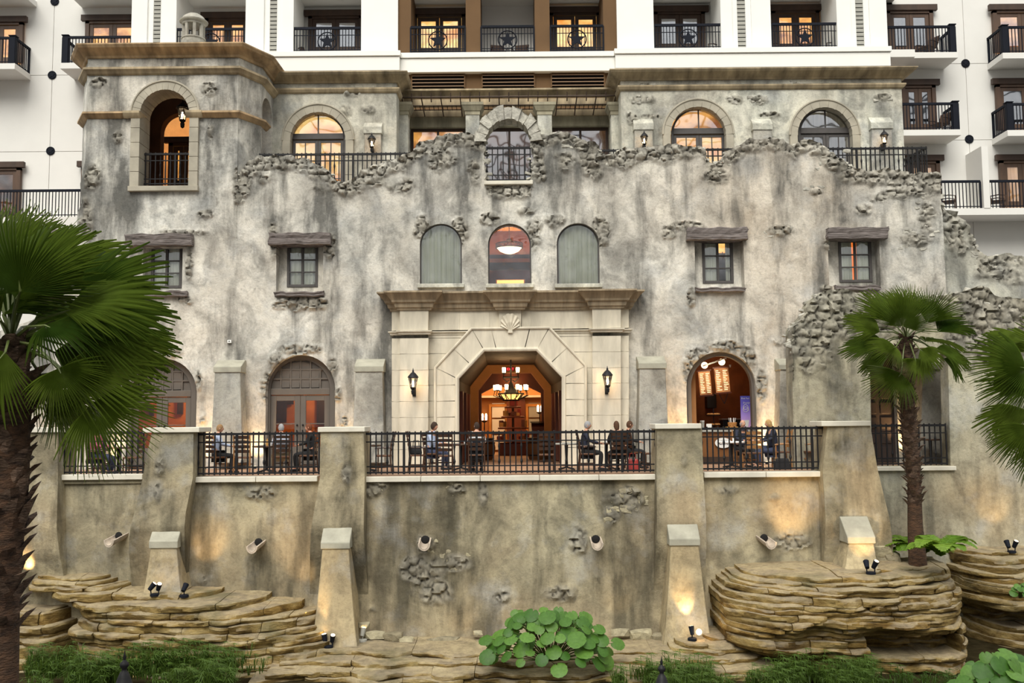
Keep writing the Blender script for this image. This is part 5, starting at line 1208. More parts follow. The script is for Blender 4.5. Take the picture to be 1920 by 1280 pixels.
# merchandise stand and furniture in the lobby
st = thing('display_stand', 'tiered dark wooden display stand with goods in the lobby', 'stand', (X_(962,39.2,800), 39.2, ZF))
for k, (r, z) in enumerate(((.75,.55),(.62,1.05),(.48,1.5),(.34,1.9))): MB().lathe([(r,z),(r,z+.06),(r*.9,z+.08)], n=12).build('shelf', M['redwood'], st)
MB().tube([(0,0,0),(0,0,2.3)], .05).build('pole', M['darkwood'], st); MB().box(-.6,.6,-.5,.5,0,.5).build('base', M['redwood'], st, bev=.03)
M['crimson'] = plain('crimson_box', (.28,.02,.015), .5, var=.3); M['goldbox'] = plain('gold_box', (.55,.28,.06), .5, var=.3)
for i in range(26):
    k = i % 4; r, z = ((.6,.64),(.48,1.14),(.36,1.59),(.22,1.99))[k]; q = i*2.4; w = R_.uniform(.06,.12); h = R_.uniform(.12,.3); x, y = st.location.x+r*math.cos(q), st.location.y+r*math.sin(q)
    tag(MB().box(x-w,x+w,y-w*.6,y+w*.6,ZF+z,ZF+z+h).build('gift_box', M[('crimson','goldbox','redwood')[i % 3]], None, bev=.01), 'small %s box on the %s shelf of the tiered lobby stand' % (('crimson','gold','dark red')[i % 3], ('lowest','second','third','top')[k]), 'box', 'goods on the tiered lobby stand')
for px, py, lb in ((908,778,'left'),(1012,762,'right')):
    Y = 38.2; c = at(px, py, Y); t = thing('torchiere', 'tall iron torch lamp with two glowing candles at the %s of the lobby arch' % lb, 'lamp', (c.x, Y, ZF))
    MB().tube([(0,0,0),(0,0,c.z-ZF-.25)], .022).lathe([(.16,0),(.15,.03),(.03,.06)]).lathe([(.03,0),(.12,.05),(.13,.08)], (0,0,c.z-ZF-.3)).build('pole', M['iron'], t)
    for s in (-1, 1): MB().lathe([(.035,0),(.04,.2),(.02,.26)], (s*.07,0,c.z-ZF-.2), 8).build('candle', M['bulb'], t)
t = thing('lectern', 'dark flared wooden lectern right in the lobby arch', 'stand', (X_(1009,37.0,800), 37.0, ZF)); MB().hexa([(-.16,-.12,0),(.16,-.12,0),(.16,.12,0),(-.16,.12,0)], [(-.26,-.2,1.15),(.26,-.2,1.15),(.26,.2,1.3),(-.26,.2,1.3)]).build('body', M['redwood'], t); MB().box(-.3,.3,-.24,.24,1.31,1.35).build('top', M['darkwood'], t)
for px, lb in ((905,'left'),(1010,'right')):
    Y = 34.6; t = thing('wooden_drum', 'brown barrel-shaped table standing in the passage, '+lb+' one', 'table', (X_(px,Y,840), Y, ZF)); MB().lathe([(.34,0),(.44,.25),(.46,.42),(.42,.62),(.36,.72)], n=18).build('body', M['counter'], t, smooth=True); MB().lathe([(.4,.72),(.42,.74),(.42,.77),(.4,.78)], n=18).build('top', M['darkwood'], t)
    for z in (.14,.58): MB().lathe([(.40 if z < .3 else .445,z),(.42 if z < .3 else .455,z+.04)], n=18, cap=False).build('hoop', M['iron'], t)
# rooms behind the panelled doors
for k, (x0, x1) in enumerate(((225, 385), (480, 645))):
    a, b = X_(x0, FY, 800)-.3, X_(x1, FY, 800)+.3; a2, b2 = a*1.10-.0, b*1.12+.1
    struct(MB().box(a2, b2, 33.4, 33.6, ZF, ZF+3.9).box(a2-.1, a2, FY+.66, 33.6, ZF, ZF+3.9).box(b2, b2+.1, FY+.66, 33.6, ZF, ZF+3.9), 'wall_room', M['orangewall'])
    struct(MB().box(a2, b2, FY+.66, 33.6, ZF+3.9, ZF+4.0), 'ceiling_room', M['orangewall']); struct(MB().box(a2-.1, b2+.1, FY+.7, 33.7, ZF-.2, ZF-.001), 'floor_room', M['tile'])
    light('room_lamp', 'POINT', ((a+b)/2+.5, 32.3, ZF+2.9), 90 if k == 0 else 60, (1,.55,.2), .25)
    for j, (px, py, w, h) in enumerate((((274,760,6,9),(284,770,4,10),(338,762,5,14)), ((525,770,12,22),(540,752,10,6),(603,770,9,26)))[k]):
        c = at(px, py, 33.3); ww = w*33.3/1800; hh = h*33.3/1800; t = thing('framed_picture', '%s dark picture on the orange wall behind the %s panelled door' % (('first','second','third')[j], ('left','right')[k]), 'picture', tuple(c)); MB().box(-ww,ww,-.03,.05,-hh,hh).build('frame', M['darkwood'], t); MB().box(-ww*.7,ww*.7,-.045,-.03,-hh*.8,hh*.8).build('picture', M['tunnel'], t)
# upper floor room behind the three arched windows
z2 = Z_(545, FY, 957)-.3
struct(MB().box(-13.5, 13.5, FY+.66, 36.5, z2-.3, z2), 'floor_salon', M['redwood'])
struct(MB().box(X_(885,FY,480), X_(885,FY,480)+.1, FY+.66, 35.6, z2, ZU-.3).box(X_(1028,FY,480), X_(1028,FY,480)+.1, FY+.66, 35.6, z2, ZU-.3), 'wall_salon_partition', M['lobby'])
struct(MB().box(-3, 4, 35.5, 35.7, z2, ZU-.3), 'wall_salon', M['redwood']); struct(MB().box(X_(885,FY,480)+.1, X_(1028,FY,480), FY+.66, 35.6, ZU-.42, ZU-.301), 'ceiling_salon', M['lobby'])
zc_ = Z_(478, 34.6, 957); struct(MB().box(X_(885,FY,480)+.1, X_(1028,FY,480), 34.5, 34.7, zc_-.55, zc_), 'trim_cove', M['tunnel'])
struct(MB().box(X_(885,FY,480)+.1, X_(1028,FY,480), 34.4, 34.5, zc_-.30, zc_-.16), 'trim_cove_moulding', M['goldbox'])
light('cove_light', 'AREA', (X_(957,34.9,480), 34.95, zc_+.05), 34, (1,.66,.28), 2.4, (PI,0,0), sy=.35)
light('salon_light', 'POINT', (X_(957,32,480), 31.4, zc_-.1), 8, (1,.6,.3), .3)
pd = thing('drum_pendant', 'round iron drum pendant with a glowing glass bowl in the middle arched window', 'chandelier'); c = at(955, 462, 32.6); r = .46
MB().tube([(c.x,c.y,c.z+.25),(c.x,c.y,ZU-.42)], .012).lathe([(.09,.2),(.1,.24),(.03,.28)], tuple(c), 10).build('stem', M['darkwood'], pd)
for z in (-.06, .09): MB().tube([(c.x+r*math.cos(2*PI*i/24), c.y+r*math.sin(2*PI*i/24), c.z+z) for i in range(25)], .018, 5).build('band', M['darkwood'], pd)
m = MB()
for i in range(24): q = 2*PI*i/24; q2 = 2*PI*(i+1)/24; m.tube([(c.x+r*math.cos(q),c.y+r*math.sin(q),c.z-.06),(c.x+r*math.cos(q2),c.y+r*math.sin(q2),c.z+.09)], .010, 4).tube([(c.x+r*math.cos(q),c.y+r*math.sin(q),c.z+.09),(c.x+r*math.cos(q2),c.y+r*math.sin(q2),c.z-.06)], .010, 4)
m.build('lattice', M['darkwood'], pd)
for i in range(3): q = 2*PI*i/3+.5; MB().tube([(c.x+r*math.cos(q),c.y+r*math.sin(q),c.z+.09),(c.x,c.y,c.z+.24)], .008, 4).build('hanger', M['darkwood'], pd)
MB().lathe([(r*.93,-.05),(.33,-.16),(.15,-.24),(.001,-.27)], tuple(c), 20, cap=False).build('glass_bowl', M['bulbsoft'] if 'bulbsoft' in M else M['glow'], pd, smooth=True)
c = at(957, 530, 35.3); t = thing('lit_picture', 'wide lit picture at the foot of the middle arched window', 'picture', tuple(c)); MB().box(-.55,.55,0,.05,-.3,.13).build('frame', M['goldbox'], t); MB().box(-.5,.5,-.02,0,-.28,.1).build('picture', M['glow'], t)
# backing rooms for the small windows
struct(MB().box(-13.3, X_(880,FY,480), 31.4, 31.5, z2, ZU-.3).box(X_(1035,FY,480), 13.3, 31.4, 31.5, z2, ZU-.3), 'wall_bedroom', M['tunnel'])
for (px, py, w, h, mt, lb) in ((1355,463,7,9,'litbright','bright'),(1605,490,4,38,'orangelit','orange')):
    c = at(px, py, 31.0); ww = w*31/1800; hh = h*31/1800; tl_ = thing('added_glow_panel', lb+' added glow panel seen through the gap of the curtains', 'lamp', (c.x, 31.05, z2)); MB().tube([(0,0,0),(0,0,c.z-hh-z2)], .015).lathe([(.15,0),(.14,.03)]).build('pole', M['iron'], tl_); MB().box(-ww,ww,-.05,.2,c.z-hh-z2,c.z+hh-z2).build('lamp_shade', M[mt], tl_)  # added glowing panels on poles brighten the window gaps, no real lamps
# tower room door beyond the arch
q = (X_(333,33.3,320), X_(372,33.3,320)); zt2 = Z_(262, 33.3, 350); hz = tz0
struct(MB().box(X_(240,35.5,300), X_(420,35.5,300), 35.4, 35.5, tz0, ZT0), 'wall_tower_back', M['orangewall'])
struct(MB().box(X_(240,35.5,300), X_(420,35.5,300), RY+.9, 35.5, tz0-.1, tz0-.001), 'floor_tower_back', M['tile'])
struct(MB().box(X_(240,35.5,300), X_(240,35.5,300)+.1, RY+.9, 35.5, tz0, ZT0).box(X_(420,35.5,300), X_(420,35.5,300)+.1, RY+.9, 35.5, tz0, ZT0), 'wall_tower_back_side', M['orangewall'])
hoteldoor('glazed wooden door lit orange behind the tower railing', 316, 372, 256, 350, 33.5, 0, 'lit')
light('tower_back_light', 'POINT', (X_(345,34.3,300), 34.4, tz0+2.6), 9, (1,.45,.12), .2)
# ------------------------------------------------------------------ cafe
cx0, cx1 = X_(1262, FY, 760), X_(1455, FY, 760)
struct(MB().box(cx0-.6, cx1+.6, 34.0, 34.2, ZF, ZF+4).box(cx0-.3, cx0-.2, FY+.66, 34.1, ZF, ZF+4).box(cx1+.4, cx1+.5, FY+.66, 34.1, ZF, ZF+4), 'wall_cafe', M['cafewall'])
struct(MB().box(cx0-.3, cx1+.5, FY+.66, 34.1, ZF+4, ZF+4.1), 'ceiling_cafe', M['redwood']); struct(MB().box(cx0-.3, cx1+.5, FY+.7, 34.1, ZF-.2, ZF-.001), 'floor_cafe', M['tile'])
light('cafe_light', 'AREA', (X_(1350,32,700), 32.6, ZF+3.9), 14, (1,.55,.25), 1.2)
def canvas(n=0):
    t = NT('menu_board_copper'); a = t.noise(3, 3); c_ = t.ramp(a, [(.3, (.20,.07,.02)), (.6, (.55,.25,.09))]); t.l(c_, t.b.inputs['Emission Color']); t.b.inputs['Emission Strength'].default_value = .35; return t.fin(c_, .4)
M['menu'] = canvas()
for k, (a, b, yt, yb, Y, rz) in enumerate(((1311,1333,696,740,31.7,-.15),(1341,1367,690,735,31.5,-.12))):
    r_ = rc(a, yt, b, yb, Y); w = (r_[2]-r_[0])/2; h = (r_[3]-r_[1])/2; t = thing('menu_board', ('left','right')[k]+' hanging copper menu board inside the cafe arch', 'sign', ((r_[0]+r_[2])/2, Y, (r_[1]+r_[3])/2), rz); t.rotation_euler = (0, (-.07,-.07)[k], rz)
    MB().box(-w,w,-.02,.02,-h,h).build('board', M['menu'], t); MB().box(-w-.04,w+.04,-.03,.03,h,h+.05).box(-w-.04,w+.04,-.03,.03,-h-.05,-h).build('rail', M['redwood'], t)
    rr = random.Random(k)
    for j in range(12):
        m = MB(); z = h-.08-j*(2*h-.1)/12
        for i in range(2):
            xx = -w+.04+i*w; L_ = rr.uniform(.4,.85)*w*.85; m.box(xx, xx+L_, -.026, -.02, z-.012, z+.012)
        m.build('menu_line', M['menutext'] if 'menutext' in M else M['cap'], t)
    MB().lathe([(.095,-.02),(.11,0),(.095,.02)], n=18).build('round_sign', M['bulbsoft'] if 'bulbsoft' in M else M['cap'], t).matrix_local = Matrix.Translation((w*.2,-.0,h+.2)) @ Matrix.Rotation(PI/2, 4, 'X')
    if k: 
        for s in (-1,1): MB().tube([(s*w*.6,0,-h-.05),(0,0,-h-.38)], .012).build('scroll_bracket', M['iron'], t)
m = MB(); p1, p2 = at(1318,686,31.5), at(1362,671,31.5); tk = thing('track_light', 'white slanted track light above the menu boards', 'lamp'); MB().tube([p1,p2], .03).build('rail', M['paper'], tk); 
for px, py in ((1318,676),(1369,686)): c = at(px, py, 31.5); MB().lathe([(.02,-.04),(.035,.04)], tuple(c), 8).build('spot_head', M['paper'], tk)
cl_ = light('cafe_menu_light', 'SPOT', tuple(at(1340,672,30.7)), 30, (1,.8,.55), .05, spot=80); aim(cl_, at(1338, 716, 31.6))
ctr = thing('cafe_counter', 'brown wooden cafe counter with an oval logo plaque', 'counter'); r_ = rc(1300, 806, 1412, 870, 30.35); zt2 = r_[3]
MB().box(r_[0]-.3, r_[2]+.1, 30.35, 30.95, ZF, zt2-.06).build('body', M['counter'] if 'counter' in M else M['midwood'], ctr, bev=.01); MB().box(r_[0]-.3, r_[2]+.14, 30.28, 31.0, zt2-.06, zt2).build('worktop', M['slatgrey'], ctr, bev=.01); MB().box(r_[0]-.3, r_[2]+.1, 30.33, 30.4, ZF, ZF+.2).build('plinth', M['darkwood'], ctr)
c = at(1356, 830, 30.3); m = MB().lathe([(.26,0),(.26,.015)], n=24, sy=.62); o = m.build('oval_plaque', M['paper'], ctr); o.matrix_local = Matrix.Translation(c) @ Matrix.Rotation(PI/2, 4, 'X')
text('Cafe', .17, (c.x, c.y-.02, c.z), M['navy'], ctr, 'plaque_lettering', shear=.2)
# banner
bn = thing('banner_stand', 'tall violet banner stand with a white drink and lettering in the cafe', 'banner'); Y = 30.9; r_ = rc(1389, 742, 1408, 806, Y)
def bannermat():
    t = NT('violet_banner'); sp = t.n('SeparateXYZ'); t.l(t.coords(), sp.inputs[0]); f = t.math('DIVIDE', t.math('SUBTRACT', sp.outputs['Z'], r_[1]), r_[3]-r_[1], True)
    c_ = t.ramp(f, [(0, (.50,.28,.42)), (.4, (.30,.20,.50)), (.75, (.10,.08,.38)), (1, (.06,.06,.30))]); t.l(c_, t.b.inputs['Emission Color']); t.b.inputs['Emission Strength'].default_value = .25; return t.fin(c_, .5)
MB().box(r_[0], r_[2], Y, Y+.02, r_[1], r_[3]).build('banner', bannermat(), bn); MB().box(r_[0]-.02, r_[2]+.02, Y-.03, Y+.05, r_[1]-.05, r_[1]).tube([((r_[0]+r_[2])/2, Y+.03, ZF), ((r_[0]+r_[2])/2, Y+.03, r_[3])], .01).build('stand', M['iron'], bn)
xm = (r_[0]+r_[2])/2
text('Pick Pad', .075, (xm-.01, Y-.004, r_[3]-.08), M['paper'], bn); text('frosty', .095, (xm+.02, Y-.004, r_[3]-.22), M['paper'], bn, shear=.3)
pts = [(xm+.09*math.cos(t_)*(1-.1*t_/6), Y-.012, r_[1]+.62+.10*math.sin(t_)+.012*t_) for t_ in [i*.3 for i in range(40)]]; MB().tube(pts, .009, 4).build('swirl_drawing', M['paper'], bn)
MB().add([(xm-.04,Y-.006,r_[1]+.1),(xm+.06,Y-.006,r_[1]+.1),(xm+.1,Y-.006,r_[1]+.32),(xm-.06,Y-.006,r_[1]+.32)], [(0,1,2,3)]).build('cup_drawing', M['paper'], bn)
# things on the counter
def cup(loc, label, mat, r=.045, h=.12, cat='cup', nm='paper_cup', lid=True, group=None):
    t = thing(nm, label, cat, loc, 0, group); MB().lathe([(r*.75,0),(r,h)], n=10).build('cup_body', M[mat], t, smooth=True, ang=40)
    if lid: MB().lathe([(r*1.05,h),(r*1.05,h+.015),(r*.8,h+.02)], n=10).build('lid', M['paper'], t)
for i in range(3): cup((X_(1317,30.6,800)+i*.0+.0, 30.5+.11*i, zt2), ('front','middle','rear')[i]+' tall stack of cups at the left end of the counter', 'slatgrey', .05, .28, 'cup', 'cup_stack')
tag(MB().box(X_(1324,30.5,800),X_(1334,30.5,800),30.45,30.47,zt2,zt2+.2).build('menu_card', M['paper']), 'white card standing on the cafe counter', 'card')
M['croissant'] = plain('baked_goods', (.5,.22,.06), .7, var=.4, scale=15)
dr = thing('pastry_tray_rack', 'iron rack with two trays of pastries on the cafe counter', 'rack', (X_(1339,31.2,780), 31.3, zt2))
for z in (.12,.45): MB().lathe([(.22,z),(.24,z+.02)], n=16).build('tray', M['iron'], dr)
MB().tube([(0,0,0),(0,0,.7)], .015).lathe([(.12,0),(.1,.02)]).build('stem', M['iron'], dr)
for i in range(12):
    z = .14 if i < 6 else .47; q = i*PI/3; MB_ = MB().sphere((dr.location.x+.15*math.cos(q), dr.location.y+.15*math.sin(q), dr.location.z+z+.035), .055, 8, 5, 1.3, 1, .7); tag(MB_.build('pastry', M['croissant'], None, smooth=True), 'small brown pastry on the %s tray of the counter rack' % ('lower' if i < 6 else 'upper'), 'pastry', 'pastries on the %s tray' % ('lower' if i < 6 else 'upper'))
jr = thing('utensil_basket', 'woven basket full of stirrers on the counter', 'basket', (X_(1373,30.6,790), 30.6, zt2)); MB().lathe([(.11,0),(.15,.22),(.14,.24)], n=14).build('basket', M['croissant'], jr)
for i in range(9): MB().tube([(.05*math.cos(i),.05*math.sin(i),.1),(.11*math.cos(i),.11*math.sin(i),.38)], .007, 4).build('stirrer', M['paper'], jr)
tag(MB().box(X_(1362,30.6,795),X_(1368,30.6,795)+.25,30.5,30.8,zt2,zt2+.1).build('wooden_tray', M['goldbox'], None, bev=.01), 'low wooden tray beside the basket on the counter', 'tray')
es = thing('coffee_machine', 'dark espresso machine at the back of the cafe', 'machine', (X_(1373,33.2,770), 33.2, ZF)); MB().box(-.5,.5,-.35,.35,0,.95).build('back_counter', M['darkwood'], es); MB().box(-.4,.4,-.25,.25,.95,1.35).build('body', M['iron'], es, bev=.04); MB().box(-.42,.42,-.28,.28,1.36,1.40).build('cup_tray', M['slatgrey'], es)
tag(MB().box(X_(1327,33.4,760),X_(1345,33.4,760),33.5,33.9,Z_(765,33.4,1335),Z_(738,33.4,1335)).build('dark_cabinet', M['iron'], None, bev=.02), 'dark wall cabinet under the left menu board', 'cabinet')
sb = thing('syrup_tray', 'red and white bottles at the left end of the counter', 'bottles', (X_(1304,30.7,790), 30.7, zt2))
for i in range(4): MB().lathe([(.035,0),(.035,.16),(.012,.2),(.012,.25)], ((i-1.5)*.09,0,0), 8).build('bottle', M[('crimson','paper','crimson','goldbox')[i]], sb, smooth=True, ang=40)
# recessed balcony: dark panelled door
t = sroot('door', 'dark panelled door behind the slender palm'); t['kind'] = 'structure'; Y = FY+.25; a, b = X_(1612,Y,740), X_(1682,Y,740); z1 = Z_(645,Y,1650)
MB().box(a-.1,b+.1,Y,Y+.1,ZF,z1+.1).build('door_leaf', M['taupedark'] if 'taupedark' in M else M['doorwood'], t)
for i in range(2):
    for j in range(7): xx = a+.1+i*(b-a-.2)/2; w = (b-a-.2)/2-.09; z = ZF+.12+j*.46; MB().box(xx+.03,xx+w,Y-.035,Y,z,z+.36).build('panel', M['taupedark'] if 'taupedark' in M else M['doorwood'], t, bev=.02)
struct(MB().box(X_(1634,WY,800)-.4, X_(1792,WY,800)+.3, WY+.6, FY, Z_(652,WY,1700)+.2, Z_(652,WY,1700)+.35), 'ceiling_balcony', M['butt'])
struct(MB().box(X_(1791,FY,800), X_(1791,FY,800)+.3, WY+.6, FY+.1, ZF, Z_(652,WY,1700)+.2), 'wall_balcony_end', M['butt'])
# ------------------------------------------------------------------ lanterns
def lantern(label, c, out=.18, s=1.0, e=6, hang=False, col=(1,.62,.28)):
    t = thing('wall_lantern' if not hang else 'hanging_lantern', label, 'lantern', tuple(c)); 
    g = MB().lathe([(.075*s,-.17*s),(.13*s,.12*s)], n=6, cap=False); g.build('glass', M['glassc'], t)
    f = MB()
    for i in range(6):
        q = PI/3*i; f.tube([(.078*s*math.cos(q),.078*s*math.sin(q),-.17*s),(.133*s*math.cos(q),.133*s*math.sin(q),.12*s)], .011*s, 4)
    f.lathe([(.08*s,-.19*s),(.085*s,-.165*s)], n=6).lathe([(.14*s,.11*s),(.14*s,.135*s)], n=6); f.build('cage', M['iron'], t)
    MB().lathe([(.17*s,.13*s),(.155*s,.17*s),(.08*s,.26*s),(.03*s,.30*s),(.03*s,.34*s),(.018*s,.36*s),(.001,.43*s)], n=12).build('roof', M['iron'], t, smooth=True)
    MB().lathe([(.001,-.40*s),(.05*s,-.36*s),(.06*s,-.27*s),(.04*s,-.24*s),(.085*s,-.19*s)], n=10).build('base', M['iron'], t, smooth=True)
    MB().lathe([(.022*s,-.14*s),(.04*s,-.05*s),(.022*s,.04*s)], n=8).build('bulb', M['bulb'], t, smooth=True)
    if hang: MB().tube([(0,0,.42*s),(0,0,hang)], .012).build('chain', M['iron'], t)
    else: MB().tube([(0,0,-.3*s),(0,out*.6,-.34*s),(0,out,-.28*s)], .022*s, 6).box(-.05*s,.05*s,out-.02,out+.03,-.42*s,-.14*s).build('bracket', M['iron'], t)
    light('lantern_light', 'POINT', (c.x, c.y-.0, c.z-.03), e, col, .05)
    return t
for px, py, lb in ((774.5,716,'left'),(1139,712,'right')): lantern('black lantern on the %s pilaster of the portal' % lb, at(px, py, FY-.85), .33, 1.0, 22)
lantern('small lit lantern on the buttress left of the pergola', at(697,267,31.5), .22, .85, 3)
lantern('small lit lantern on the buttress right of the pergola', at(1208,262,31.5), .22, .8, 3)
lantern('small lit lantern on the rightmost upper buttress', at(1658,260,31.5), .22, .85, 3)
c = at(342.5, 213, 30.9); lantern('lit lantern hanging inside the tower opening', c, 0, 1.25, 16, hang=ZT0+.3-c.z)
# ------------------------------------------------------------------ ground and layered rock
M['soil'] = plain('dark_garden_soil', (.035,.028,.014), 1, var=.4, scale=4, bump=.6, spec=0)
struct(MB().box(-40, 40, 2, 27.5, .2, .55), 'ground', M['soil'])
def rockmat():
    t = NT('layered_sandstone'); oi = t.n('ObjectInfo').outputs['Random']
    a = t.noise(1.3, 7, (.7,1,3.2), .65, .6); c = t.ramp(a, [(.32, (.10,.06,.022)), (.44, (.25,.17,.06)), (.54, (.42,.31,.125)), (.68, (.50,.40,.20))])
    c = t.mix(.75, c, t.ramp(oi, [(0, (.55,.5,.42)), (.35, (.85,.8,.68)), (.7, (1,.96,.88)), (1, (1.0,.86,.62))]), 'MULTIPLY')
    ns = t.n('NewGeometry'); sz = t.n('SeparateXYZ'); t.l(ns.outputs['Normal'], sz.inputs[0])
    up = t.ramp(sz.outputs['Z'], [(.35, 0), (.8, 1)]); c = t.mix(t.math('MULTIPLY', up, .5), c, (.50,.44,.33))      # paler on the upward faces
    c = t.mix(.55, c, t.ramp(t.noise(5, 7, (1,1,2.5), .7), [(.35, .38), (.58, 1.05)]), 'MULTIPLY')
    c = t.mix(t.ramp(t.noise(.8, 4), [(.56, 0), (.72, .7)]), c, (.13,.12,.06))
    hb = t.math('ADD', t.noise(9, 6, (.5,1,3.5), .7), t.math('MULTIPLY', t.noise(30, 4), .35)); t.bump(hb, .8, .09)
    return t.fin(c, .92, spec=.2)
M['rock'] = rockmat()
from mathutils import noise as mnoise
def rockmass(label, rows, Yback, seed, thick=(.05,.19), blockw=(.5,2.2), endk=1.3, cav=None, lobes=.35, name='rock_outcrop'):
    rr = random.Random(seed); t = thing(name, label, 'rock')
    R = []
    for py, xl, xr, Yf in rows: z = at((xl+xr)/2, py, Yf).z; R.append((z, at(xl,py,Yf).x, at(xr,py,Yf).x, Yf))
    R.sort(); zs = [r[0] for r in R]; z = zs[0]; zt = zs[-1]; off = Vector((seed*3.1, seed*1.7, 0))
    while z < zt-.02:
        h = rr.uniform(*thick); z1 = min(z+h, zt); zm = (z+z1)/2
        xl = float(np.interp(zm, zs, [r[1] for r in R])) + rr.uniform(-.12,.12); xr = float(np.interp(zm, zs, [r[2] for r in R])) + rr.uniform(-.12,.12); Yf = float(np.interp(zm, zs, [r[3] for r in R]))
        so = rr.uniform(-.06,.08) + (.12 if rr.random() < .2 else 0); x = xl; tilt = rr.uniform(-.02,.02)
        while x < xr-.05:
            w = min(rr.uniform(*blockw), xr-x)
            if xr-(x+w) < .35: w = xr-x
            bo = rr.uniform(-.06,.07); nx = max(4, int(w/.085)); nz = 5; vs = []; g = .006
            dzb = rr.uniform(-.03,.03); zA, zB = z-.012, z1+.02+dzb*.5
            def fy(xx, s):
                u = 2*(xx-xl)/max(.1, xr-xl)-1; e = endk*abs(u)**5
                y = Yf + so + bo + e + lobes*mnoise.noise(Vector((xx*.35, zm*.5, 0))+off)*1.6 + .22*mnoise.noise(Vector((xx*1.1, zm*.8, 5))+off)
                if cav and cav[0] < xx < cav[1] and cav[2] < zm < cav[3]: y += cav[4]
                return y
            prof = [(.05,0),(.012,.14),(0,.4),(.004,.68),(.025,.9),(.075,1.0)]
            for i in range(nx+1):
                xx = x+g+(w-2*g)*i/nx; ed = .06 if i in (0, nx) else (.015 if i in (1, nx-1) else 0); y0 = fy(xx, 0)
                for o, s in prof:
                    zz = zA+(zB-zA)*s + tilt*(xx-xl)*.3; p = Vector((xx, y0, zz))
                    n1 = mnoise.noise(p*Vector((1.8,1,4.5))+off)*.13 + mnoise.noise(Vector((xx*6, y0*3, zz*14))+off)*.06
                    vs.append((xx, y0+o*1.3+ed+n1, zz+mnoise.noise(Vector((xx*2.2, 3.3, zm*5))+off)*.045))
                for k, yb in enumerate((.35, .9, 99)):
                    yy = min(y0+yb, Yback) if yb < 90 else Yback
                    zz = zB+tilt*(xx-xl)*.3+mnoise.noise(Vector((xx*1.9, yy*1.9, zm))+off)*.06; vs.append((xx, yy, zz + .02*k))
                vs.append((xx, Yback, zA))
            m = len(prof)+4; fs = [(i*m+k, (i+1)*m+k, (i+1)*m+(k+1)%m, i*m+(k+1)%m) for i in range(nx) for k in range(m)]
            fs += [tuple(range(m))[::-1], tuple(nx*m+k for k in range(m))]
            MB().add(vs, fs).build('rock_slab', M['rock'], t, smooth=True, ang=28); x += w
        z = z1
    return t
xx = lambda px, py, Y: at(px, py, Y).x
rockmass('big layered sandstone outcrop at the right, with an undercut at its foot', [(1060,1540,1800,24.2),(1068,1480,1822,23.6),(1080,1435,1840,22.9),(1098,1408,1848,22.4),(1120,1395,1850,22.15),(1145,1383,1851,22.0),(1170,1377,1852,21.97),(1200,1385,1854,22.02),(1225,1396,1856,22.1),(1250,1455,1850,22.5),(1300,1470,1840,22.6)], 25.4, 3,
    cav=(xx(1640,1215,22), xx(1830,1215,22), Z_(1242,22.2,1700), Z_(1196,22.2,1700), .9))
rockmass('layered sandstone outcrop at the far right edge beyond the palm', [(1032,1800,2020,26.2),(1045,1822,2030,25.6),(1070,1838,2040,25.1),(1100,1840,2040,24.9),(1135,1845,2040,24.9),(1160,1865,2040,25.1),(1290,1868,2040,24.8)], 27.2, 8, cav=(xx(1850,1150,24.9), xx(2040,1150,24.9), Z_(1178,24.9,1880), Z_(1140,24.9,1880), .8))
rockmass('layered sandstone ledges at the lower left under the wall', [(1082,40,180,24.5),(1092,20,212,24.3),(1112,10,240,24.1),(1122,60,400,23.8),(1132,100,450,23.5),(1150,110,535,23.25),(1172,108,580,23.05),(1200,105,590,22.95),(1230,112,600,22.9),(1262,150,640,22.75),(1300,150,700,22.6)], 25.3, 5, endk=.9)
rockmass('dark stacked sandstone left of the grass, beside the palm trunk', [(1150,-60,106,23.9),(1175,-60,112,23.7),(1215,-60,108,23.6),(1300,-60,110,23.4)], 25.2, 12, thick=(.12,.3))
rockmass('low wide sandstone ledge along the foot of the terrace wall', [(1213,560,1400,23.7),(1224,545,1400,23.2),(1240,530,1420,22.8),(1258,520,1440,22.4),(1275,480,1470,22.0),(1310,440,1480,21.7)], 25.3, 21, thick=(.10,.24), blockw=(.9,3.4), endk=.1)
rockmass('small stepped sandstone block left of the right outcrop', [(1192,1345,1420,23.6),(1206,1300,1430,23.2),(1222,1260,1430,22.9),(1242,1250,1440,22.6),(1300,1250,1460,22.45)], 24.6, 31, thick=(.09,.2), endk=.5)
for px, py, w, h in ((1655,1035,.62,.5),(1672,1046,.5,.35),(1660,1052,.7,.3)):
    a = at(px, py, 24.6); tag(stone(None, (a.x, 24.7, a.z), w, h, .5, 'stonel', 0), 'rounded boulder at the foot of the wide leaning pier%s' % {1655:', upper one', 1672:', right one', 1660:', lowest one'}[px], 'rock', None)
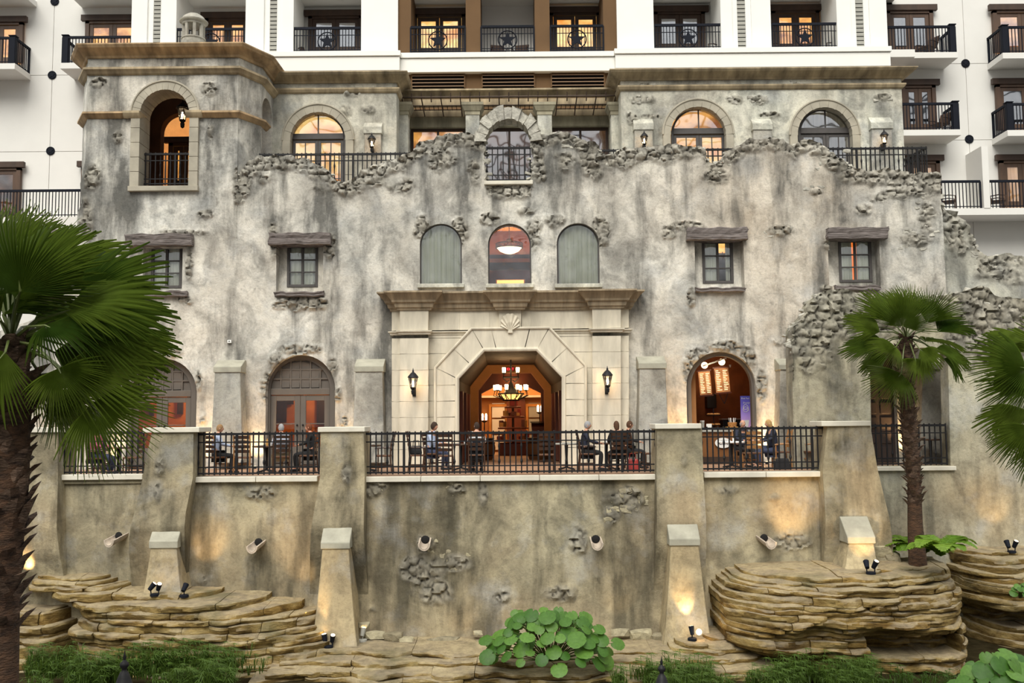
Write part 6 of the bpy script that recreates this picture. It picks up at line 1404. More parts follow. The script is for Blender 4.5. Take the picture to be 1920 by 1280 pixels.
# ------------------------------------------------------------------ plants
def hitpx(px, py, Y):      # the point of the rock surface that shows there
    bpy.context.view_layer.update(); dg = bpy.context.evaluated_depsgraph_get(); o = Vector((0, 0, CZ)); d = (at(px, py, 10)-o).normalized()
    ok, loc, n_, i_, ob, m_ = S.ray_cast(dg, o+d*18, d)
    return loc.copy() if ok and abs(loc.y-Y) < 2.5 else at(px, py, Y)
rock_hits = {k: hitpx(*k) for k in ((290,1117,23.55),(345,1119,24.0),(616,1214,23.2),(680,1202,23.9),(1298,1200,23.2),(1633,1076,23.0),(1897,1036,25.6),(1722,1050,22.9),(1764,1048,22.9),(1032,1240,22.2),(1916,1128,24.0))}
def leafmat(name, a, b, tr=.35, rough=.45):
    t = NT(name); o = t.t.nodes['Material Output']; oi = t.n('ObjectInfo').outputs['Random']
    c = t.ramp(oi, [(0, a), (1, b)]); c = t.mix(.5, c, t.ramp(t.noise(6, 4, obj=True), [(.35, .55), (.65, 1.1)]), 'MULTIPLY')
    t.fin(c, rough, spec=.35); tl = t.n('BsdfTranslucent'); t.l(t.mix(.5, c, (.30,.42,.05)), tl.inputs[0]); mx = t.n('MixShader'); mx.inputs[0].default_value = tr
    t.l(t.b.outputs[0], mx.inputs[1]); t.l(tl.outputs[0], mx.inputs[2]); t.l(mx.outputs[0], o.inputs['Surface']); return t.m
M['palmleaf'] = leafmat('palm_frond_green', (.040,.090,.012), (.19,.26,.04), .32, .35)
M['petiole'] = plain('petiole_green', (.10,.13,.03), .5, var=.3)
M['broadleaf'] = leafmat('broad_leaf_green', (.045,.135,.016), (.13,.27,.045), .3)
M['fern'] = leafmat('fern_green', (.12,.24,.02), (.22,.36,.04), .35)
M['grass'] = leafmat('grass_green', (.04,.085,.012), (.10,.17,.03), .3)
def barkmat(name, a, b):
    t = NT(name); c = t.ramp(t.noise(6, 6, (1,1,2.5), .7), [(.35, a), (.65, b)]); t.bump(t.noise(18, 5, (1,1,3)), .9, .05); return t.fin(c, .9)
M['bark'] = barkmat('shaggy_palm_bark', (.028,.014,.008), (.12,.062,.034)); M['boot'] = barkmat('dead_frond_base', (.04,.022,.014), (.22,.14,.095))
M['trunkr'] = barkmat('red_brown_trunk', (.035,.018,.010), (.12,.06,.03))
fan_cache = {}
def fanmesh(spread, n=40, v=0, droop=.2, fold=.085):
    k = (spread, n, v)
    if k in fan_cache: return fan_cache[k]
    rr = random.Random(v*7+spread); vs = []; fs = []; S2 = math.radians(spread)/2; RD = [.03,.22,.40,.60,.82,1.0]
    for i in range(n):
        f = (i+.5)/n*2-1; ph = f*S2; L = (1-.22*abs(f)**2.2)*rr.uniform(.93,1.04); dph = S2/n*.98; bend = rr.uniform(-.02,.02); dr = droop*rr.uniform(.6,1.5); n0 = len(vs); tw = rr.uniform(-.05,.05)
        for j, r in enumerate(RD):
            R = r*L; wd = dph*R*.97 if r < .40 else dph*.44*L*(1-((r-.4)/.6)**1.5)*.98+.001; a = ph+bend*r*r
            d = Vector((math.cos(a), math.sin(a), 0)); s = Vector((-d.y, d.x, 0)); z = -dr*max(0, r-.45)**1.8*2 + .12*(R**1)*abs(f)**2 - .10*r*r
            fo = fold*min(1, r*2)*(1 if r < .6 else (1.2-r)*1.4)*.55
            c = d*R + Vector((0,0,z))
            vs += [tuple(c-s*wd+Vector((0,0,fo))), tuple(c-Vector((0,0,fo*.5))), tuple(c+s*wd+Vector((0,0,fo)))]
        for j in range(len(RD)-1):
            for q in (0, 1): A = n0+j*3+q; fs.append((A, A+1, A+4, A+3))
    me = bpy.data.meshes.new('frond_blade'); me.from_pydata(vs, [], fs); me.polygons.foreach_set('use_smooth', [False]*len(me.polygons)); me.materials.append(M['palmleaf']); fan_cache[k] = me; return me
def frond(root, base, hub, dirv, nrm, L, spread, v=0):
    x = Vector(dirv).normalized(); z = Vector(nrm); z = (z - x*z.dot(x)).normalized(); y = z.cross(x)
    o = bpy.data.objects.new('frond', fanmesh(spread, max(22, int(spread/3.6)), v)); C.objects.link(o); o.parent = root
    o.matrix_world = Matrix(((x.x*L,y.x*L,z.x*L,hub[0]),(x.y*L,y.y*L,z.y*L,hub[1]),(x.z*L,y.z*L,z.z*L,hub[2]),(0,0,0,1)))
    b = Vector(base); h = Vector(hub); m = (b+h)/2+Vector((0,0,.10*(h-b).length)); p = MB().tube([b, m, h, h+x*L*.12], [.022,.016,.012,.006], 5).build('petiole', M['petiole'], None)
    p.parent = o; p.matrix_parent_inverse = o.matrix_world.inverted()
    return o
def palm(label, crown, fr, trunk, tr, boots, seed, bootlen=.16, smoothto=None):
    rr = random.Random(seed); t = thing('fan_palm', label, 'palm'); 
    if trunk:
        MB().tube(trunk, tr, 14).build('trunk', M['trunkr'], t, smooth=True)
        P = [Vector(p) for p in trunk]; tot = sum((P[i+1]-P[i]).length for i in range(len(P)-1)); m = []
        bs = []
        for k in range(3):
            q = MB(); L = bootlen*(1+.25*k); w = bootlen*(.34+.05*k)
            q.add([(-w*1.5,.01,0),(w*1.5,.01,0),(w*.9,-L*.26,L*.5),(-w*.85,-L*.24,L*.47),(-w*.5,-L*.52,L*.62),(w*.6,-L*.6,L*.72),(0,-.02,-L*.15),(0,-L*.22,L*.1)], [(0,1,2,3),(3,2,5,4),(0,6,1),(6,0,7),(1,6,7),(0,3,7),(2,1,7),(3,4,7),(5,2,7),(4,5,7)])
            me = bpy.data.meshes.new('frond_base'); me.from_pydata(q.v, [], q.f); me.materials.append(M['boot' if k else 'bark']); bs.append(me)
        for i in range(boots):
            s = (i+.5)/boots; d = s*tot; j = 0
            while j < len(P)-2 and d > (P[j+1]-P[j]).length: d -= (P[j+1]-P[j]).length; j += 1
            c = P[j].lerp(P[j+1], d/(P[j+1]-P[j]).length); r = tr[j]+(tr[j+1]-tr[j])*d/(P[j+1]-P[j]).length
            if smoothto and c.z < smoothto: continue
            q = i*2.39996+rr.uniform(-.2,.2); o = bpy.data.objects.new('frond_base', rr.choice(bs)); C.objects.link(o); o.parent = t
            o.location = (c.x+r*.9*math.sin(q), c.y-r*.9*math.cos(q), c.z); o.rotation_euler = (rr.uniform(-.25,.35), rr.uniform(-.2,.2), q); s_ = rr.uniform(.8,1.35); o.scale = (s_, s_, s_)
    for (px, py, dY, ang, ty, nf, lp, sp) in fr:
        Y = crown[1]+dY; h = at(px, py, Y); L = lp*Y/FPX; a = math.radians(ang); frond(t, crown, h, (math.cos(a), ty, math.sin(a)), (0+rr.uniform(-.15,.15), -nf, 1-nf*.6), L, sp, rr.randrange(3))
    return t
# fronds: hub x, hub y, depth offset, direction in the picture, lean in depth, how much the blade faces the viewer, length, spread
PY_ = 10.0
c0 = at(20, 640, PY_)
F0 = [(38,545,-.5,90,-.30,1.0,168,200),(30,560,-.2,60,.1,.8,185,150),(10,520,.3,110,.2,.6,170,140),(60,520,.3,75,.4,.35,150,140),(70,530,.4,50,.5,.5,190,120),(150,560,.1,38,.1,.6,170,110),
 (120,585,-.2,15,-.1,.55,190,110),(175,600,-.1,8,-.05,.45,150,120),(190,645,.2,-3,.1,.5,140,110),(150,625,-.1,-8,-.1,.6,165,110),(100,660,.5,-15,.4,.6,190,120),(115,690,-.3,-6,-.1,.75,190,100),(178,640,.4,12,.3,.3,150,100),
 (170,758,-.4,-38,-.25,.95,150,150),(110,690,-.55,-60,-.2,.9,100,170),(75,700,.2,-70,.1,.8,110,150),(0,600,-.4,170,-.2,.8,150,160),(-30,560,.2,130,.1,.6,160,150),(10,660,-.5,-120,-.3,.8,150,150),(95,735,.4,-50,.3,.5,120,120),(60,610,.6,25,.6,.3,190,120),(130,650,.5,0,.5,.3,180,110),(30,480,.5,95,.5,.3,120,130),(85,610,-.4,-20,-.5,.5,130,120),(-20,500,.4,105,.3,.4,150,140),(5,590,.1,50,.3,.5,170,140)]
b0 = at(-4, 1270, PY_)
palm('large fan palm in the left foreground with a shaggy brown trunk', tuple(c0), F0, [(b0.x,PY_,.5),(b0.x,PY_,2.4),at(-6,1090,PY_),at(8,900,PY_),at(12,760,PY_),tuple(c0)], [.25,.22,.215,.235,.23,.14], 300, 1, .165, smoothto=at(0,1190,PY_).z)
PR = 23.6; c1 = at(1699, 632, PR)
F1 = [(1702,600,.3,92,.2,.55,72,110),(1668,605,.2,118,.1,.6,78,110),(1738,605,.2,58,.1,.6,85,110),(1692,612,-.5,80,-.35,1.0,72,190),(1650,622,0,152,0,.6,70,120),(1758,622,.2,30,.1,.5,70,110),(1772,618,.3,14,.2,.3,58,90),
 (1648,652,-.1,178,-.05,.45,72,100),(1655,640,.3,165,.3,.4,60,110),(1690,700,-.5,222,-.25,.9,78,140),(1716,672,-.6,268,-.4,.95,52,170),(1752,655,-.2,-12,-.1,.5,72,100),(1768,672,.1,-32,.1,.5,58,100),(1735,640,.5,8,.5,.3,80,110),
 (1665,668,.4,200,.3,.5,60,110),(1682,590,.6,105,.5,.3,66,110),(1722,590,.6,75,.5,.3,66,110),(1640,612,.5,140,.5,.3,60,110),(1725,655,-.5,-45,-.5,.7,52,130),(1680,650,-.5,195,-.5,.7,60,130),(1700,585,-.2,88,-.1,.8,58,150)]
b1_ = at(1720, 1035, PR+.6)
palm('slender fan palm standing on the right rock outcrop', tuple(c1), F1, [(b1_.x,PR+.6,b1_.z-1.0),(b1_.x,PR+.6,b1_.z-.3),at(1716,985,PR+.5),at(1714,900,PR+.4),at(1704,800,PR+.2),at(1697,700,PR),tuple(c1)], [.22,.22,.18,.155,.165,.185,.12], 300, 2, .15, smoothto=at(1716,948,PR+.5).z)
PE = 15.0; c2 = at(1975, 760, PE)
F2 = [(1925,640,.2,165,.1,.4,75,90),(1925,690,-.2,172,-.1,.85,112,150),(1935,720,-.3,-170,-.1,.6,100,110),(1930,770,-.1,-165,0,.5,100,90),(1935,800,-.4,-150,-.2,.6,85,100),(1940,800,0,-140,.1,.6,95,110),(1945,660,.4,140,.3,.4,90,110),(1990,680,.2,95,.1,.5,110,140),(2030,740,0,10,0,.5,110,120),(1960,830,.3,-120,.2,.5,90,110)]
bt = at(1985, 1290, PE); palm('fan palm cut by the right picture edge', tuple(c2), F2, [(bt.x,PE,.5),(bt.x,PE,3),tuple(c2)], [.24,.2,.14], 60, 3, .15)
# broad-leaved plant
def leafshape(crn=10, v=0):
    rr = random.Random(v); n = 26; vs = [(0,.0,0)]; out = []
    for i in range(n+1):
        q = -PI*.93+PI*1.86*i/n; r = .5*(1+.035*math.cos(crn*q*1.6))*(1-.10*abs(q/PI)**4); x, y = r*math.cos(q)+.28, r*.95*math.sin(q); out.append((x, y))
    for x, y in out: vs.append((x*.55, y*.55, .035-.02*abs(y)))
    for x, y in out: vs.append((x, y, .02-.30*(x-.2)**2-.25*y*y+.02*math.sin(x*9+v)))
    m = n+1; fs = [(0, 1+i, 2+i) for i in range(n)] + [(1+i, 1+m+i, 2+m+i, 2+i) for i in range(n)]
    me = bpy.data.meshes.new('leaf'); me.from_pydata(vs, [], fs); me.polygons.foreach_set('use_smooth', [True]*len(fs)); me.materials.append(M['broadleaf']); return me
lfs = [leafshape(10, i) for i in range(3)]
def bush(label, px, py, Y, wpx, hpx, n, size, seed, mat=None, front=.55):
    rr = random.Random(seed); b = at(px, py, Y); W = wpx*Y/FPX; H = hpx*Y/FPX; t = thing('broad_leaved_plant', label, 'plant', tuple(b)); 
    for i in range(n):
        u = (i+.5)/n; el = math.asin(u**.75)*.98; az = i*2.39996; r = math.cos(el)
        p = Vector((W*r*math.cos(az)*rr.uniform(.9,1.05), W*front*r*math.sin(az), H*math.sin(el)*rr.uniform(.9,1.05)+.05))
        if p.y > W*.35 and u < .6: continue
        nr = Vector((p.x/W*.5+rr.uniform(-.35,.35), -.62+rr.uniform(-.3,.25), .75+rr.uniform(-.25,.3))).normalized(); p *= rr.uniform(.78,1.08); out = Vector((p.x/W, -.25, -.75+.5*u)); out = (out-nr*out.dot(nr)).normalized(); y = nr.cross(out); s = size*rr.uniform(.6,1.2)
        a = rr.uniform(-.5,.5); x2 = out*math.cos(a)+y*math.sin(a); y2 = nr.cross(x2)
        o = bpy.data.objects.new('leaf', rr.choice(lfs)); C.objects.link(o); o.parent = t; o.matrix_local = Matrix(((x2.x*s,y2.x*s,nr.x*s,p.x),(x2.y*s,y2.y*s,nr.y*s,p.y),(x2.z*s,y2.z*s,nr.z*s,p.z),(0,0,0,1)))
        st_ = MB().tube([(p.x*.1,p.y*.1+.1,0),(p.x*.5,p.y*.6,p.z*.7),(p.x,p.y,p.z)], .010, 4).build('stem', M['petiole'], t)
    return t
bush('large plant with round pale green leaves at the foot of the wall', 1032, 1240, 22.2, 112, 92, 120, .37, 4)
bush('plant with broad dark green leaves in the bottom right corner', 1868, 1300, 19.5, 70, 66, 40, .42, 6)
bush('small green plant growing on the far right rock', 1916, 1122, 24.0, 16, 26, 14, .22, 8)
# fern at the foot of the slender palm
def fern(label, px, py, Y, n, Lpx, seed, mat='fern'):
    rr = random.Random(seed); b = rock_hits[(px, py, Y)]+Vector((0,0,.1)); t = thing('fern', label, 'plant', tuple(b))
    for i in range(n):
        az = 2*PI*i/n+rr.uniform(-.2,.2); L = Lpx*Y/FPX*rr.uniform(.8,1.15); m = MB(); up = rr.uniform(1.1,2.2); pts = []
        for k in range(9):
            s = k/8; pts.append(Vector((math.cos(az)*L*s, math.sin(az)*L*s*.7, up*L*(.75*s-.62*s*s))))
        sd = Vector((-math.sin(az), math.cos(az), 0))
        for k in range(8):
            for h in (0, .5):
                p = pts[k].lerp(pts[k+1], h); d = (pts[k+1]-pts[k]).normalized(); w = L*.24*math.sin(PI*min(1, (k+h+1.2)/9.2))**.7
                for sg in (-1, 1):
                    q = p+sd*sg*w+d*w*.35; n_ = .07*L
                    m.add([p-d*n_*.6, p+d*n_*.9, q+d*n_*.4+Vector((0,0,-.01)), q-d*n_*.3], [(0,1,2,3)])
        m.tube(pts, .006, 3); m.build('frond', M[mat], t)
    return t
fern('bright green fern at the foot of the slender palm', 1722, 1050, 22.9, 23, 78, 3)
fern('second bright green fern right of the slender palm foot', 1764, 1048, 22.9, 19, 66, 5)
# grasses
def grassbed(label, x0, x1, y0, y1, Y0, Y1, n, hpx, seed):
    rr = random.Random(seed); m = MB()
    for i in range(n):
        u = rr.random(); px = x0+(x1-x0)*rr.random(); py = y0+(y1-y0)*u; Y = Y0+(Y1-Y0)*u; b = at(px, py, Y); cl_ = float(vn(b.x, b.y*1.5, 1.1, seed)) + .5*float(vn(b.x, b.y, 3.1, seed))
        if cl_ < .62 and n > 200: continue
        b.z = max(b.z-.1, .5); H = hpx*Y/FPX*rr.uniform(.5,1.3)*(.4+cl_*.7)
        if rr.random() < .4:   # small umbrella sedge
            top = b+Vector((rr.uniform(-.06,.06), 0, H)); m.tube([b, top], .004, 3, cap=False)
            for k in range(11):
                a = 2*PI*k/11; r = H*.5*rr.uniform(.7,1.1); e = top+Vector((r*math.cos(a), r*.8*math.sin(a), -r*.25)); sd = Vector((-math.sin(a), math.cos(a), .3))*.008; m.add([top-sd, top+sd, e], [(0,1,2)])
        else:
            for k in range(5):
                a = rr.uniform(0, 2*PI); r = H*rr.uniform(.3,.9); mid = b+Vector((r*.35*math.cos(a), r*.35*math.sin(a), H*.7)); e = b+Vector((r*math.cos(a), r*math.sin(a), H*rr.uniform(.4,.9))); sd = Vector((-math.sin(a), math.cos(a), 0))*.009
                m.add([b-sd, b+sd, mid+sd, mid-sd, e], [(0,1,2,3),(3,2,4)])
    o = m.build('grass', M['grass'], None); return tag(o, label, 'grass', kind='stuff')
grassbed('thick grass and sedge below the left sandstone ledges', 50, 440, 1246, 1300, 22.0, 20.6, 1900, 40, 1)
grassbed('sparse grass tufts in cracks of the left ledges', 60, 500, 1225, 1262, 22.4, 22.2, 90, 26, 2)
grassbed('fine sedge in front of the low ledge right of the plant', 1150, 1640, 1262, 1300, 22.0, 20.6, 1700, 38, 3)
grassbed('thin sedge at the bottom right edge', 1640, 1830, 1268, 1310, 21.8, 20.6, 150, 30, 5)
# ------------------------------------------------------------------ lamp posts whose tops show at the lower edge
def lamppost(label, px, py, Y):
    c = at(px, py, Y); t = thing('garden_lamp_post', label, 'lamp', (c.x, Y, .55)); H = c.z-.55
    MB().lathe([(.001,0),(.008,-.06),(.022,-.10),(.014,-.13),(.05,-.17),(.055,-.20),(.03,-.235),(.03,-.26),(.05,-.28),(.075,-.34),(.10,-.42),(.16,-.47),(.22,-.50)][::-1], (0,0,H), 18).build('finial', M['iron'], t, smooth=True, ang=50)
    MB().lathe([(.12,-.95),(.19,-.52)], (0,0,H), 8, cap=False).build('glass', M['glassc'], t); MB().lathe([(.13,-1.0),(.13,-.95),(.05,-1.05)][::-1], (0,0,H), 12).build('collar', M['iron'], t)
    MB().tube([(0,0,0),(0,0,H-1.0)], [.07,.045], 12).lathe([(.18,0),(.16,.25),(.08,.4)]).build('post', M['iron'], t)
lamppost('black lamp post finial at the lower left edge', 234, 1216, 12.0); lamppost('black lamp post finial at the lower edge right of the plant', 1240, 1228, 14.0)
# ------------------------------------------------------------------ spouts
M['spout'] = plain('terracotta_spout', (.50,.42,.34), .8, var=.3, scale=6)
for px, py, yaw, lb in ((204,1012,-.55,'first spout from the left'),(472,1024,-.4,'second spout from the left'),(795,1019,0,'third spout from the left, in the broken plaster'),(1120,1018,.05,'fourth spout from the left'),(1446,1016,.45,'rightmost spout')):
    c = at(px, py, 24.45); t = thing('water_spout', 'curved half-pipe clay water spout, ' + lb, 'spout', (c.x, 24.45, c.z), yaw*.55); vs = []; n = 9; m = MB()
    for j, (y, z, s) in enumerate(((0,-.05,1),(.2,.0,1),(.7,.12,.95))):
        for k in range(n): q = PI+PI*k/(n-1); vs.append((.155*s*math.cos(q), y, z+.17*s*math.sin(q)+.04))
        for k in range(n-1, -1, -1): q = PI+PI*k/(n-1); vs.append((.115*s*math.cos(q), y, z+.135*s*math.sin(q)+.045))
    w = 2*n; m.add(vs, [(j*w+k, j*w+(k+1)%w, (j+1)*w+(k+1)%w, (j+1)*w+k) for j in range(2) for k in range(w)] + [(k, k+1, w-2-k, w-1-k) for k in range(n-1)])
    m.build('half_pipe', M['spout'], t, smooth=True, ang=50, bev=.006); MB().sphere((0,.36,.06), .115, 10, 6, 1, .35, .9).build('hollow_shade', M['black'], t)  # black ball paints the shade inside the pipe
# ------------------------------------------------------------------ garden spotlights
def fixture(px, py, Y, tgt, label, e=60, col=(1,.66,.30), spot=50, two=True, bright=False, body='navy'):
    c = rock_hits[(px, py, Y)]; t = thing('garden_spotlight', label, 'spotlight', tuple(c)); MB().lathe([(.11,0),(.11,.05),(.09,.06)], n=14).build('base', M[body], t)
    T = Vector(tgt)-c
    for k, s in enumerate((-1, 1) if two else (0,)):
        p = Vector((s*.09, 0, .2)); d = (T if s <= 0 else Vector((T.x*.6+.5, -1.0, abs(T.z)*.9+1.2))).normalized(); m = MB().tube([p-d*.07, p+d*.06, p+d*.13], [.05,.062,.07], 12); m.build('lamp_head', M[body], t, smooth=True, ang=40)
        MB().tube([(s*.09,0,.04),(s*.1,0,.15)], .015).build('stem', M[body], t)
        MB().tube([p+d*.131, p+d*.134], .055, 10).build('lens', M['bulb'] if (bright or k == 0) else M['bulbsoft'], t)
    if bright: MB().sphere((.16,-.03,.2), .07, 10, 7).build('glowing_lens', M['bulb'], t)
    if e: l = light('garden_spot', 'SPOT', tuple(c+Vector((0,0,.2))+T.normalized()*.16), e, col, .04, spot=spot, blend=.8); aim(l, tgt)
    return t
fixture(290, 1117, 23.55, tuple(at(322,1078,23.95)), 'twin spotlight on the left ledge before the first buttress', 50)
fixture(345, 1119, 24.0, tuple(at(395,1010,25.0)), 'small spotlight right of the first buttress', 60, two=False, spot=46)
fixture(616, 1214, 23.2, tuple(at(606,1150,23.8)), 'twin spotlight at the foot of the second buttress', 110)
fixture(680, 1202, 23.9, tuple(at(720,1000,25.0)), 'single pale grey spotlight right of the second buttress', 6, two=False, body='slatgrey')
fixture(1298, 1200, 23.2, tuple(at(1290,1150,23.8)), 'glaring spotlight at the foot of the third buttress', 60, bright=True, two=False)
fixture(1633, 1076, 23.0, tuple(at(1618,1005,23.9)), 'twin spotlight on top of the right outcrop', 40, spot=75)
fixture(1897, 1036, 25.6, tuple(at(1860,940,26.9)), 'twin spotlight on the far right rock', 26, spot=60)
for px, py, Y, tx, ty, TY_, e, sp_ in ((52,1078,24.4,45,1005,24.9,60,70),(575,1150,24.0,556,1030,25,55,45),(1470,1062,23.9,1490,935,25.0,130,55),(1560,1068,23.7,1618,900,24.5,60,40),(1180,1190,24.0,1150,1080,25.1,14,60),(880,1205,24.0,860,1130,25.1,10,70)):
    l = light('garden_uplight', 'SPOT', tuple(at(px, py, Y)), e, (1,.64,.28), .05, spot=sp_, blend=.9); aim(l, at(tx, ty, TY_))
# terrace wall washers at the foot of the facade between the buttresses
for px, w_ in ((200,12),(384,16),(478,18),(645,16),(1268,22),(1284,22),(1438,22),(1452,14),(1705,26),(100,14)):
    b = at(px, 872, FY-.35); l = light('terrace_uplight', 'SPOT', (b.x, FY-.34, ZF+.08), w_*11, (1,.62,.26), .06, spot=80, blend=.9); aim(l, (b.x, FY+.02, ZF+1.7))
    t = thing('uplight', 'small black floor uplight at the facade foot, ' + {200:'left of the first panelled door',384:'right of the first panelled door',478:'left of the second panelled door',645:'right of the second panelled door',1268:'left of the cafe arch, outer',1284:'left of the cafe arch, inner',1438:'right of the cafe arch, inner',1452:'right of the cafe arch, outer',1705:'in the recessed balcony',100:'behind the left pier'}[px], 'spotlight', (b.x, FY-.36, ZF)); MB().lathe([(.05,0),(.05,.06),(.06,.08)], n=10).build('housing', M['iron'], t); MB().lathe([(.045,.081),(.045,.084)], n=10).build('lens', M['bulbsoft'], t)
c = at(430, 640, FY-.06); t = thing('security_camera', 'tiny white box fixed high on the facade between the panelled doors', 'camera', (c.x, FY-.08, c.z)); MB().box(-.06,.06,0,.12,-.05,.05).build('housing', M['paper'], t, bev=.01); MB().lathe([(.02,0),(.02,.02)], (0,-.0,0), 8).build('lens', M['iron'], t)
# ------------------------------------------------------------------ terrace furniture
M['chairdark'] = plain('dark_walnut_chair', (.055,.024,.012), .45, var=.3, scale=6)
M['chairhoney'] = plain('honey_oak_chair', (.36,.17,.055), .5, var=.25, scale=6)
M['leather'] = plain('brown_leather_seat', (.12,.05,.022), .5, var=.2)
def chair(wood, arms=False, label='', slats='chairdark'):
    t = thing('dining_chair', label, 'chair'); w = .22
    MB().box(-w,w,-.21,.21,.43,.475).build('seat', M['leather'], t, bev=.012)
    for s in (-1, 1):
        MB().tube([(s*.215,.24,0),(s*.215,.20,.44),(s*.215,.225,.8),(s*.215,.29,1.07)], [.019,.021,.019,.017], 6).sphere((s*.215,.295,1.095), .026, 8, 5).build('back_post', M[wood], t, smooth=True)
        MB().tube([(s*.205,-.19,0),(s*.205,-.19,.44 if not arms else .66)], .02, 6).build('leg', M[wood], t, smooth=True)
        MB().box(s*.205-.012,s*.205+.012,-.18,.2,.17,.2).build('stretcher', M[wood], t)
        if arms: MB().tube([(s*.215,-.22,.66),(s*.235,0,.675),(s*.215,.215,.68)], .022, 6).build('armrest', M[wood], t, smooth=True)
    MB().box(-.2,.2,-.2,-.18,.25,.28).build('stretcher', M[wood], t)
    for k in range(4):
        z = .58+k*.125; y = .205+.02*k; n = 6; m = MB(); vs = []
        for i in range(n+1): x = -.2+.4*i/n; c = .03*(1-(x/.2)**2); vs += [(x,y+c,z),(x,y+c+.015,z),(x,y+c+.025,z+.075+.012*(1-(x/.2)**2)),(x,y+c+.01,z+.075+.012*(1-(x/.2)**2))]
        m.add(vs, [(i*4+q, i*4+(q+1)%4, i*4+4+(q+1)%4, i*4+4+q) for i in range(n) for q in range(4)] + [(0,1,2,3),(n*4+3,n*4+2,n*4+1,n*4)]); m.build('back_slat', M[slats], t)
    return t
def tpos(px, Y): return (X_(px, Y, 850), Y, ZF)
cA = chair('chairdark', False, 'x'); cB = chair('chairdark', True, 'x'); cC = chair('chairhoney', False, 'x'); cD = chair('chairhoney', True, 'x', 'chairhoney'); cE = chair('chairhoney', False, 'x', 'chairhoney')
used = set()
def pc(src, px, Y, rz, label, g='ladder-back chairs on the terrace'):
    if src in used: return dup(src, tpos(px, Y), rz, label, g)
    used.add(src); src.location = tpos(px, Y); src.rotation_euler = (0, 0, rz); src['label'] = label; src['group'] = g; return src
B_, Rt, Lf = PI, PI/2, -PI/2
pc(cB, 186, 26.5, Rt, 'dark armchair of the person in pink behind the low palm frond'); pc(cA, 250, 26.9, Lf, 'dark ladder-back chair behind the tips of the low palm frond')
pc(cC, 405, 26.5, Rt+1.0, 'honey-framed ladder-back chair of the man in the pale blue shirt, left of the panelled door'); pc(cC, 457, 26.2, B_+.05, 'empty honey-framed ladder-back chair with its back to the railing, in front of the panelled door')
pc(cB, 527, 26.6, B_+.3, 'dark armchair of the grey-haired man in the patterned shirt'); pc(cA, 578, 27.3, Lf, 'dark chair of the diner with red-brown hair before the panelled door')
pc(cB, 720, 26.6, Lf, 'dark armchair seen from the side at the left end of the long railing'); pc(cB, 783, 26.7, Rt, 'dark armchair with a black bag on it, left of the portal')
pc(cA, 834, 26.1, B_, 'dark ladder-back chair with its back to the railing in front of the curly-haired man'); pc(cA, 813, 27.9, Rt-.4, 'dark chair the curly-haired man sits on')
pc(cA, 894, 26.6, B_, 'dark chair of the man in the waistcoat'); pc(cA, 1024, 26.3, B_, 'empty dark chair with its back to the railing in front of the portal right side')
pc(cB, 1101, 26.7, Rt, 'dark armchair of the grey-haired man in the dark suit'); pc(cA, 1158, 26.2, B_+.1, 'dark chair of the woman in the dark coat'); pc(cA, 1192, 27.6, B_-1.2, 'dark chair of the hidden companion behind the woman in the dark coat')
pc(cA, 1222, 26.5, Lf, 'dark chair half behind the pier at the right end of the long railing')
pc(cE, 1410, 26.1, B_, 'honey oak ladder-back chair with its back to the cafe railing'); pc(cD, 1464, 26.8, Lf, 'honey oak armchair under the long-haired woman'); pc(cD, 1521, 26.9, Lf, 'honey oak armchair seen from the side beside the ruin wall'); pc(cC, 1392, 28.0, 0, 'honey oak chair of the balding man in front of the cafe counter')
M['tabletop'] = plain('dark_table_top', (.07,.035,.02), .35, var=.2); M['cloth'] = M['paper']
def table(px, Y, label, r=.40, top='tabletop', items=()):
    t = thing('round_table', label, 'table', tpos(px, Y)); MB().lathe([(r-.02,.70),(r,.715),(r,.735),(r-.01,.745)], n=24).build('tabletop', M[top], t); MB().lathe([(.045,.06),(.035,.35),(.05,.70)], n=10).build('pedestal', M['iron'], t, smooth=True); 
    for k in range(4): q = PI/4+k*PI/2; MB().tube([(0,0,.08),(.3*math.cos(q),.3*math.sin(q),.02)], .022, 5).build('foot', M['iron'], t)
    for i, (kind, dx, dy) in enumerate(items):
        p = (tpos(px, Y)[0]+dx, Y+dy, ZF+.745); nm = ' '.join(label.split('table', 1)[1].split()[:8]); nm = ' '+nm
        if kind == 'cup': cup(p, 'white cup %s on the table%s' % (('near the left','in the middle','near the right')[i % 3], nm), 'paper', .035, .09, lid=False)
        if kind == 'plate': tag(MB().lathe([(.05,0),(.11,.012),(.115,.016),(.05,.006)], p, 18).build('plate', M['paper'], None, smooth=True), 'white plate on the table%s' % nm, 'plate')
        if kind == 'bottle': tag(MB().lathe([(.03,0),(.03,.13),(.012,.17),(.012,.2)], p, 10).build('sauce_bottle', M['goldbox'], None, smooth=True), 'small amber bottle on the table%s' % nm, 'bottle')
table(222, 27.0, 'round dark table behind the low palm frond', items=(('cup',-.1,0),))
table(500, 27.0, 'round dark table between the man in pale blue and the man in the patterned shirt', items=(('plate',-.15,0),('cup',.1,.05),('bottle',-.02,.12)))
table(690, 27.0, 'round dark table at the left end of the long railing', items=(('plate',.1,0),))
table(864, 27.2, 'round dark table between the curly-haired man and the man in the waistcoat', items=(('plate',-.12,-.05),('cup',.12,0)))
table(1062, 27.0, 'round pale-topped table in front of the portal right jamb', top='slatgrey', items=(('plate',0,0),))
table(1137, 27.3, 'round dark table of the man in the dark suit', items=(('cup',0,0),))
table(1372, 27.3, 'small round pale-topped table before the balding man', top='paper', items=(('cup',.05,-.05),))
table(1745, 28.3, 'small dark table in the recessed balcony', r=.32)
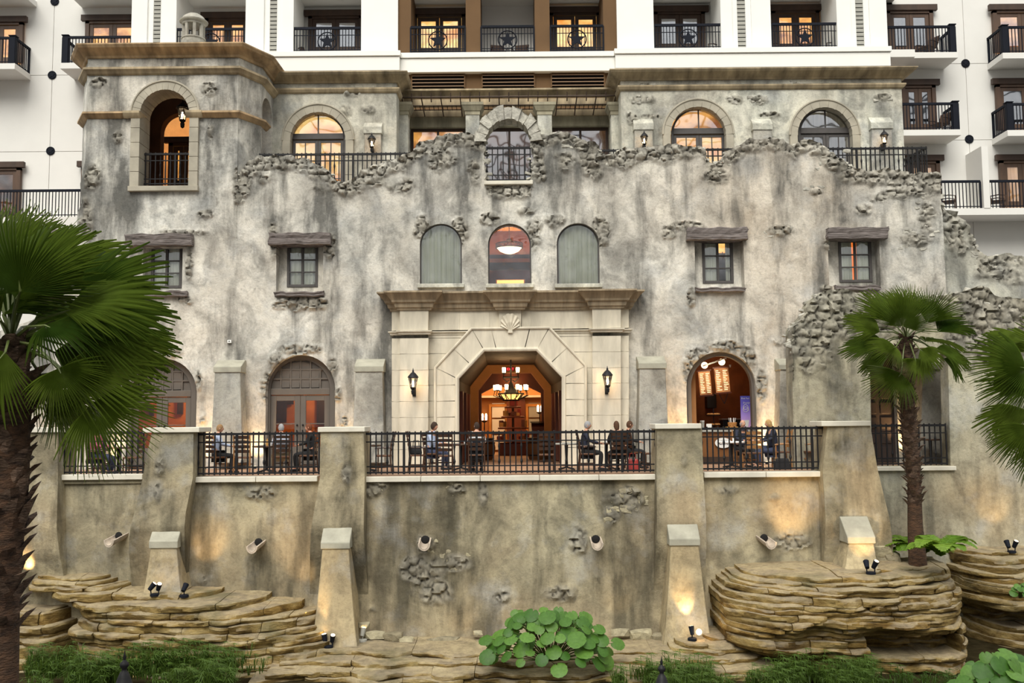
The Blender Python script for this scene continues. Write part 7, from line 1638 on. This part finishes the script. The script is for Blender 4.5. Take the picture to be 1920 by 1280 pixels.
# ------------------------------------------------------------------ people
def pm(name, c, r=.8): return plain(name, c, r, var=.12, scale=12)
M['skin'] = pm('skin', (.56,.30,.20), .55); M['skinr'] = pm('ruddy_skin', (.58,.27,.17), .55)
M['eye'] = plain('eye', (.02,.015,.012), .3, var=.05); M['lip'] = plain('lip', (.35,.09,.07), .5, var=.05)
cl = dict(pink=(.48,.10,.20), blue=(.42,.50,.68), pattern=(.55,.60,.72), white=(.75,.76,.78), navy=(.02,.024,.045), black=(.012,.012,.014), jeans=(.035,.045,.09), khaki=(.25,.19,.11), grey=(.30,.30,.31), brown=(.08,.035,.015), dkbrown=(.035,.018,.010), blond=(.42,.26,.10), sandy=(.28,.16,.07), vest=(.025,.03,.05), auburn=(.16,.045,.015))
for k, v in cl.items(): M['c_'+k] = pm('cloth_'+k, v, .85)
def skin_mesh(V, E, R, sub=1):
    me = bpy.data.meshes.new('s'); me.from_pydata(V, E, []); o = bpy.data.objects.new('s', me); C.objects.link(o); m = o.modifiers.new('k', 'SKIN'); m.use_smooth_shade = True
    for i, r in enumerate(R): sv = me.skin_vertices[0].data[i]; sv.radius = r if hasattr(r, '__len__') else (r, r); sv.use_root = i == 0
    s = o.modifiers.new('b', 'SUBSURF'); s.levels = sub; s.render_levels = sub
    dg = bpy.context.evaluated_depsgraph_get(); ev = o.evaluated_get(dg).to_mesh(); vs = [tuple(v.co) for v in ev.vertices]; fs = [tuple(p.vertices) for p in ev.polygons]; o.evaluated_get(dg).to_mesh_clear(); bpy.data.objects.remove(o); return vs, fs
def person(label, px, Y, rz, top, legs, hair, hcol, headyaw=0, reach=.36, skin='skin', vest=None, s=.93, lean=0, dz=0, bald=False):
    t = thing('person', label, 'person', (X_(px, Y, 850), Y, ZF+dz), rz); t.scale = (s, s, s)
    L = lean; sh = (-.0-L*.9); hz = 1.33; hc = Vector((0, -.03-L, hz))
    J = dict(p=(0,.05,.55), s=(0,.08-L*.3,.78), c=(0,.05-L*.7,1.02), n=(0,.02-L,1.17), h0=(0,-.01-L,1.27))
    for k, q in ((-1,'l'),(1,'r')):
        J['sh'+q] = (k*.17,.05-L*.85,1.12); J['el'+q] = (k*.24,-.03-L,.88); J['wr'+q] = (k*.15,-reach*.82-L*.6,.81); J['hd'+q] = (k*.13,-reach-L*.6,.805)
        J['hp'+q] = (k*.09,.02,.53); J['kn'+q] = (k*.12,-.42,.52); J['an'+q] = (k*.12,-.38,.09); J['to'+q] = (k*.12,-.54,.045)
    rad = dict(p=.15, s=.135, c=(.165,.12), n=.062, h0=.052, sh=.068, el=.046, wr=.032, hd=.04, hp=.095, kn=.062, an=.04, to=.035)
    edges = [('p','s'),('s','c'),('c','n'),('n','h0')]+[(a+q, b+q) if a not in 'pc' else (a, b+q) for q in 'lr' for a, b in (('c','sh'),('sh','el'),('el','wr'),('wr','hd'),('p','hp'),('hp','kn'),('kn','an'),('an','to'))]
    def sub(names, k):
        ks = [n for n in J if n in names or n[:-1] in names or (n in ('p','s','c','n','h0') and n in names)]; idx = {n: i for i, n in enumerate(ks)}; V = [J[n] for n in ks]; E = [(idx[a], idx[b]) for a, b in edges if a in idx and b in idx]
        R = []
        for n in ks:
            r = rad.get(n, rad.get(n[:-1])); r = r if hasattr(r, '__len__') else (r, r); R.append((r[0]*k, r[1]*k))
        return skin_mesh(V, E, R)
    body = MB(); v, f = sub(set(rad), 1.0); body.add(v, f)
    # head with brow, nose, chin and ears
    R = Matrix.Rotation(headyaw, 3, 'Z'); n, m_ = 18, 14; hv = []
    for i in range(m_+1):
        a = PI*i/m_; z = -math.cos(a)*.118
        for k in range(n):
            q = 2*PI*k/n; r = math.sin(a); x = .077*r*math.cos(q); y = .095*r*math.sin(q); fz = z/.118
            if y < 0: y *= 1 if fz > -.1 else 1-.12*(-fz)
            if fz < -.2: x *= 1-.28*(-fz-.2); y += -.008 if y < 0 else -.022*(-fz)
            if y < -.06 and abs(x) < .02: y -= .024*math.exp(-((z+.012)/.02)**2)
            if y < -.05 and .012 < abs(x) < .045: y += .008*math.exp(-((z-.012)/.012)**2)
            hv.append(tuple(R @ Vector((x, y, z)) + hc))
    body.add(hv, [(i*n+k, i*n+(k+1)%n, (i+1)*n+(k+1)%n, (i+1)*n+k) for i in range(m_) for k in range(n)])
    for k in (-1, 1):
        e = R @ Vector((k*.078, .01, -.005)) + hc; body.sphere(tuple(e), .022, 8, 5, .5, .8, 1.3)
        w = Vector(J['wr'+('l' if k < 0 else 'r')]); h = Vector(J['hd'+('l' if k < 0 else 'r')]); d = (h-w).normalized(); sd = Vector((1,0,0))
        for j, ln in enumerate((.052,.065,.07,.064)):
            b = h+sd*((j-1.5)*.018)+d*.01; body.tube([b, b+d*ln*.55, b+d*ln*.9+Vector((0,0,-.022)), b+d*ln+Vector((0,0,-.045))], [.009,.0085,.008,.006], 6)
        b = h-sd*k*.025-d*.02; body.tube([b, b-sd*k*.028+d*.02, b-sd*k*.03+d*.045+Vector((0,0,-.012))], [.011,.010,.007], 6)
    body.build('body', M[skin], t, smooth=True, ang=80)
    for k in (-1, 1): 
        e = R @ Vector((k*.030, -.083, .010)) + hc; MB().sphere(tuple(e), .009, 8, 5).build('eye', M['eye'], t, smooth=True)
    MB().tube([tuple(R @ Vector((x, -.086+abs(x)*.3, -.050)) + hc) for x in (-.022,-.008,.008,.022)], .005, 5).build('mouth', M['lip'], t)
    # clothes
    v, f = sub({'p','s','c','sh','el','wr'}, 1.2); sm = MB().add(v, f); sm.build('shirt', M['c_'+top], t, smooth=True, ang=80)
    if vest: v, f = sub({'p','s','c'}, 1.32); MB().add(v, f).build('waistcoat', M['c_'+vest], t, smooth=True, ang=80)
    v, f = sub({'p','hp','kn','an'}, 1.2); MB().add(v, f).build('trousers', M['c_'+legs], t, smooth=True, ang=80)
    for q in 'lr': a = Vector(J['an'+q]); MB().tube([a+Vector((0,.05,-.05)), a+Vector((0,-.03,-.045)), a+Vector((0,-.12,-.06)), a+Vector((0,-.19,-.068))], [.05,.058,.056,.042], 8).build('shoe', M['c_black'], t, smooth=True)
    MB().lathe([(.10,-.05),(.078,-.01),(.064,.02)], J['n'], 12, cap=False).build('collar', M['c_'+top], t)
    # hair
    hm = MB(); n, m_ = 22, 14; vs = []; rr = random.Random(int(px))
    for i in range(m_+1):
        a = PI*i/m_
        for k in range(n):
            q = 2*PI*k/n; fr = max(0, -math.sin(q)); lim = {'short': PI*.50, 'curly': PI*.50, 'long': PI*.52}[hair]
            z = math.cos(a); r = math.sin(a); g = 1.08 if hair != 'curly' else 1.16+.10*rr.random(); w = 1.0
            low = .05+.95*fr**1.1 if hair != 'long' else fr**1.2
            zc = z if z > -1+2*low*.0 else z
            zmin = (.42*fr - .55*(1-fr)) if hair != 'long' else (.38*fr - 1.0*(1-fr))
            if bald: zmin2 = 9 if z > .25 else zmin
            zz = max(z, zmin); rr_ = math.sqrt(max(0, 1-min(1, abs(zz))**2)) if z < zmin else r
            p = Vector((.077*g*rr_*math.cos(q), .097*g*rr_*math.sin(q)+.006, .120*g*zz))
            if hair == 'long' and q < PI and z < 0: p.z -= .16*min(1, -z)*(math.sin(q)**.5 if math.sin(q) > 0 else 0); p.y += .02
            vs.append(tuple(R @ p + hc))
    fs = [(i*n+k, i*n+(k+1)%n, (i+1)*n+(k+1)%n, (i+1)*n+k) for i in range(m_) for k in range(n)]
    if bald: fs = [f_ for f_ in fs if max(vs[i][2] for i in f_) < hc.z+.045]
    hm.add(vs, fs); hm.build('hair', M['c_'+hcol], t, smooth=True)
    return t
person('person in a pink top facing right behind the low palm frond', 183, 26.5, Rt, 'pink', 'jeans', 'short', 'dkbrown')
person('man in a pale blue shirt facing right at the leftmost visible table', 410, 26.6, Rt+.5, 'blue', 'black', 'short', 'sandy', headyaw=-.2, reach=.4)
person('grey-haired man in a pale patterned shirt seen from behind at the panelled door', 527, 26.6, B_+.5, 'pattern', 'khaki', 'short', 'grey', headyaw=.2)
person('diner in dark clothes with red-brown hair facing left before the panelled door', 580, 27.4, Lf, 'black', 'black', 'short', 'auburn', skin='skinr')
person('curly-haired man in a pale blue shirt left of the portal', 813, 27.9, Rt-.4, 'blue', 'jeans', 'curly', 'dkbrown')
person('man in a white shirt and dark waistcoat seen from behind in front of the portal', 894, 26.6, B_, 'white', 'black', 'short', 'dkbrown', vest='vest', headyaw=.4)
person('grey-haired man in a dark suit facing right at the right of the portal', 1101, 26.7, Rt, 'navy', 'black', 'short', 'grey', reach=.42)
person('brown-haired woman in a dark coat with her back to the railing', 1157, 26.2, B_+.15, 'black', 'black', 'long', 'brown')
person('companion in dark clothes mostly hidden behind the woman in the dark coat', 1180, 27.6, B_-1.6, 'black', 'black', 'short', 'brown', headyaw=.3)
person('balding man in a dark jacket facing the viewer in front of the cafe counter', 1393, 28.0, .35, 'navy', 'black', 'short', 'grey', bald=True, reach=.40)
person('long-haired woman in dark clothes facing left beside the cafe arch', 1446, 26.8, Lf+.1, 'navy', 'jeans', 'long', 'blond', lean=.03)
# bags
def bag(label, px, Y, z, mat, w=.16, h=.24):
    c = tpos(px, Y); t = thing('handbag', label, 'bag', (c[0], Y, ZF+z)); MB().hexa([(-w,-.1,0),(w,-.1,0),(w,.1,0),(-w,.1,0)], [(-w*.8,-.05,h),(w*.8,-.05,h),(w*.8,.05,h),(-w*.8,.05,h)]).build('bag_body', M[mat], t, bev=.04); MB().tube([(-w*.5,0,h),(-w*.4,0,h+.14),(w*.4,0,h+.14),(w*.5,0,h)], .012, 5).build('handle', M[mat], t, smooth=True)
bag('black bag on the armchair left of the portal', 780, 26.7, .476, 'c_black', .17, .24); bag('dark red bag on the floor beside the woman in the dark coat', 1186, 26.3, 0, 'crimson', .18, .32); bag('black bag on the floor under the honey oak armchair', 1466, 26.3, 0, 'c_black', .22, .3)
# ------------------------------------------------------------------ steel roof lattice of the atrium, overhead and behind the viewer
m = MB()
for i in range(15): m.tube([(-34+i*4.8, -34, 27+.0), (-34+i*4.8, 16, 29)], .14, 4)
for j in range(13): Y = -32+j*3.9; m.tube([(-36, Y, 27.1+.04*(Y+32)), (36, Y, 27.1+.04*(Y+32))], .12, 4)
for i in range(7): m.tube([(-32+i*9.6, -34, 26.6), (-25+i*9.6, 14, 28.4)], .10, 4)
struct(m, 'ceiling_truss', M['navy'])
